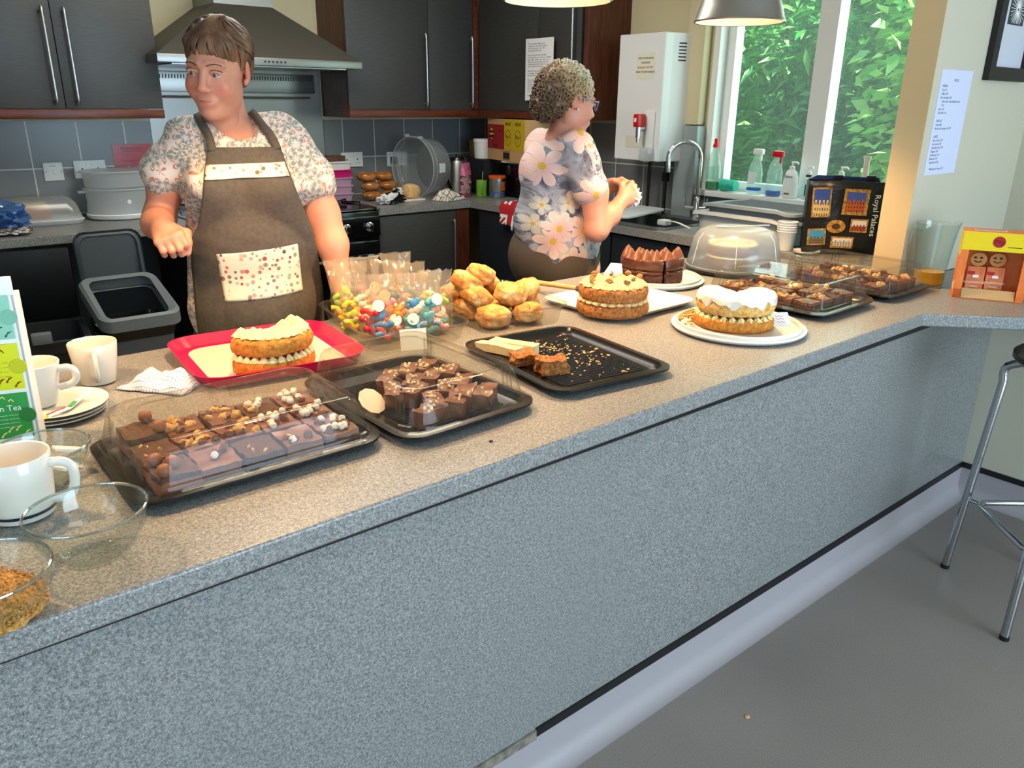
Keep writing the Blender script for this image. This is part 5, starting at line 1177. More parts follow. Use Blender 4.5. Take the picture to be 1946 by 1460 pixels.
bottle('soap_dispenser', 'clear soap bottle with white pump behind the shopping bag', 'soap dispenser', 1.885, [(.030, 0), (.034, .004), (.034, .08), (.026, .115), (.012, .125)], M_bot, parts=(('pump', lambda b: pump(b, .125), M_white),))
bottle('bud_vase', 'slender cream bud vase at the end of the window sill', 'vase', 1.775, [(.024, 0), (.027, .004), (.024, .05), (.014, .12), (.012, .19), (.018, .212), (.0165, .212), (.011, .19)], mat('cream porcelain', '#e5d8c4', .25))
# ================================================================== back worktop things
t = thing('switch_plate', 'single white cooker switch plate on the tiles above the cake box', 'switch', (.780, YB-.008, 1.09))
bm = bmn(); box(bm, -.043, .043, -.009, 0, 0, .086, .002); obj('plate', bm, M_white, t)
bm = bmn(); box(bm, -.002, .022, -.013, -.009, .03, .052, .001); obj('rocker', bm, M_white, t)
bm = bmn(); box(bm, -.036, -.032, -.0098, -.009, .04, .044); box(bm, .032, .036, -.0098, -.009, .04, .044); box(bm, -.012, .012, -.0096, -.009, .068, .070); obj('screws', bm, M_ink, t, smooth=False)
def socket(label, x, z):
    t = thing('double_socket', label, 'socket', (x, YB-.008, z), group=None)
    bm = bmn(); box(bm, -.073, .073, -.009, 0, 0, .086, .002); obj('plate', bm, M_white, t)
    for s in (-1, 1):
        bm = bmn(); box(bm, s*.036-.003, s*.036+.003, -.0096, -.009, .040, .050); box(bm, s*.036-.012, s*.036-.006, -.0096, -.009, .022, .026); box(bm, s*.036+.006, s*.036+.012, -.0096, -.009, .022, .026); obj('pin_holes', bm, M_ink, t, smooth=False)
        bm = bmn(); box(bm, s*.012-.006, s*.012+.006, -.012, -.009, .055, .075, .001); obj('rocker', bm, M_white, t)
    return t
socket('double white socket half hidden by the stacked clear cake boxes', .945, 1.095); socket('double white socket above the bread rolls', 2.415, 1.09)
t = socket('double white socket beside the big clear drum, with a black plug in it', 2.735, 1.085)
bm = bmn(); box(bm, -.055, -.012, -.045, -.0092, .01, .058, .010); tube(bm, bez([(-.033, -.03, .01), (-.033, -.04, -.06), (-.02, -.06, -.16)], 5), .004, 6); tag(obj('black_plug', bm, M_black, None, loc=(2.735, YB-.008, 1.085)), 'black mains plug with its lead in the socket by the clear drum', 'plug')
t = thing('red_notice', 'red laminated notice taped to the tiles behind the stacked cake boxes', 'notice', (1.062, YB-.0085, 1.145))
bm = bmn(); box(bm, 0, .19, -.002, -.0006, 0, .108); obj('sheet', bm, mat('red laminated card', '#a81f30', .2), t, smooth=False)
bm = bmn(); text_bm(bm, [('Please make sure to clean the', .0095, .095, .086), ('hob and oven after use', .0095, .095, .073), ('~~~~~~ ~~~~~ ~~~~~~ ~~~~~', .0085, .095, .055), ('~~~~ ~~~~~~ ~~~~ ~~~~~~', .0085, .095, .041), ('Please leave the kitchen as you', .0095, .095, .024), ('found it', .0095, .095, .010)], frame((0, -.0022, 0), (1, 0, 0), (0, 0, 1))); obj('lettering', bm, M_ink, t, smooth=False)
# covered traybake box on the left
t = thing('cake_box', 'low clear-lidded cake box on a white base at the far left of the back worktop', 'cake box', (.625, 4.335, ZB+.0006), -.03)
bm = bmn(); loft(bm, [rrect(.39, .22, .04, 0), rrect(.41, .24, .05, .008), rrect(.425, .255, .05, .022), rrect(.42, .25, .05, .024)]); obj('base', bm, M_white, t)
bm = bmn(); loft(bm, [rrect(.415, .245, .05, .024), rrect(.40, .23, .05, .05), rrect(.375, .205, .05, .095), rrect(.33, .165, .045, .118), rrect(.28, .12, .04, .122)], False, True); obj('lid', bm, M_cloud2, t)
t = thing('iced_loaf', 'pink and brown loaf cake with piped cream seen through the low box', 'cake', (.610, 4.34, ZB+.026), -.03)
bm = bmn(); box(bm, -.09, .09, -.045, .045, 0, .058, .006, 3); obj('loaf', bm, mat('pinkish sponge', '#b07a5c', .85, bumpy=.6, bscale=120), t)
bm = bmn()
for i in range(9):
    for j in range(4): swirl(bm, (-.08+i*.02, -.034+j*.0225, .055), .0145, .018, 6, n=16, H=5)
obj('piped_cream', bm, M_cream, t)
# stacked round-ended cake boxes
for k in range(2):
    t = thing('cake_box', ('tall clear cake box on a white base, lower one of the pair behind the woman', 'clear cake box tub stacked on top of the taller one')[k], 'cake box', (1.035, 4.345, ZB+.0006+k*.146), 0, 'stacked clear cake boxes'); t.scale = (1.04, 1, 1.18)
    if k == 0: bm = bmn(); lathe(bm, [(.145, 0), (.158, .006), (.165, .02), (.160, .024)], 48, M=Matrix.Diagonal((1, .86, 1, 1))); obj('base', bm, M_white, t)
    bm = bmn(); z0 = .024 if k == 0 else .0
    lathe(bm, [(.158, z0), (.158, z0+.01), (.152, z0+.05), (.155, .10), (.157, .121), (.166, .122), (.164, .126)] if k == 0 else [(.140, .004), (.152, .01), (.156, .055), (.16, .066), (.168, .067), (.166, .072)], 48, cap0=False, cap1=True, M=Matrix.Diagonal((1, .86, 1, 1))); obj('box_body', bm, M_cloud, t)
    bm = bmn()
    for s in (-1, 1): box(bm, s*.172-.014, s*.172+.014, -.02, .02, .108 if k == 0 else .055, .118 if k == 0 else .066, .003)
    obj('clip', bm, M_cloud, t)
    if k == 0: bm = bmn(); lathe(bm, [(.009, 0), (.009, .001)], 18, M=Matrix.Translation((.0, -.1345, .075)) @ Matrix.Rotation(PI/2, 4, 'X')); obj('round_sticker', bm, M_paper, t, smooth=False)
# blue plastic bag with foil parcels
M_bluebag = clearmat('translucent blue plastic bag', '#8fc0ee', .10, .5, '#7fb4ea', .15, 1.4)
bm = bmn(); blob(bm, (0, 0, .07), (.10, .09, .065), 5, .55, 2.6, 4); blob(bm, (.06, -.03, .06), (.05, .05, .035), 9, .8, 3, 3)
for v in bm.verts: v.co.z = max(v.co.z, .002)
tag(obj('plastic_bag', bm, M_bluebag, None, loc=(.47, 4.115, ZB)), 'crumpled translucent blue plastic bag at the left end of the back worktop', 'bag')
M_foil = mat('crumpled foil', '#b9b4b0', .25, 1, bumpy=1, bscale=60, bdist=.01)
for k, (x, y, s) in enumerate(((.45, 4.005, .04), (.53, 4.0, .038))):
    bm = bmn(); blob(bm, (0, 0, s*.45), (s*1.3, s*.8, s*.45), 15+k, .35, 3, 3); tag(obj('foil_parcel', bm, M_foil, None, loc=(x, y, ZB+.002), rot=(0, 0, .4*k)), ('crumpled foil parcel at the picture edge under the blue bag', 'crumpled foil parcel in front of the blue bag, nearer the cake box')[k], 'foil parcel', 'foil parcels by the blue bag')
# purple-pink tubs behind the woman's arm
for k in range(5):
    c = '#b58fa8' if k < 3 else ('#c2186a' if k == 3 else '#d8d8d6')
    bm = bmn(); loft(bm, [rrect(.15, .12, .02, 0), rrect(.165, .135, .02, .042), rrect(.175, .145, .022, .044), rrect(.175, .145, .022, .05)]); o = obj('storage_tub', bm, mat('tub '+c, c, .35), None, loc=(2.165, 4.25, .922+k*.044)); tag(o, ('mauve food tub at the bottom of the stack on the hob', 'mauve food tub, second from the bottom on the hob', 'mauve food tub in the middle of the stack', 'bright magenta food tub near the top of the stack', 'white lidded tub topping the stack behind the woman')[k], 'food tub', 'food tubs stacked on the hob')
bm = bmn(); box(bm, -.07, .05, -.04, .04, 0, .03, .004)
tag(obj('dark_tray', bm, M_chocd, None, loc=(2.17, 4.25, .922+5*.044+.006)), 'dark chocolate slab on top of the stacked food tubs', 'cake')
# bread rolls in bags
M_bread = mat('glossy brown bread', '#a9692c', .25, stops=[(.3, '#8a4f1e'), (.6, '#b87a38'), (.8, '#d6a565')], nscale=14, coat=.4)
bp = [(2.40, 4.245, 0, 1), (2.525, 4.25, 0, 1), (2.395, 4.25, 1, 1), (2.515, 4.255, 1, 1), (2.375, 4.255, 2, 1), (2.49, 4.26, 2, 1)]
for k, (x, y, lv, s) in enumerate(bp):
    bm = bmn(); blob(bm, (0, 0, .030), (.062, .05, .030), 300+k, .12, 1.6, 3); tag(obj('bread_roll', bm, M_bread, None, loc=(x, y, ZB+.003+lv*.054)), 'shiny brown wrapped bread roll by the cooker, '+('bottom row left', 'bottom row right', 'middle row left', 'middle row right', 'top row left', 'top row right')[k], 'bread', 'wrapped bread rolls stacked by the cooker')
t = thing('sliced_loaf', 'half loaf of white sliced bread on a small white board', 'bread', (2.60, 4.13, ZB+.0006), .1)
bm = bmn(); box(bm, -.09, .07, -.05, .05, 0, .012, .003); obj('board', bm, M_wplate, t)
bm = bmn(); blob(bm, (0, 0, .052), (.055, .045, .045), 44, .12, 1.5, 3, boxy=.4); obj('loaf', bm, mat('pale crusty bread', '#d2a462', .7, c2='#e4c28c', nscale=20), t)
t = thing('cow_packet', 'crumpled black and white patterned food packet at the cooker edge', 'packet', (2.41, 4.05, ZB+.014), .15)
bm = bmn(); blob(bm, (0, 0, .03), (.085, .035, .03), 77, .6, 3, 4)
blob(bm, (.07, .02, .065), (.035, .02, .022), 78, .6, 3, 3)
for v in bm.verts: v.co.z = max(v.co.z, 0)
m, nt, N, L, p = _nodes('black and white foil'); L.new(ramp(nt, noisen(nt, texco(nt), 14, 1, .3), [(.49, '#e8eaea'), (.51, '#111111')]), p.inputs['Base Color']); p.inputs['Roughness'].default_value = .25
obj('packet_body', bm, m, t)
t.location.z = ZB+.001
# big clear plastic drum lying on its side, mouth to the viewer
t = thing('clear_drum', 'big round clear plastic container lying on its side against the tiles', 'container', (2.775, 4.268, ZB+.183), 0, rot=(0, 0, 0))
ax = Vector((.72, .69, 0)); ax = Vector((.977, .213, 0)).normalized(); Mx = ax.to_track_quat('Z', 'Y').to_matrix().to_4x4()
bm = bmn(); lathe(bm, [(.178, -.085), (.183, -.085), (.183, -.075), (.176, -.07), (.176, -.03), (.170, -.025), (.164, .08), (.150, .10), (.02, .102)], 64, cap0=False, M=Mx); obj('drum_body', bm, M_cloud2, t)
bm = bmn(); tube(bm, [Mx @ Vector(c) for c in circ(.181, -.084, 64)], .003, 8, closed=True); tube(bm, [Mx @ Vector(c) for c in circ(.177, -.045, 64)], .002, 8, closed=True); obj('rim', bm, M_cloud, t)
for a in (1.35, 1.95, 4.4, 0.0):
    bm = bmn(); c = Mx @ Vector((.190*math.cos(a), .190*math.sin(a), -.08)); box(bm, -.014, .014, -.006, .006, -.008, .008, .002, M=Matrix.Translation(c)); obj('clip', bm, M_cloud, t)
bm = bmn(); lathe(bm, [(.1775, -.03), (.1705, .03)], 40, cap0=False, cap1=False, M=Mx)
bmesh.ops.delete(bm, geom=[v for v in bm.verts if not (-.035 < (Mx.inverted() @ v.co).y < .035 and (Mx.inverted() @ v.co).x*(1 if (Mx @ Vector((1, 0, 0))).y < 0 else -1) > 0)], context='VERTS'); obj('label', bm, M_lbl, t)
cloth('dish_towel', 'cream tea towel with dark grid lines heaped in front of the clear drum', 'tea towel', 2.80, 4.02, ZB+.0008, .19, .12, 9, m_check('cream cloth with dark grid', '#ddd6c8', '#3a3a3c', 38, 38, .13), .3, .065)
# kettle
t = thing('kettle', 'tall brushed steel kettle with black base behind the marshmallow bag', 'kettle', (3.015, 4.225, ZB+.0006), .3)
bm = bmn(); lathe(bm, [(.078, .02), (.076, .03), (.062, .20), (.055, .215)], 40); obj('kettle_body', bm, M_steel, t)
bm = bmn(); lathe(bm, [(.08, 0), (.08, .018), (.07, .02)], 40); lathe(bm, [(.056, .215), (.05, .232), (.012, .236), (.012, .25)], 32); obj('base_and_lid', bm, M_blackpl, t)
bm = bmn(); tube(bm, bez([(-.05, 0, .215), (-.10, 0, .21), (-.115, 0, .12), (-.075, 0, .05)], 6), .011, 10); obj('handle', bm, M_blackpl, t)
bm = bmn(); box(bm, -.006, .006, -.0795, -.070, .06, .15, .002, M=Matrix.Rotation(-.08, 4, 'X')); obj('water_gauge', bm, M_wplate, t)
# marshmallow bag
t = thing('marshmallow_bag', 'pink-topped clear bag of small white marshmallows in front of the kettle', 'packet', (2.975, 4.085, ZB+.0006), .5)
t.scale = (1.05, 1, 1.22)
bm = bmn(); loft(bm, [rrect(.095, .035, .012, .012, 3), rrect(.10, .045, .018, .04, 3), rrect(.10, .045, .018, .11, 3)], False, False); obj('bag_body', bm, clearmat('pink clear film', '#f7d8de', .06, .15, '#f0c0cc', .1), t)
bm = bmn(); loft(bm, [rrect(.10, .045, .018, .11, 3), rrect(.10, .03, .012, .135, 3), rrect(.104, .004, .001, .17, 3)], False, True); loft(bm, [rrect(.10, .006, .001, 0, 3), rrect(.095, .035, .012, .014, 3)]); obj('pink_band', bm, mat('pink foil print', '#c83f72', .3, c2='#e08ba8', nscale=30), t)
bm = bmn(); r = random.Random(8)
for k in range(150):
    blob(bm, (r.uniform(-.04, .04), r.uniform(-.015, .015), r.uniform(.018, .108)), (.007, .006, .006), k, .2, 2, 1)
o = obj('mini_marshmallows', bm, M_marsh, t); o['kind'] = 'stuff'
t = mug('coffee_mug', 'bright green mug with a spoon in it, in front of the black microwave', 3.078, 4.055, ZB+.0006, -2.2, .034, .034, .10, 'D', group=None)
for c in t.children_recursive: 
    c.data = c.data.copy(); c.data.materials.clear(); c.data.materials.append(mat('lime green glaze', '#6fa82a', .3))
bm = bmn(); tube(bm, bez([(0, 0, .01), (.008, .005, .08), (.018, .012, .15)], 4), .003, 8, flat=.5); tag(obj('teaspoon', bm, M_chrome, None, loc=(3.078, 4.055, ZB+.003)), 'steel teaspoon standing in the bright green mug', 'spoon')
t = thing('coffee_tin', 'steel and orange drum tin with an orange lid beside the green mug', 'tin', (3.125, 3.955, ZB+.0006), 0)
bm = bmn(); lathe(bm, [(.048, 0), (.05, .004), (.05, .118)], 40); obj('tin_body', bm, M_alu, t)
bm = bmn(); lathe(bm, [(.054, .118), (.055, .122), (.055, .132), (.05, .135)], 40); obj('orange_lid', bm, mat('orange plastic', '#e05a1e', .35), t)
bm = bmn(); lathe(bm, [(.0505, .045), (.0505, .10)], 40, cap0=False, cap1=False)
bmesh.ops.delete(bm, geom=[v for v in bm.verts if v.co.x < -.01], context='VERTS'); obj('orange_label', bm, mat('orange label', '#d8602a', .5, c2='#b8481c', nscale=60), t)
bm = bmn(); lathe(bm, [(.0503, .03), (.0503, .036)], 40, cap0=False, cap1=False); obj('blue_ring', bm, M_blu, t)
# microwave with its load
t = thing('microwave', 'black microwave oven in the corner under the wall cabinets', 'microwave', (3.335, 3.83, ZB+.0006), 0)
bm = bmn(); box(bm, -.135, .13, -.28, .28, .012, .213, .006); box(bm, -.11, .1, -.22, -.2, 0, .012); box(bm, -.11, .1, .2, .22, 0, .012); obj('casing', bm, M_gblack, t)
bm = bmn(); box(bm, -.141, -.135, -.14, .26, .03, .20, .002); obj('door', bm, MATS['dark oven glass'], t)
bm = bmn(); tube(bm, [(-.135, -.15, .05), (-.158, -.15, .06), (-.158, -.15, .17), (-.135, -.15, .18)], .006, 8); obj('handle', bm, M_chrome, t)
bm = bmn(); box(bm, -.20, .12, -.275, .10, .2145, .2225, .003); tag(obj('white_tray', bm, M_white, None, loc=(3.335, 3.83, ZB)), 'white flat tray under the cardboard box on the microwave', 'tray')
ZM = ZB+.2232
# crisps box
t = thing('crisps_box', 'brown cardboard multipack box with red and yellow print on the microwave', 'box', (3.142, 3.925, ZM), -.205)
t.scale = (1, 1.08, 1.33)
W, D, H = .26, .19, .185
bm = bmn(); box(bm, 0, .20, -.265, .195, .001, H); obj('carton', bm, M_kraft, t, smooth=False)
bm = bmn(); box(bm, -.0012, 0, -.02, .193, .052, .160); obj('red_panel', bm, mat('dull red print', '#9a1f22', .6), t, smooth=False)
bm = bmn(); box(bm, -.0012, 0, -.115, -.0205, .052, .183); box(bm, -.0012, 0, -.262, -.118, .052, .183); y_ = obj('yellow_panel', bm, mat('dull yellow print', '#cdb01a', .6), t, smooth=False)
bm = bmn(); lathe(bm, [(.024, 0), (.024, .0008)], 28, M=Matrix.Translation((-.0012, .14, .118)) @ Matrix.Rotation(-PI/2, 4, 'Y')); lg = obj('round_logo', bm, mat('logo yellow', '#e0b830', .6), t, smooth=False)
bm = bmn(); box(bm, -.0026, -.002, .112, .168, .122, .132); box(bm, -.0026, -.002, .112, .168, .100, .112); obj('logo_band', bm, M_ink, lg, smooth=False)
bm = bmn()
for yc in (-.068, -.185):
    lathe(bm, [(.0345, 0), (.0345, .0008), (.0325, .0008), (.0325, 0)], 36, cap0=False, cap1=False, M=Matrix.Translation((-.0014, yc, .105)) @ Matrix.Rotation(-PI/2, 4, 'Y'))
Fb = frame((-.0022, 0, 0), (0, -1, 0), (0, 0, 1))
text_bm(bm, [('SINGLES', .019, .068, .158), ('No.1', .026, .068, .102), ('~~~~', .012, .068, .090), ('SINGLES', .019, .185, .158), ('No.1', .026, .185, .102), ('~~~~', .012, .185, .090), ('Rizzer', .024, -.09, .060), ('12', .024, -.04, .125)], Fb); obj('lettering', bm, M_ink, t, smooth=False)
bm = bmn(); Fk = Fb
for q in range(2): box(bm, -.0016, -.0008, -.095, -.0, .008+q*.036, .0095+q*.036)
for q in range(24):
    box(bm, -.0016, -.0008, -.088+q*.0034, -.0866+q*.0034, .012, .040)
obj('barcode', bm, M_ink, t, smooth=False)
bm = bmn(); lathe(bm, [(.058, 0), (.062, .003), (.066, .10), (.07, .102), (.07, .122), (.064, .124)], 40); tag(obj('white_bucket', bm, M_white, None, loc=(3.235, 4.235, ZM-.0055)), 'white lidded plastic bucket on the microwave beside the crisps box', 'bucket')
bm = bmn(); lathe(bm, [(.050, 0), (.052, .003), (.052, .085), (.055, .087), (.053, .112), (.045, .118)], 36); tag(obj('gold_canister', bm, mat('brushed gold tin', '#a08248', .35, .8), None, loc=(3.30, 4.40, ZM-.0055)), 'gold canister standing at the corner behind the white bucket', 'canister')
bm = bmn(); box(bm, -.16, .14, -.19, .18, 0, .216, .004); tag(obj('dark_carton', bm, M_dark, None, loc=(3.315, 4.315, ZB+.0006)), 'dark box in the worktop corner under the gold canister and white bucket', 'box')
# union flag tea towel hanging over the worktop edge
t = thing('flag_tea_towel', 'red white and blue flag tea towel hanging over the sink worktop edge', 'tea towel', (XC, 3.50, ZB+.001))
m, nt, N, L, p = _nodes('union flag cloth'); v = texco(nt, (1, 1, 1)); s = N.new('ShaderNodeSeparateXYZ'); L.new(v, s.inputs[0]); y_, z_ = s.outputs[1], mth(nt, 'ADD', s.outputs[2], mth(nt, 'MULTIPLY', s.outputs[0], -.9))
d1 = mth(nt, 'ABSOLUTE', mth(nt, 'SUBTRACT', y_, mth(nt, 'MULTIPLY', z_, 1.2))); d2 = mth(nt, 'ABSOLUTE', mth(nt, 'ADD', y_, mth(nt, 'MULTIPLY', z_, 1.2))); dd = mth(nt, 'MINIMUM', d1, d2)
cr = mth(nt, 'MINIMUM', mth(nt, 'ABSOLUTE', y_), mth(nt, 'ABSOLUTE', z_))
c = mixc(nt, mth(nt, 'LESS_THAN', dd, .030), '#16203f', '#ece9e6'); c = mixc(nt, mth(nt, 'LESS_THAN', dd, .012), c, '#b41a24'); c = mixc(nt, mth(nt, 'LESS_THAN', cr, .034), c, '#ece9e6'); c = mixc(nt, mth(nt, 'LESS_THAN', cr, .020), c, '#b41a24')
L.new(c, p.inputs['Base Color']); p.inputs['Roughness'].default_value = .9
bm = bmn(); nx, ny = 26, 26; g = []
for j in range(ny+1):
    row = []; s_ = j/ny
    for i in range(nx+1):
        u = i/nx*2-1; wv = noise.noise(Vector((u*2.2, s_*2, 4))); fold = .012*math.sin(u*9+wv*3)
        if s_ < .55: q = (.20*(1-s_/.55)-.0, u*.13*(1-.25*s_), .012+.018*abs(wv)+abs(fold)*.7)
        else: k = (s_-.55)/.45; q = (-.012-.02*k-.012*abs(fold)*30*.03, u*.11*(1-.35*k)+fold, .004-k*.10-(.05*max(0, -u))*k)
        row.append(bm.verts.new(q))
    g.append(row)
for j in range(ny):
    for i in range(nx): bm.faces.new((g[j][i], g[j][i+1], g[j+1][i+1], g[j+1][i]))
obj('cloth', bm, m, t, smooth='soft', mods=[('SOLIDIFY', dict(thickness=.002))])
# ================================================================== bins under the left worktop
M_bin = mat('dark grey bin plastic', '#2b2e31', .4); M_bing = mat('mid grey bin plastic', '#7c8286', .45); M_bind = mat('slate grey bin plastic', '#4c5258', .5)
t = thing('rubbish_bin', 'black lidded bin with a grey catch, under the left worktop', 'bin', (.47, 3.60, 0), -.12)
bm = bmn(); loft(bm, [rrect(.26, .30, .04, 0), rrect(.30, .36, .05, .52), rrect(.345, .40, .05, .53), rrect(.35, .405, .05, .575), rrect(.335, .39, .05, .58), rrect(.30, .35, .05, .57), rrect(.26, .31, .04, .2)]); obj('bin_body', bm, M_bin, t)
bm = bmn(); box(bm, -.165, .165, .175, .19, .58, .88, .01); obj('raised_lid', bm, mat('near black plastic', '#0e0f10', .35), t)
bm = bmn(); box(bm, -.035, .035, -.215, -.165, .575, .615, .006); obj('catch', bm, M_bing, t)
t = thing('rubbish_bin', 'grey flip-top bin standing open with a black liner, beside the woman', 'bin', (.825, 3.60, .0), .0); t.scale = (.92, 1, 1.065)
bm = bmn(); loft(bm, [rrect(.24, .28, .05, 0), rrect(.29, .31, .05, .50), rrect(.295, .315, .05, .505), rrect(.27, .29, .05, .50), rrect(.22, .26, .05, .1)]); obj('bin_body', bm, mat('blue grey bin body', '#6d7780', .5), t)
bm = bmn(); loft(bm, [rrect(.30, .32, .05, .49), rrect(.315, .335, .05, .53)], False, False); obj('bin_liner', bm, mat('black liner', '#0a0a0b', .2), t)
bm = bmn(); r0 = [(x, y, .535+.10*(y+.18)/.36) for x, y, _ in rrect(.35, .37, .05, 0)]; up = lambda r_, dz: [(x, y, z+dz) for x, y, z in r_]; r1 = [(x*.78, y*.78, .535+.10*(y+.18)/.36) for x, y, _ in rrect(.35, .37, .05, 0)]
loft(bm, [r1, r0, up(r0, .045), [(x*.93, y*.93, z+.055) for x, y, z in r0], up(r1, .045)], False, False); obj('rim_frame', bm, M_bing, t)
bm = bmn(); ringv = []
pr = rrect(.30, .24, .05, 0)
loft(bm, [[(x, .185+.03*(y+.12)/.24, .63+(y+.12)) for x, y, _ in pr], [(x*1.02, .20+.03*(y+.12)/.24, .63+(y+.12)) for x, y, _ in pr], [(x*.86, .185+.03*(y+.12)/.24, .63+(y+.12)*.93) for x, y, _ in pr], [(x*.8, .20+.02, .635+(y+.12)*.90) for x, y, _ in pr]], False, True); obj('open_flap', bm, M_bind, t)
# ================================================================== garden outside
M_leafs = []
def m_leaf(name, c, ct):
    m, nt, N, L, p = _nodes(name); N.remove(p); out = N['Material Output']
    d = N.new('ShaderNodeBsdfDiffuse'); tl = N.new('ShaderNodeBsdfTranslucent'); oi = N.new('ShaderNodeNewGeometry')
    cc = ramp(nt, oi.outputs['Random Per Island'], [(.0, c[0]), (.5, c[1]), (1.0, c[2])]); L.new(cc, d.inputs[0]); ct_ = ramp(nt, oi.outputs['Random Per Island'], [(0, ct[0]), (1, ct[1])]); L.new(ct_, tl.inputs[0])
    g = N.new('ShaderNodeBsdfGlossy'); g.inputs['Roughness'].default_value = .35; mx = N.new('ShaderNodeMixShader'); mx.inputs[0].default_value = .45; L.new(d.outputs[0], mx.inputs[1]); L.new(tl.outputs[0], mx.inputs[2])
    m2 = N.new('ShaderNodeMixShader'); m2.inputs[0].default_value = .07; L.new(mx.outputs[0], m2.inputs[1]); L.new(g.outputs[0], m2.inputs[2]); L.new(m2.outputs[0], out.inputs[0]); return m
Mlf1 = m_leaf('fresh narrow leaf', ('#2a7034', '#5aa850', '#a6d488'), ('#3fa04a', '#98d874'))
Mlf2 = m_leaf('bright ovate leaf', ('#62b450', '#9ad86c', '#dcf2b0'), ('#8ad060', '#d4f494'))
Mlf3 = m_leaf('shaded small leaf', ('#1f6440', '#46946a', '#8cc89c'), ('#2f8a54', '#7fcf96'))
def shrub(name, label, cx, cy, z0, z1, rx, ry, n, L_, W_, m, seed, droop=.3, group='garden shrubs outside the window', stems=14):
    t = thing(name, label, 'shrub', (cx, cy, 0), 0, group); rg = np.random.default_rng(seed)
    nc = max(12, n//16); th = rg.uniform(0, 2*PI, nc); rad = np.sqrt(rg.uniform(.25, 1, nc)); zz = rg.uniform(z0, z1, nc)
    env = .75+.25*np.sin((zz-z0)/(z1-z0)*PI); cc = np.stack([rx*rad*env*np.cos(th), ry*rad*env*np.sin(th), zz], 1)
    idx = rg.integers(0, nc, n); c = cc[idx]+rg.normal(0, .075, (n, 3)); 
    d = rg.normal(0, 1, (n, 3)); d[:, 2] = d[:, 2]*.5-droop; d += (cc[idx]*np.array([1, 1, 0]))/max(rx, ry)*1.0; d /= np.linalg.norm(d, axis=1, keepdims=True)
    s = np.cross(d, rg.normal(0, 1, (n, 3))*.6+np.array([0, 0, 1.2])); s /= np.linalg.norm(s, axis=1, keepdims=True); u = np.cross(s, d)
    sz = rg.uniform(.6, 1.25, n)[:, None]; l = L_*sz; w_ = W_*sz
    P0 = c; P1 = c+d*l*.45+s*w_*.5+u*l*.04; P2 = c+d*l-u*l*.10; P3 = c+d*l*.45-s*w_*.5+u*l*.04; Pm = c+d*l*.5-u*l*.02
    V = np.concatenate([P0, P1, P2, P3, Pm]); i = np.arange(n); F = np.concatenate([np.stack([i, i+n, i+4*n], 1), np.stack([i+n, i+2*n, i+4*n], 1), np.stack([i+2*n, i+3*n, i+4*n], 1), np.stack([i+3*n, i, i+4*n], 1)])
    me = bpy.data.meshes.new('foliage'); me.vertices.add(len(V)); me.vertices.foreach_set('co', V.astype(np.float32).ravel()); me.loops.add(len(F)*3); me.loops.foreach_set('vertex_index', F.astype(np.int32).ravel()); me.polygons.add(len(F)); me.polygons.foreach_set('loop_start', np.arange(0, len(F)*3, 3, dtype=np.int32)); me.update(calc_edges=True); me.materials.append(m)
    o = bpy.data.objects.new('foliage', me); COL.objects.link(o); o.parent = t
    bm = bmn(); r = random.Random(seed)
    for k in range(stems):
        q = cc[r.randrange(nc)]; b = Vector((q[0]*.25, q[1]*.25, 0)); e = Vector(q); tube(bm, bez([b, b.lerp(e, .5)+Vector((r.uniform(-.1, .1), r.uniform(-.1, .1), .15)), e], 4), [.018-.0014*j for j in range(9)], 6)
    obj('stems', bm, mat('shrub bark', '#6b5440', .9, c2='#8a705a', nscale=30), t); return t
shrub('laurel_shrub', 'dense shrub with narrow drooping leaves filling the left window pane', 5.30, 3.05, .35, 3.0, .75, .95, 15000, .15, .034, Mlf1, 1, .25)
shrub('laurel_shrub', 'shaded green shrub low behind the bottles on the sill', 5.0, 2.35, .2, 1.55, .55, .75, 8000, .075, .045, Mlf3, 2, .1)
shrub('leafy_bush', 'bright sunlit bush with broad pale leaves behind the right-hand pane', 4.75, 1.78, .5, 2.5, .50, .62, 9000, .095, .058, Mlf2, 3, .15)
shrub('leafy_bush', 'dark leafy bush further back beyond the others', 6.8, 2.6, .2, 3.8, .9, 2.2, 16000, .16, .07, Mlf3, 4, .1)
shrub('leafy_bush', 'green bush at the right behind the sunlit one', 6.2, 1.0, .2, 3.4, .8, 1.1, 9000, .13, .06, Mlf1, 5, .1)
t = thing('tree_trunk', 'pale brown tree trunk glimpsed between the leaves behind the window bar', 'tree', (5.45, 2.85, 0))
t.location = (5.9, 2.62, 0)
bm = bmn(); tube(bm, bez([(0, 0, 0), (.02, .02, 1.5), (-.03, .05, 3), (0, 0, 4)], 5), .11, 14); obj('trunk', bm, mat('pale trunk bark', '#a08468', .9, c2='#7c6450', nscale=14, bumpy=1, bscale=20, bdist=.01), t)
o = sbox('ground_outside', 3.72, 12, -4, 9, -.3, -.12, mat('garden soil and grass', '#4d6a38', .95, c2='#6a7c48', nscale=3))
bm = bmn(); box(bm, 8.6, 8.7, -3, 9, -.12, 4.6); struct(obj('hedge_outside', bm, mat('dark hedge', '#1f4a2c', .95, c2='#3f7a48', nscale=9, bumpy=1, bscale=14, bdist=.1), smooth=False))
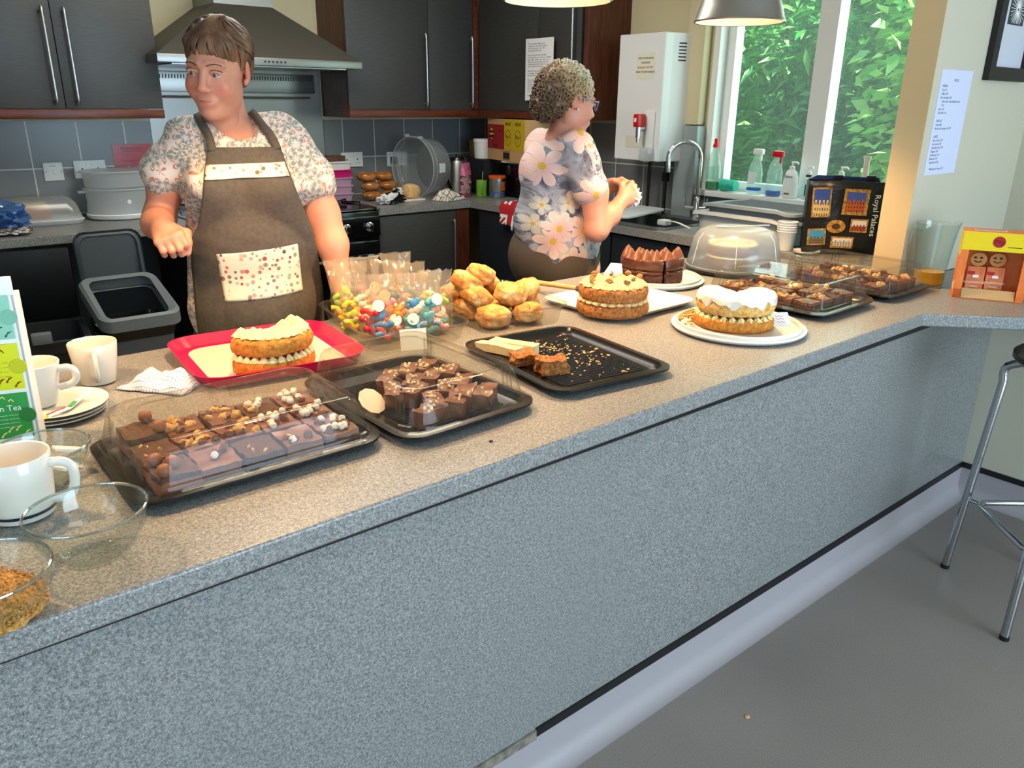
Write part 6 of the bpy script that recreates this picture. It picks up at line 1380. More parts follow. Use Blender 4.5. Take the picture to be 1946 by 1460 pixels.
# ================================================================== people: smooth continuous bodies from blended rounded volumes
class SDF:
    def __init__(s): s.ops = []
    def cone(s, a, b, r1, r2, k=.02, sub=False):
        a, b = np.array(a, float), np.array(b, float); m = max(r1, r2)+k+.02
        def f(P):
            ba = b-a; t = np.clip(((P-a)@ba)/(ba@ba), 0, 1); return np.linalg.norm(P-a-t[..., None]*ba, axis=-1)-(r1+(r2-r1)*t)
        s.ops.append((f, np.minimum(a, b)-m, np.maximum(a, b)+m, k, sub)); return s
    def path(s, pts, rs, k=.015):
        for i in range(len(pts)-1): s.cone(pts[i], pts[i+1], rs[i], rs[i+1], k)
        return s
    def ell(s, c, r, k=.02, sub=False, rot=None):
        c, r = np.array(c, float), np.array(r, float); Rm = None if rot is None else np.array(Euler(rot).to_matrix()).T; m = max(r)+k+.02
        def f(P):
            q = P-c
            if Rm is not None: q = q@Rm.T
            k0 = np.linalg.norm(q/r, axis=-1); k1 = np.linalg.norm(q/(r*r), axis=-1)+1e-9; return k0*(k0-1)/k1
        s.ops.append((f, c-m, c+m, k, sub)); return s
    def raw(s, f, lo, hi, k=.01, sub=False): s.ops.append((f, np.array(lo, float), np.array(hi, float), k, sub)); return s
    def ev(s, P):
        D = np.full(P.shape[:-1], 1.0)
        for f, lo, hi, k, sub in s.ops:
            v = f(P)
            if sub: v = -v; h = np.maximum(k-np.abs(D-v), 0)/k; D = np.maximum(D, v)+h*h*k/4
            else: h = np.maximum(k-np.abs(D-v), 0)/k; D = np.minimum(D, v)-h*h*k/4
        return D
    def mesh(s, lo, hi, h, wob=None):
        lo, hi = np.array(lo, float), np.array(hi, float); n = np.ceil((hi-lo)/h).astype(int)+1
        ax = [lo[i]+h*np.arange(n[i]) for i in range(3)]; D = np.full(tuple(n), .3)
        for f, l, u, k, sub in s.ops:
            i0 = [int(max(0, np.floor((l[i]-lo[i])/h))) for i in range(3)]; i1 = [int(min(n[i], np.ceil((u[i]-lo[i])/h)+1)) for i in range(3)]
            if any(i1[i] <= i0[i] for i in range(3)): continue
            sl = tuple(slice(a, b) for a, b in zip(i0, i1)); P = np.stack(np.meshgrid(*[ax[i][sl[i]] for i in range(3)], indexing='ij'), -1); v = f(P); d = D[sl]
            if sub: v = -v; hh = np.maximum(k-np.abs(d-v), 0)/k; D[sl] = np.maximum(d, v)+hh*hh*k/4
            else: hh = np.maximum(k-np.abs(d-v), 0)/k; D[sl] = np.minimum(d, v)-hh*hh*k/4
        if wob is not None:
            msk = np.abs(D) < .05; P = np.stack(np.meshgrid(*ax, indexing='ij'), -1); D[msk] += wob(P[msk])
        return nets(D, lo, h)
def nets(D, lo, h):
    """surface nets: one vertex per cell the surface crosses, one quad per crossed grid edge"""
    I = D < 0; n = D.shape; cnt = np.zeros(tuple(np.array(n)-1)); acc = np.zeros(cnt.shape+(3,)); c = [slice(0, -1), slice(1, None)]
    for axis in range(3):
        o = [a for a in range(3) if a != axis]
        for p in (0, 1):
            for q in (0, 1):
                sA = [None]*3; sB = [None]*3; sA[axis], sB[axis] = c[0], c[1]; sA[o[0]] = sB[o[0]] = c[p]; sA[o[1]] = sB[o[1]] = c[q]
                a, b = D[tuple(sA)], D[tuple(sB)]; x = I[tuple(sA)] != I[tuple(sB)]; t = np.where(x, a/np.where(a == b, 1, a-b), 0)
                cnt += x; acc[..., axis] += np.where(x, t, 0); acc[..., o[0]] += x*p; acc[..., o[1]] += x*q
    idx = np.argwhere(cnt > 0); vid = -np.ones(cnt.shape, int); vid[tuple(idx.T)] = np.arange(len(idx)); V = lo+h*(idx+acc[tuple(idx.T)]/cnt[tuple(idx.T)][:, None]); Q = []
    for axis in range(3):
        o = [a for a in range(3) if a != axis]; sA = [slice(None)]*3; sB = [slice(None)]*3; sA[axis] = slice(0, -1); sB[axis] = slice(1, None)
        x = np.argwhere(I[tuple(sA)] != I[tuple(sB)]); x = x[(x[:, o[0]] > 0) & (x[:, o[1]] > 0) & (x[:, o[0]] < n[o[0]]-1) & (x[:, o[1]] < n[o[1]]-1)]
        ins = I[tuple(x.T)]; g = []
        for p, q in ((-1, -1), (0, -1), (0, 0), (-1, 0)): y = x.copy(); y[:, o[0]] += p; y[:, o[1]] += q; g.append(vid[tuple(y.T)])
        q4 = np.stack(g, 1); flip = ins if axis != 1 else ~ins; q4[~flip] = q4[~flip][:, ::-1]; Q.append(q4)
    return V, np.concatenate(Q)
def npobj(name, parts, m, parent, col=None, mods=()):
    V = np.concatenate([p[0] for p in parts]); off = 0; Fs = []
    for p in parts: Fs.append(p[1]+off); off += len(p[0])
    F = np.concatenate(Fs); me = bpy.data.meshes.new(name); me.vertices.add(len(V)); me.vertices.foreach_set('co', V.astype(np.float32).ravel()); me.loops.add(F.size); me.loops.foreach_set('vertex_index', F.astype(np.int32).ravel())
    me.polygons.add(len(F)); me.polygons.foreach_set('loop_start', np.arange(0, F.size, F.shape[1], dtype=np.int32)); me.polygons.foreach_set('use_smooth', np.ones(len(F), bool)); me.update(calc_edges=True)
    if col is not None:
        a = me.color_attributes.new('tint', 'FLOAT_COLOR', 'POINT'); C_ = np.ones((len(V), 4), np.float32); C_[:, :3] = col(V); a.data.foreach_set('color', C_.ravel())
    me.materials.append(m); o = bpy.data.objects.new(name, me); COL.objects.link(o); o.parent = parent
    for kind, kw in mods:
        md = o.modifiers.new(kind, kind)
        for k, v in kw.items(): setattr(md, k, v)
    return o
def m_skinf(name, scale=1):
    m, nt, N, L, p = _nodes(name); a = N.new('ShaderNodeAttribute'); a.attribute_name = 'tint'; v = texco(nt)
    f = noisen(nt, v, 60, 3, .6); L.new(mixc(nt, mth(nt, 'MULTIPLY', f, .22), a.outputs[0], '#b8604a'), p.inputs['Base Color']); p.inputs['Roughness'].default_value = .48; p.inputs['Subsurface Weight'].default_value = .12; p.inputs['Subsurface Radius'].default_value = (.012, .004, .002); p.inputs['Subsurface Scale'].default_value = 1
    bump(nt, p, noisen(nt, v, 420, 2, .5), .12, .0008); return m
M_skin = m_skinf('skin')
def T4(loc, rz=0, rx=0, ry=0): return np.array(Matrix.Translation(loc) @ Matrix.Rotation(rz, 4, 'Z') @ Matrix.Rotation(ry, 4, 'Y') @ Matrix.Rotation(rx, 4, 'X'))
def xf(M, V): return V@M[:3, :3].T+M[:3, 3]
def head_sdf(old=False):
    s = SDF()
    s.ell((0, .018, .035), (.074, .094, .078), .01); s.ell((0, -.022, -.02), (.062, .070, .082), .03); s.ell((0, -.04, -.072), (.042, .042, .036), .03); s.cone((0, -.073, -.094), (0, -.07, -.088), .017, .018, .025)
    for x in (-1, 1):
        s.ell((x*.037, -.055, -.036), (.029, .032, .030), .02); s.ell((x*.044, -.008, -.062), (.016, .032, .028), .03)
        s.cone((x*.012, -.086, .021), (x*.044, -.073, .020), .009, .008, .014)
    s.cone((0, -.01, -.08), (0, .015, -.16), .046, .050, .02); s.ell((0, -.045, -.098), (.036, .034, .018), .02)
    for x in (-1, 1): s.ell((x*.031, -.104, .002), (.019, .018, .011), .012, True)
    s.cone((0, -.088, .008), (0, -.105, -.030), .0085, .0115, .012); s.ell((0, -.106, -.034), (.0125, .012, .010), .008)
    for x in (-1, 1): s.ell((x*.0135, -.099, -.037), (.0078, .010, .0075), .006); s.ell((x*.0065, -.107, -.0445), (.0035, .005, .003), .003, True)
    s.ell((0, -.087, -.066), (.026, .013, .016), .012)
    s.ell((0, -.0975, -.0625), (.020, .0065, .0042), .004); s.ell((0, -.096, -.0705), (.0175, .0072, .0052), .004); [s.cone((0, -.1055, -.0670), (x_*.024, -.0955, -.0640), .0016, .0012, .002, True) for x_ in (-1, 1)]
    for x in (-1, 1):
        s.ell((x*.031, -.0855, .0035), (.0165, .0115, .0075), .003); s.ell((x*.031, -.0990, .0005), (.0150, .0110, .0042), .002, True)
        s.ell((x*.078, .012, -.004), (.0075, .017, .029), .006, rot=(.25, 0, x*.35)); s.ell((x*.086, .006, .002), (.005, .009, .017), .003, True, rot=(.25, 0, x*.35)); s.cone((x*.076, .002, -.026), (x*.076, .0, -.030), .0065, .0055, .004)
    return s
SKC = np.array(lin('#e0a68c')[:3])
def facecol(V, base, rosy=1):
    c = np.tile(base, (len(V), 1))
    def mixm(m, hexc, amt):
        nonlocal c
        m = np.clip(m, 0, 1)[:, None]*amt; c = c*(1-m)+np.array(lin(hexc)[:3])*m
    g = lambda p, r: np.exp(-(np.sum(((V-np.array(p))/np.array(r))**2, axis=1)))
    for x in (-1, 1): mixm(g((x*.042, -.075, -.034), (.022, .03, .018)), '#d2604c', .55*rosy); mixm(g((x*.031, -.09, -.006), (.020, .02, .009)), '#b98070', .35); mixm(g((x*.08, .01, -.005), (.012, .02, .03)), '#d87864', .5)
    mixm(g((0, -.112, -.035), (.014, .012, .012)), '#d86a58', .4*rosy)
    lip = g((0, -.099, -.0665), (.0215, .010, .0085)); mixm((lip-.42)*4, '#b4585a', .75)
    return c
def add_face(parent, M, iris, gaze, brow, lidc='#c08a78'):
    Mw = Matrix(M.tolist()); Me = mat('eyeball white', '#beb2ac', .2)
    for x in (-1, 1):
        c = Vector((x*.031, -.0775, .0005)); g = Vector((gaze[0], -1, gaze[1])).normalized()
        bm = bmn(); sphere(bm, (0, 0, 0), .0128, 20); e = obj('eye', bm, Me, parent); e.matrix_local = Mw @ Matrix.Translation(c)
        bm = bmn(); q = g.to_track_quat('Z', 'Y').to_matrix().to_4x4(); lathe(bm, [(.0001, .0131), (.0035, .01275), (.0068, .0111)], 20, M=q, cap1=False); i_ = obj('iris', bm, mat('iris '+iris, iris, .1), e)
        bm = bmn(); lathe(bm, [(.0001, .01345), (.0028, .0132)], 14, M=q, cap1=False); obj('pupil', bm, M_ink, e)
        bm = bmn(); pts = [Vector((x*(.031+.019*math.cos(a)), -.0915+.004*abs(math.cos(a))**2*2, .0045+.0052*math.sin(a))) for a in [PI*k/10 for k in range(11)]]; tube(bm, pts, [.0003]+[.0011]*9+[.0004], 6); l = obj('eyelashes', bm, mat('dark lashes', '#3a2820', .7), parent); l.matrix_local = Mw
        bm = bmn(); pts = bez([(x*.012, -.0985, .0185), (x*.026, -.0965, .0235), (x*.040, -.088, .0235), (x*.051, -.076, .017)], 4); tube(bm, pts, [.001]+[.0026]*6+[.0022]*4+[.0008]*2, 6, flat=.5); b = obj('eyebrow', bm, mat('brow '+brow, brow, .8), parent); b.matrix_local = Mw
def fingers(s, wrist, palm, up_, side, L=.075, curls=(.9, 1, 1.05, 1.0), thumb=(.6, .6), r=.0085, sp=.0185):
    """palm block plus four fingers and a thumb; palm = forward unit vector, up_ = back-of-hand normal, side = toward the thumb"""
    w = np.array(wrist, float); f = np.array(palm, float); f /= np.linalg.norm(f); u = np.array(up_, float); u -= f*(u@f); u /= np.linalg.norm(u); d = np.cross(f, u)
    if d@np.array(side) < 0: d = -d
    s.cone(w, w+f*.03, .024, .026, .02)
    for k in range(4):
        o = (1.5-k)*sp; b = w+f*(.072-.004*abs(k-1))+d*o; s.cone(w+f*.018+d*o*.7, b, .0135, .0115, .012)
        ln = L*(.92, 1.0, .95, .78)[k]; a = 0; p = b
        for j, q in enumerate((.45, .30, .25)):
            a += curls[k]*(.75, .95, .6)[j]; n_ = p+(f*math.cos(a)-u*math.sin(a))*ln*q; s.cone(p, n_, r*(1.08, 1.0, .92)[j], r*(1.0, .92, .80)[j], .004); p = n_
    tb = w+f*.025+d*.020; t1 = tb+(f*.55+d*.75-u*.30)*.036; t2 = t1+(f*math.cos(thumb[0])-u*math.sin(thumb[0])*.8+d*(.25-thumb[1]))*.032; t3 = t2+(f*math.cos(thumb[0]+.3)-u*math.sin(thumb[0]+.3)-d*thumb[1])*.024
    s.cone(w+f*.01, tb, .018, .015, .015); s.cone(tb, t1, .0145, .0115, .010); s.cone(t1, t2, .0105, .0098, .004); s.cone(t2, t3, .0098, .0080, .004)
def armtint(base):
    def f(V): n = np.sin(V[:, 2]*31+V[:, 0]*17)*.5+.5; c = np.tile(base, (len(V), 1)); k = (.10*n)[:, None]; return c*(1-k)+np.array(lin('#d88a76')[:3])*k
    return f
# ------------------------------------------------------------------ woman in the apron
RZ1 = -math.atan2(.80, 2.20)
w1 = thing('person', 'woman in a grey apron over a leaf-print top, brown fringe, looking sideways behind the cakes', 'person', (.80, 2.20, 0), RZ1)
base1 = np.array(lin('#cf957c')[:3])
HM = T4((.004, -.030, 1.550), -.40, .17, .085)@np.diag((.94, .97, 1, 1))
def body1():
    s = SDF()
    s.ell((.035, .03, .93), (.165, .11, .15), .05); s.ell((.035, .0, 1.10), (.150, .115, .14), .06); s.ell((.03, .02, 1.27), (.150, .095, .12), .06); s.cone((-.08, .03, 1.368), (.15, .03, 1.375), .045, .045, .05)
    s.cone((.022, .028, 1.38), (.010, .004, 1.50), .053, .047, .02); s.ell((.03, -.022, 1.345), (.085, .040, .045), .04)
    for x in (-.05, .12): s.cone((x, .03, .88), (x, .03, .48), .085, .058, .03); s.cone((x, .03, .48), (x, .04, .10), .056, .038, .02); s.cone((x, .04, .06), (x, -.10, .035), .038, .03, .02)
    return s
parts = [body1().mesh((-.25, -.22, 0), (.32, .22, 1.50), .010)]
ar = SDF(); sh, el, wr = (-.110, .025, 1.355), (-.190, .055, 1.165), (-.172, -.115, 1.155)
ar.path([sh, (-.158, .04, 1.26), el], [.050, .046, .041], .03); ar.path([el, (-.190, -.03, 1.160), wr], [.041, .039, .027], .02)
fingers(ar, wr, (.25, -.95, -.18), (-.30, -.1, .95), (1, .2, 0.3), L=.070, curls=(1.15, 1.2, 1.25, 1.3), thumb=(.7, .55))
armA = ar.mesh((-.30, -.29, 1.03), (-.05, .13, 1.44), .0036)
al = SDF(); sh, el, wr = (.180, .025, 1.355), (.250, .02, 1.165), (.276, -.035, .985)
al.path([sh, (.222, .025, 1.26), el], [.052, .052, .044], .03); al.path([el, (.268, -.008, 1.08), wr], [.047, .044, .030], .02)
fingers(al, wr, (.02, -.12, -1.0), (1, 0, 0.02), (0, -1, 0), L=.075, curls=(.10, .12, .12, .15), thumb=(.1, .1))
armB = al.mesh((.12, -.22, .76), (.38, .12, 1.44), .0036)
hd = head_sdf().mesh((-.11, -.14, -.17), (.11, .13, .13), .0023)
hv = xf(HM, hd[0]); nb = len(parts[0][0])+len(armA[0])+len(armB[0])
def col1(V):
    c = armtint(base1)(V); c[nb:] = facecol(hd[0], base1, 1.0); return c
npobj('body', parts+[armA, armB, (hv, hd[1])], M_skin, w1, col1)
add_face(w1, HM, '#4a5a60', (-.42, -.12), '#4a3428')
# hair: cap plus swept locks
M_hair1 = mat('brown hair', '#5c422f', .45, stops=[(.3, '#3e2a1f'), (.5, '#684a34'), (.75, '#a37c58')], nscale=22, stretch=(1, 1, .35), bumpy=.6, bscale=60, bdist=.003)
hs = SDF(); hs.ell((0, .024, .043), (.083, .100, .083), .01); hs.ell((0, .07, .0), (.066, .055, .07), .03); hs.cone((0, .115, .03), (0, .14, -.01), .028, .018, .02)
hs.ell((0, -.100, -.035), (.068, .085, .083), .012, True); hs.ell((0, 0.01, -.10), (.09, .09, .06), .02, True)
for x in (-1, 1): hs.ell((x*.085, -.002, -.012), (.022, .034, .036), .01, True)
hm_ = hs.mesh((-.10, -.10, -.10), (.10, .17, .14), .003, wob=lambda P: .0018*np.sin(P[:, 0]*240+np.sin(P[:, 1]*40)*3))
bm = bmn(); r = random.Random(4)
def lock(bm, pts, r0, flat=.45): tube(bm, bez(pts, 5), [r0*(.5+.5*math.sin(PI*min(.85, (k+1.5)/(5*(len(pts)-1)+2)))) for k in range(5*(len(pts)-1)+1)], 6, flat=flat)
def onh(a, z, off=0):     # a: angle around (0 = front), z: height in the head frame
    q = max(0, 1-((z-.043)/.083)**2)**.5; return Vector(((.083+off)*q*math.sin(a), .024-(.100+off)*q*math.cos(a), z))
for k in range(64):       # fringe from the crown over the forehead
    t_ = k/63*2-1; a1 = t_*1.02+r.uniform(-.05, .05); zt = .030+r.uniform(-.010, .012)-(.030*max(0, t_-.1))+.008*math.sin(t_*7)
    if abs(t_) > .8: zt = -.012+r.uniform(-.01, .01)
    c_ = Vector((.02+.012*t_, .01, .127)); lock(bm, [c_, onh(a1*.35+.1, .118, .003), onh(a1*.75+.03, .085, .005), onh(a1*.96+r.uniform(-.06, .10), .058, .006), onh(a1*1.0+r.uniform(.0, .16), zt, .003)], .0046)
for k in range(60):       # swept back over the sides and crown
    sx = 1 if k % 2 else -1; a0 = r.uniform(.0, .6); z0 = r.uniform(.06, .125); lock(bm, [Vector((.02, .0, .126)), onh(sx*(.9+a0), min(.118, z0+.02), .002), onh(sx*(1.5+a0*.8), z0*.75, .003), onh(sx*(2.2+a0*.5), z0*.45-.01, .002), Vector((0, .12, .02))], .0055)
for sx in (-1, 1):
    for k in range(5): lock(bm, [onh(sx*(1.05+.05*k), .06, .003), onh(sx*(1.15+.04*k), .025, .003), onh(sx*(1.2+.03*k), -.012, -.001), onh(sx*(1.15+.03*k), -.042+.004*k, -.010)], .0034)
bmesh.ops.recalc_face_normals(bm, faces=bm.faces); me = bpy.data.meshes.new('h'); bm.to_mesh(me); bm.free()
hair = obj('hair', ([tuple(v) for v in xf(HM, hm_[0])]+[tuple(xf(HM, np.array(v.co)[None])[0]) for v in me.vertices], [tuple(q) for q in hm_[1].tolist()]+[tuple(i+len(hm_[0]) for i in p.vertices) for p in me.polygons]), M_hair1, w1, smooth='soft')
bpy.data.meshes.remove(me)
# top
def m_leafprint():
    m, nt, N, L, p = _nodes('leaf print fabric'); v = texco(nt, (1, .6, 1)); nz = N.new('ShaderNodeTexNoise'); nz.inputs['Scale'].default_value = 9; L.new(v, nz.inputs['Vector'])
    ad = N.new('ShaderNodeVectorMath'); ad.operation = 'MULTIPLY_ADD'; L.new(nz.outputs['Color'], ad.inputs[0]); ad.inputs[1].default_value = (.05, .05, .05); L.new(v, ad.inputs[2])
    vo = N.new('ShaderNodeTexVoronoi'); vo.inputs['Scale'].default_value = 29; L.new(ad.outputs[0], vo.inputs['Vector'])
    sb = N.new('ShaderNodeVectorMath'); sb.operation = 'SUBTRACT'; L.new(ad.outputs[0], sb.inputs[0]); L.new(vo.outputs['Position'], sb.inputs[1]); sp = N.new('ShaderNodeSeparateXYZ'); L.new(sb.outputs[0], sp.inputs[0])
    ang = mth(nt, 'ARCTAN2', sp.outputs[0], sp.outputs[2]); d = vo.outputs['Distance']
    rcv = N.new('ShaderNodeSeparateColor'); L.new(vo.outputs['Color'], rcv.inputs[0])
    lobe = mth(nt, 'POWER', mth(nt, 'ABSOLUTE', mth(nt, 'COSINE', mth(nt, 'MULTIPLY_ADD', ang, 2.5, mth(nt, 'MULTIPLY', rcv.outputs[0], 1.2)))), .7)
    q = mth(nt, 'DIVIDE', d, mth(nt, 'MULTIPLY_ADD', lobe, .78, .06))
    c = ramp(nt, q, [(.0, '#e6dcd6'), (.30, '#c9c4be'), (.42, '#7f8783'), (.66, '#98a09b'), (.74, '#dcd2cb'), (.80, '#d59a80'), (.90, '#a9654e'), (.97, '#d0c5be'), (1.0, '#d9d0ca')])
    L.new(c, p.inputs['Base Color']); p.inputs['Roughness'].default_value = .85; return m
M_top1 = m_leafprint()
s1 = SDF(); s1.ell((.035, .02, .93), (.180, .125, .19), .05); s1.ell((.035, .0, 1.10), (.163, .130, .15), .06); s1.ell((.032, .02, 1.27), (.165, .108, .13), .06); s1.ell((-.035, -.055, 1.25), (.075, .075, .07), .04); s1.ell((.11, -.055, 1.25), (.075, .075, .07), .04)
s1.ell((.034, -.006, 1.335), (.135, .080, .075), .04); s1.cone((-.075, .03, 1.380), (.140, .03, 1.388), .058, .058, .05); s1.cone((.035, .02, .90), (.035, .02, .70), .155, .165, .04)
s1.path([(-.095, .025, 1.362), (-.158, .035, 1.285)], [.060, .066], .03); s1.path([(.165, .025, 1.362), (.224, .02, 1.262)], [.060, .070], .03)
s1.cone((-.160, .032, 1.33), (-.205, .05, 1.19), .050, .056, .004, True) if False else None
s1.ell((.036, -.065, 1.486), (.080, .120, .112), .012, True)
s1.cone((.016, -.0, 1.46), (.006, -.01, 1.58), .062, .09, .01, True)
top1m = s1.mesh((-.30, -.22, .70), (.36, .22, 1.46), .0048, wob=lambda P: .0028*np.sin(P[:, 0]*38+P[:, 2]*46+2*np.sin(P[:, 1]*30))+.0018*np.sin(P[:, 2]*90+P[:, 0]*25)*(P[:, 2] > 1.2))
npobj('top', [top1m], M_top1, w1)
tr = SDF()
for x in (-.05, .12): tr.cone((x, .03, .80), (x, .03, .10), .098, .062, .03)
npobj('trousers', [tr.mesh((-.20, -.12, .06), (.28, .16, .86), .009)], mat('dark trousers', '#23252b', .8), w1)
sh_ = SDF()
for x in (-.05, .12): sh_.cone((x, .05, .045), (x, -.12, .035), .046, .038, .02)
npobj('shoes', [sh_.mesh((-.14, -.19, 0), (.21, .13, .12), .006)], M_black, w1)
# apron: cloth panels that follow the front of the body
def drape(name, sdf, parent, m, outline, off, nu=40, nv=44, ymin=-.5, thick=.0016, wob=0, floor=None):
    """outline(u, v) -> (x, z), the cloth hangs on the front of sdf at distance off"""
    U, W_ = np.meshgrid(np.linspace(0, 1, nu+1), np.linspace(0, 1, nv+1)); X, Z = outline(U, W_); Y = np.full(X.shape, ymin)
    P = np.stack([X, Y, Z], -1); hit = np.zeros(X.shape, bool)
    for _ in range(60): d = sdf.ev(P)-off; P[..., 1] += np.clip(d, 0, .05)*.9; P[..., 1] = np.minimum(P[..., 1], .06)
    if floor: 
        for j in range(1, nv+1): P[j, :, 1] = np.minimum(P[j, :, 1], P[j-1, :, 1]+.004) if floor == 'down' else P[j, :, 1]
    Yv = P[..., 1]
    if wob: Yv = Yv-wob*np.abs(np.sin(X*42+Z*9))*np.clip((1.1-Z)*3, 0, 1)-wob*.6*np.abs(np.sin(Z*70+X*22))*np.exp(-((Z-1.10)/.06)**2)
    P[..., 1] = Yv; V = P.reshape(-1, 3); i = np.arange((nu+1)*(nv+1)).reshape(nv+1, nu+1); F = np.stack([i[:-1, :-1], i[:-1, 1:], i[1:, 1:], i[1:, :-1]], -1).reshape(-1, 4)
    return npobj(name, [(V, F)], m, parent, mods=[('SOLIDIFY', dict(thickness=thick, offset=0))])
lerp = lambda a, b, t: a+(b-a)*t
zs = np.array([1.362, 1.30, 1.24, 1.16, 1.12, 1.05, .95, .80, .66]); xl = np.array([-.040, -.055, -.066, -.088, -.112, -.118, -.122, -.125, -.125]); xr = np.array([.140, .155, .172, .200, .212, .222, .232, .235, .235])
def apo(u, v):
    z = 1.358-v*(1.358-.66); l = np.interp(-z, -zs, xl); r_ = np.interp(-z, -zs, xr); return l+(r_-l)*u, z
M_apr = mat('grey brown apron cotton', '#4b463e', .85, c2='#55504a', nscale=90, bumpy=.3, bscale=200, bdist=.0006)
B1 = body1()
class UN:
    def ev(s, P): return np.minimum(s1.ev(P), B1.ev(P))
s1u = UN()
ap = drape('apron', s1u, w1, M_apr, apo, .008, 46, 70, floor='down', wob=.004)
def m_print(name, basec, blots, scale):
    m, nt, N, L, p = _nodes(name); v = texco(nt); vo = N.new('ShaderNodeTexVoronoi'); vo.inputs['Scale'].default_value = scale; vo.inputs['Randomness'].default_value = .7; L.new(v, vo.inputs['Vector'])
    rc = N.new('ShaderNodeSeparateColor'); L.new(vo.outputs['Color'], rc.inputs[0]); c = ramp(nt, rc.outputs[0], [(k/(len(blots)-1), b) for k, b in enumerate(blots)]); MATS_ = c
    th = mth(nt, 'MULTIPLY_ADD', rc.outputs[1], .16, .24); L.new(mixc(nt, mth(nt, 'LESS_THAN', vo.outputs['Distance'], th), basec, c), p.inputs['Base Color']); p.inputs['Roughness'].default_value = .85; return m
M_pock = m_print('cream cupcake print cotton', '#e6dcc4', ('#c05a5a', '#8a6a4a', '#b9a9b4', '#d08a5a', '#a84048', '#8f9a86', '#5a3a34', '#d9b0a0'), 62)
drape('pocket', s1, w1, M_pock, lambda u, v: (lerp(-.050, .163, u)+.008*v*(1-u)*1+.005*v*u, lerp(1.088+.014*u, .958+.010*u, v)), .0105, 26, 18, wob=.0)
drape('bib_band', s1u, w1, M_pock, lambda u, v: (lerp(-.050-.007*v, .146+.009*v, u), lerp(1.316+.004*u, 1.280+.006*u, v)), .0115, 26, 8)
def strap(p, name): bm = bmn(); tube(bm, bez(p, 8), .0115, 8, flat=.16); return obj(name, bm, M_apr, w1)
def sy(x, z, off=.006):
    P = np.array([[x, -.5, z]]); 
    for _ in range(80): P[:, 1] += np.clip(s1u.ev(P)-off, 0, .05)*.9; P[:, 1] = np.minimum(P[:, 1], .1)
    return (x, float(P[0, 1]), z)
def ribbon(name, pts, wd, m):
    """flat strap through surface points"""
    c = bez(pts, 6); bm = bmn(); rows = []
    for i, q in enumerate(c):
        t_ = (c[min(i+1, len(c)-1)]-c[max(i-1, 0)]).normalized(); s_ = Vector((t_.z, 0, -t_.x)).normalized()*wd/2; rows.append([q-s_, q+s_])
    loft(bm, rows, False, False, closed=False); return obj(name, bm, m, w1, smooth='soft', mods=[('SOLIDIFY', dict(thickness=.002, offset=0))])
ribbon('neck_strap', [sy(-.032, 1.350, .010), sy(-.036, 1.385, .010), sy(-.048, 1.41, .008), sy(-.056, 1.432, .006), (-.060, .03, 1.440)], .022, M_apr)
ribbon('neck_strap', [sy(.132, 1.352, .010), sy(.120, 1.385, .010), sy(.100, 1.412, .008), sy(.088, 1.432, .006), (.076, .03, 1.446)], .022, M_apr)
# ------------------------------------------------------------------ older woman at the sink
r2 = (2.06, 2.33); RZ2 = -math.atan2(*r2)
w2 = thing('person', 'older woman with curly grey-blonde hair, floral top, drying her hands near the sink', 'person', (r2[0], r2[1], 0), RZ2)
base2 = np.array(lin('#d0947e')[:3]); HM2 = T4((.094, .0, 1.485), math.radians(118), .20, 0)
fd = np.array((.87, .49, 0)); rd = np.array((.49, -.87, 0)); B0 = np.array((.06, .02, 0))
b = SDF(); b.ell((.055, .03, .93), (.155, .15, .16), .05); b.ell((.075, .02, 1.06), (.145, .145, .14), .05); b.ell((.06, .02, 1.22), (.13, .13, .13), .05)
b.cone(B0+rd*.12+(0, 0, 1.32), B0-rd*.13+(0, 0, 1.32), .05, .05, .05); b.cone((.062, .01, 1.33), (.088, .004, 1.43), .055, .050, .03)
for q in (-1, 1): o_ = B0+rd*.085*q; b.cone(o_+(0, 0, .88), o_+(0, 0, .46), .085, .056, .03); b.cone(o_+(0, 0, .46), o_+(0, 0, .08), .054, .036, .02); b.cone(o_+(0, 0, .05), o_+fd*.13+(0, 0, .03), .036, .028, .02)
bodyP = b.mesh((-.14, -.20, 0), (.30, .24, 1.46), .010)
a1 = SDF(); shR = B0+rd*.165+(0, 0, 1.300); elR = np.array((.207, -.165, 1.035)); wrR = np.array((.300, -.075, 1.125))
a1.path([shR, (.19, -.155, 1.17), elR], [.056, .050, .043], .03); a1.cone(elR, elR+(.004, -.006, -.012), .030, .026, .02); a1.path([elR, (.258, -.120, 1.082), wrR], [.042, .038, .025], .02)
fingers(a1, wrR, (.62, .42, .45), (.35, -.85, .15), (-.3, .3, .8), L=.068, curls=(.75, .85, .9, 1.0), thumb=(.5, .3), r=.0088)
arR = a1.mesh((.05, -.28, .94), (.45, .10, 1.38), .0036)
a2 = SDF(); shL = B0-rd*.15+(0, 0, 1.30); elL = np.array((.10, .22, 1.05)); wrL = np.array((.262, .085, 1.165))
a2.path([shL, (.04, .2, 1.17), elL], [.054, .048, .042], .03); a2.path([elL, (.19, .15, 1.11), wrL], [.041, .037, .025], .02)
fingers(a2, wrL, (.80, -.35, .25), (.1, .5, .85), (.2, -.9, .2), L=.066, curls=(.95, 1.0, 1.0, 1.05), thumb=(.6, .5), r=.0088)
arL = a2.mesh((-.08, -.06, .96), (.42, .29, 1.38), .0036)
hd2 = head_sdf().mesh((-.11, -.14, -.17), (.11, .13, .13), .0025); nb2 = len(bodyP[0])+len(arR[0])+len(arL[0])
def col2(V): c = armtint(base2)(V); c[nb2:] = facecol(hd2[0], base2, .7); return c
npobj('body', [bodyP, arR, arL, (xf(HM2, hd2[0]), hd2[1])], M_skin, w2, col2)
add_face(w2, HM2, '#55636a', (0, -.2), '#a08c78')
Mh2 = Matrix(HM2.tolist())
bm = bmn()
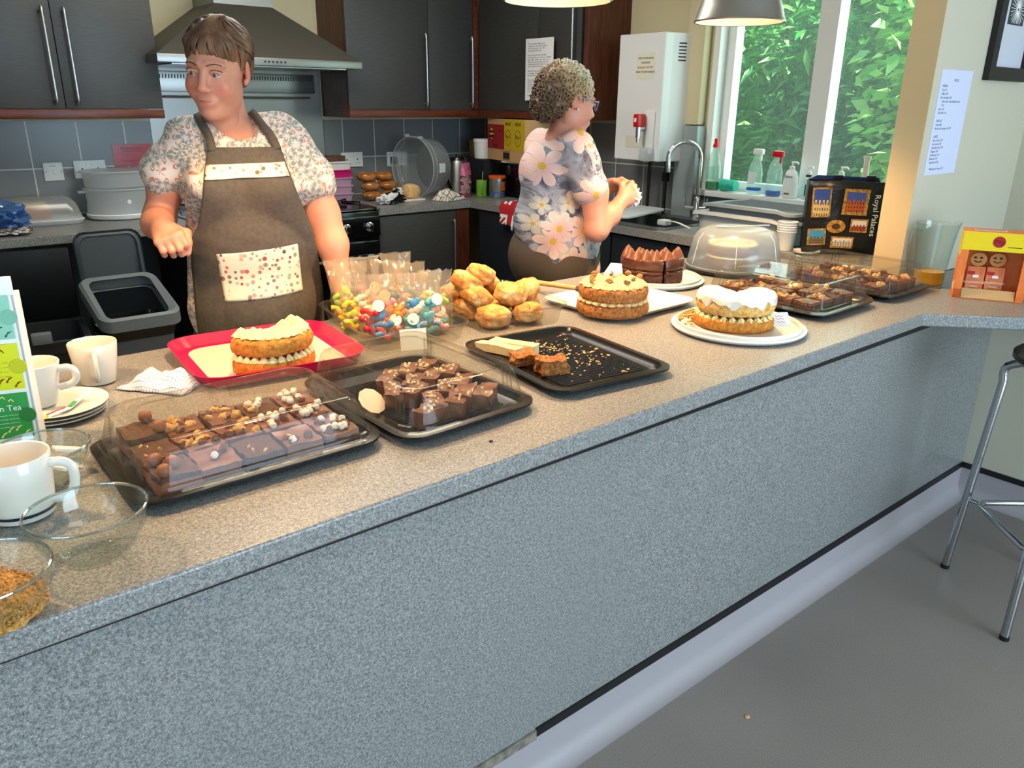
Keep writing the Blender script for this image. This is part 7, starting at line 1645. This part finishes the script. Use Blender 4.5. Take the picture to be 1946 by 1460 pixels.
for x in (-1, 1):
    tube(bm, bez([(x*.014, -.108, .004), (x*.018, -.106, .016), (x*.040, -.103, .018), (x*.056, -.094, .012), (x*.052, -.094, -.010), (x*.034, -.103, -.018), (x*.018, -.106, -.010), (x*.014, -.108, .004)], 4), .0017, 6)
    tube(bm, bez([(x*.056, -.094, .010), (x*.074, -.06, .010), (x*.078, .0, .008), (x*.078, .03, -.01)], 5), .0018, 6)
tube(bm, [(-.014, -.108, .008), (0, -.113, .010), (.014, -.108, .008)], .0016, 6)
g = obj('glasses', bm, mat('pale violet spectacle frame', '#8a8fc0', .2), w2); g.matrix_local = Mh2
bm = bmn()
for x in (-1, 1):
  bm = bmn(); prism(bm, [(.035+.019*math.cos(a), .016*math.sin(a)) for a in [2*PI*k/16 for k in range(16)]], 0, .0008, M=Matrix.Scale(x, 4, (1, 0, 0)) @ Matrix.Translation((0, -.1015, 0)) @ Matrix.Rotation(-.22, 4, 'Z') @ Matrix.Rotation(PI/2, 4, 'X')); obj('lens', bm, M_glass, g, smooth=False)
bm = bmn(); sphere(bm, (-.083, .002, -.034), .0042, 10); e_ = obj('earring', bm, mat('pearl', '#e6dcd2', .15), w2); e_.matrix_local = Mh2
# curly hair
M_hair2 = mat('curly blonde grey hair', '#9c8466', .6, stops=[(.25, '#54432f'), (.42, '#86704f'), (.55, '#b09a78'), (.72, '#d8cbb2')], nscale=16, bumpy=.5, bscale=70, bdist=.003)
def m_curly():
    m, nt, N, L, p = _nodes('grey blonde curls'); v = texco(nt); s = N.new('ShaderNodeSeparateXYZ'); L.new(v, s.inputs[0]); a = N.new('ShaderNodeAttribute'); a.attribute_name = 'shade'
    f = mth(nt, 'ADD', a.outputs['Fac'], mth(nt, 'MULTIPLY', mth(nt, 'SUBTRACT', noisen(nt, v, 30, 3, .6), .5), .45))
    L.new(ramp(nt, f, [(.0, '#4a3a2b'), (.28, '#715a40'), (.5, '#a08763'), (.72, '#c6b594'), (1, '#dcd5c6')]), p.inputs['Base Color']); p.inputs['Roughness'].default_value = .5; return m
hs = SDF(); hs.ell((0, .03, .045), (.094, .110, .092), .01); hs.ell((0, .085, -.01), (.080, .065, .075), .03); hs.ell((0, .10, -.055), (.055, .045, .04), .03); hs.ell((0, -.100, -.045), (.085, .085, .088), .012, True); hs.ell((0, -.02, -.13), (.10, .08, .08), .02, True)
for x in (-1, 1): hs.ell((x*.088, -.004, -.024), (.026, .026, .032), .01, True)
hm2 = hs.mesh((-.12, -.12, -.12), (.12, .18, .16), .003, wob=lambda P: .003*np.sin(P[:, 0]*110+2*np.sin(P[:, 2]*90))*np.sin(P[:, 2]*120+P[:, 1]*80))
Vh = hm2[0]; Fh = hm2[1]; rg = np.random.default_rng(5); pick = rg.choice(len(Vh), 900, replace=False); bm = bmn(); placed = []
cen = np.array((0, .03, .02))
for i in pick:
    q = Vh[i]
    if any(np.sum((q-w_)**2) < .0115**2 for w_ in placed): continue
    placed.append(q); n_ = Vector((q-cen)/np.linalg.norm(q-cen)); t_ = n_.orthogonal().normalized(); t_.rotate(Matrix.Rotation(rg.uniform(0, 2*PI), 3, n_)); s_ = n_.cross(t_); R_ = rg.uniform(.007, .0125); cpt = Vector(q)+n_*.001; turns = rg.uniform(.9, 1.5); a0 = rg.uniform(0, 6)
    pts = [cpt+(t_*math.cos(a0+2*PI*turns*k/10)+s_*math.sin(a0+2*PI*turns*k/10))*R_*(1-.45*k/10)+n_*(.006*k/10+.003*math.sin(k)) for k in range(11)]
    tube(bm, pts, [.0018]+[.0034]*8+[.003, .0012], 6)
bmesh.ops.recalc_face_normals(bm, faces=bm.faces); me = bpy.data.meshes.new('h'); bm.to_mesh(me); bm.free(); cv = np.array([v.co[:] for v in me.vertices])
allV = (np.concatenate([Vh, cv])-np.array((0, .01, .0)))*np.array((.93, .93, .93))+np.array((0, .01, 0)); faces = [tuple(q) for q in Fh.tolist()]+[tuple(i+len(Vh) for i in p.vertices) for p in me.polygons]; bpy.data.meshes.remove(me)
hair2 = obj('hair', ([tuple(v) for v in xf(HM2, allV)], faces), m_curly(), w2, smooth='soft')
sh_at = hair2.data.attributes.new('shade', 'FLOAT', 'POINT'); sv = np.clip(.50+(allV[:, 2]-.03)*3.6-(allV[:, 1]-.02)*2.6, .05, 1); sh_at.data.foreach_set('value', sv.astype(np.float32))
# floral top
def m_floral():
    m, nt, N, L, p = _nodes('floral print fabric'); t = N.new('ShaderNodeTexCoord'); s = N.new('ShaderNodeSeparateXYZ'); L.new(t.outputs['Object'], s.inputs[0])
    cb = N.new('ShaderNodeCombineXYZ'); L.new(mth(nt, 'ADD', s.outputs[0], mth(nt, 'MULTIPLY', s.outputs[1], .35)), cb.inputs[0]); L.new(mth(nt, 'ADD', s.outputs[2], 0.0), cb.inputs[1]); uv = cb.outputs[0]
    nb_ = noisen(nt, uv, 16, 3, .55, .6); bgc = ramp(nt, nb_, [(.30, '#3d4458'), (.42, '#5f667a'), (.48, '#8f93a4'), (.56, '#a9abb8'), (.64, '#6f778c'), (.72, '#c9ccd2')])
    # small dark dots in places
    vd = N.new('ShaderNodeTexVoronoi'); vd.inputs['Scale'].default_value = 85; L.new(uv, vd.inputs['Vector']); dm = mth(nt, 'MULTIPLY', mth(nt, 'LESS_THAN', vd.outputs['Distance'], .24), mth(nt, 'GREATER_THAN', noisen(nt, uv, 9, 0), .56)); bgc = mixc(nt, dm, bgc, '#272c3c')
    def flowers(bgc, scale, rad, off, petals, c1, c2, keep):
        ad = N.new('ShaderNodeVectorMath'); ad.operation = 'ADD'; L.new(uv, ad.inputs[0]); ad.inputs[1].default_value = (off, off*.7, 0)
        vo = N.new('ShaderNodeTexVoronoi'); vo.voronoi_dimensions = '2D'; vo.inputs['Scale'].default_value = scale; vo.inputs['Randomness'].default_value = .75; L.new(ad.outputs[0], vo.inputs['Vector'])
        sb = N.new('ShaderNodeVectorMath'); sb.operation = 'SUBTRACT'; L.new(ad.outputs[0], sb.inputs[0]); L.new(vo.outputs['Position'], sb.inputs[1]); sp = N.new('ShaderNodeSeparateXYZ'); L.new(sb.outputs[0], sp.inputs[0]); rc = N.new('ShaderNodeSeparateColor'); L.new(vo.outputs['Color'], rc.inputs[0])
        ang = mth(nt, 'ADD', mth(nt, 'ARCTAN2', sp.outputs[1], sp.outputs[0]), mth(nt, 'MULTIPLY', rc.outputs[1], 6.0)); d = mth(nt, 'DIVIDE', vo.outputs['Distance'], scale) if False else vo.outputs['Distance']
        lobe = mth(nt, 'ABSOLUTE', mth(nt, 'COSINE', mth(nt, 'MULTIPLY', ang, petals/2))); R_ = mth(nt, 'MULTIPLY', mth(nt, 'MULTIPLY_ADD', mth(nt, 'POWER', lobe, .6), .62, .38), mth(nt, 'MULTIPLY_ADD', rc.outputs[2], .12, rad))
        f = mth(nt, 'MULTIPLY', mth(nt, 'LESS_THAN', d, R_), mth(nt, 'LESS_THAN', rc.outputs[0], keep)); pc = mixc(nt, mth(nt, 'DIVIDE', d, R_), c2, c1)
        pc = mixc(nt, mth(nt, 'MULTIPLY', mth(nt, 'LESS_THAN', lobe, .22), .45), pc, '#a98d8c')
        bgc = mixc(nt, f, bgc, pc); cen_ = mth(nt, 'MULTIPLY', mth(nt, 'LESS_THAN', d, rad*.20), mth(nt, 'LESS_THAN', rc.outputs[0], keep)); return mixc(nt, cen_, bgc, '#c9a23c')
    bgc = flowers(bgc, 10.5, .38, 1.7, 5, '#b3b5b4', '#c9c8bd', .6); bgc = flowers(bgc, 7.2, .47, .33, 7, '#dcc4bf', '#d2a5a2', .92)
    L.new(bgc, p.inputs['Base Color']); p.inputs['Roughness'].default_value = .8; return m
M_flo = m_floral()
s2 = SDF(); s2.ell((.070, .02, 1.03), (.175, .165, .17), .05); s2.ell((.06, .02, 1.21), (.150, .150, .15), .06); s2.cone(B0+rd*.13+(0, 0, 1.318), B0-rd*.13+(0, 0, 1.318), .062, .060, .05)
s2.cone((.072, .02, 1.0), (.070, .02, .86), .158, .170, .04); s2.path([B0+rd*.15+(0, 0, 1.305), (.175, -.155, 1.185)], [.066, .069], .03); s2.path([B0-rd*.14+(0, 0, 1.305), (.02, .20, 1.19)], [.064, .066], .03)
s2.cone((.078, .006, 1.375), (.10, .0, 1.50), .060, .085, .012, True)
def hem(P): return (P[..., 2]-(.925-.55*(P[..., 0]-.02)+.10*P[..., 1]))*.85
s2.raw(lambda P: hem(P), (-.3, -.3, .6), (.5, .4, 1.05), .006, True)
top2m = s2.mesh((-.16, -.28, .74), (.34, .30, 1.42), .0046, wob=lambda P: .0028*np.sin(P[:, 0]*30-P[:, 2]*40+2*np.sin(P[:, 1]*24))+.0022*np.sin(P[:, 2]*22+P[:, 0]*55))
npobj('floral_top', [top2m], M_flo, w2)
tr = SDF(); tr.ell((.055, .03, .90), (.185, .17, .17), .05)
for q in (-1, 1): o_ = B0+rd*.085*q; tr.cone(o_+(0, 0, .85), o_+(0, 0, .10), .108, .068, .04)
npobj('trousers', [tr.mesh((-.18, -.22, .06), (.30, .26, 1.10), .008)], mat('taupe brown trousers', '#4e453c', .85), w2)
sh_ = SDF()
for q in (-1, 1): o_ = B0+rd*.085*q; sh_.cone(o_-fd*.05+(0, 0, .045), o_+fd*.15+(0, 0, .035), .046, .036, .02)
npobj('shoes', [sh_.mesh((-.10, -.18, 0), (.33, .28, .11), .006)], M_black, w2)
hc = np.array((.350, -.035, 1.140)); ww = Matrix.Translation((r2[0], r2[1], 0)) @ Matrix.Rotation(RZ2, 4, 'Z') @ Vector(hc)
bm = bmn(); blob(bm, (0, 0, 0), (.028, .020, .030), 61, .7, 3, 4); tag(obj('paper_towel', bm, M_paper, None, loc=ww), 'crumpled white paper towel held in the older woman\'s hands', 'paper towel')
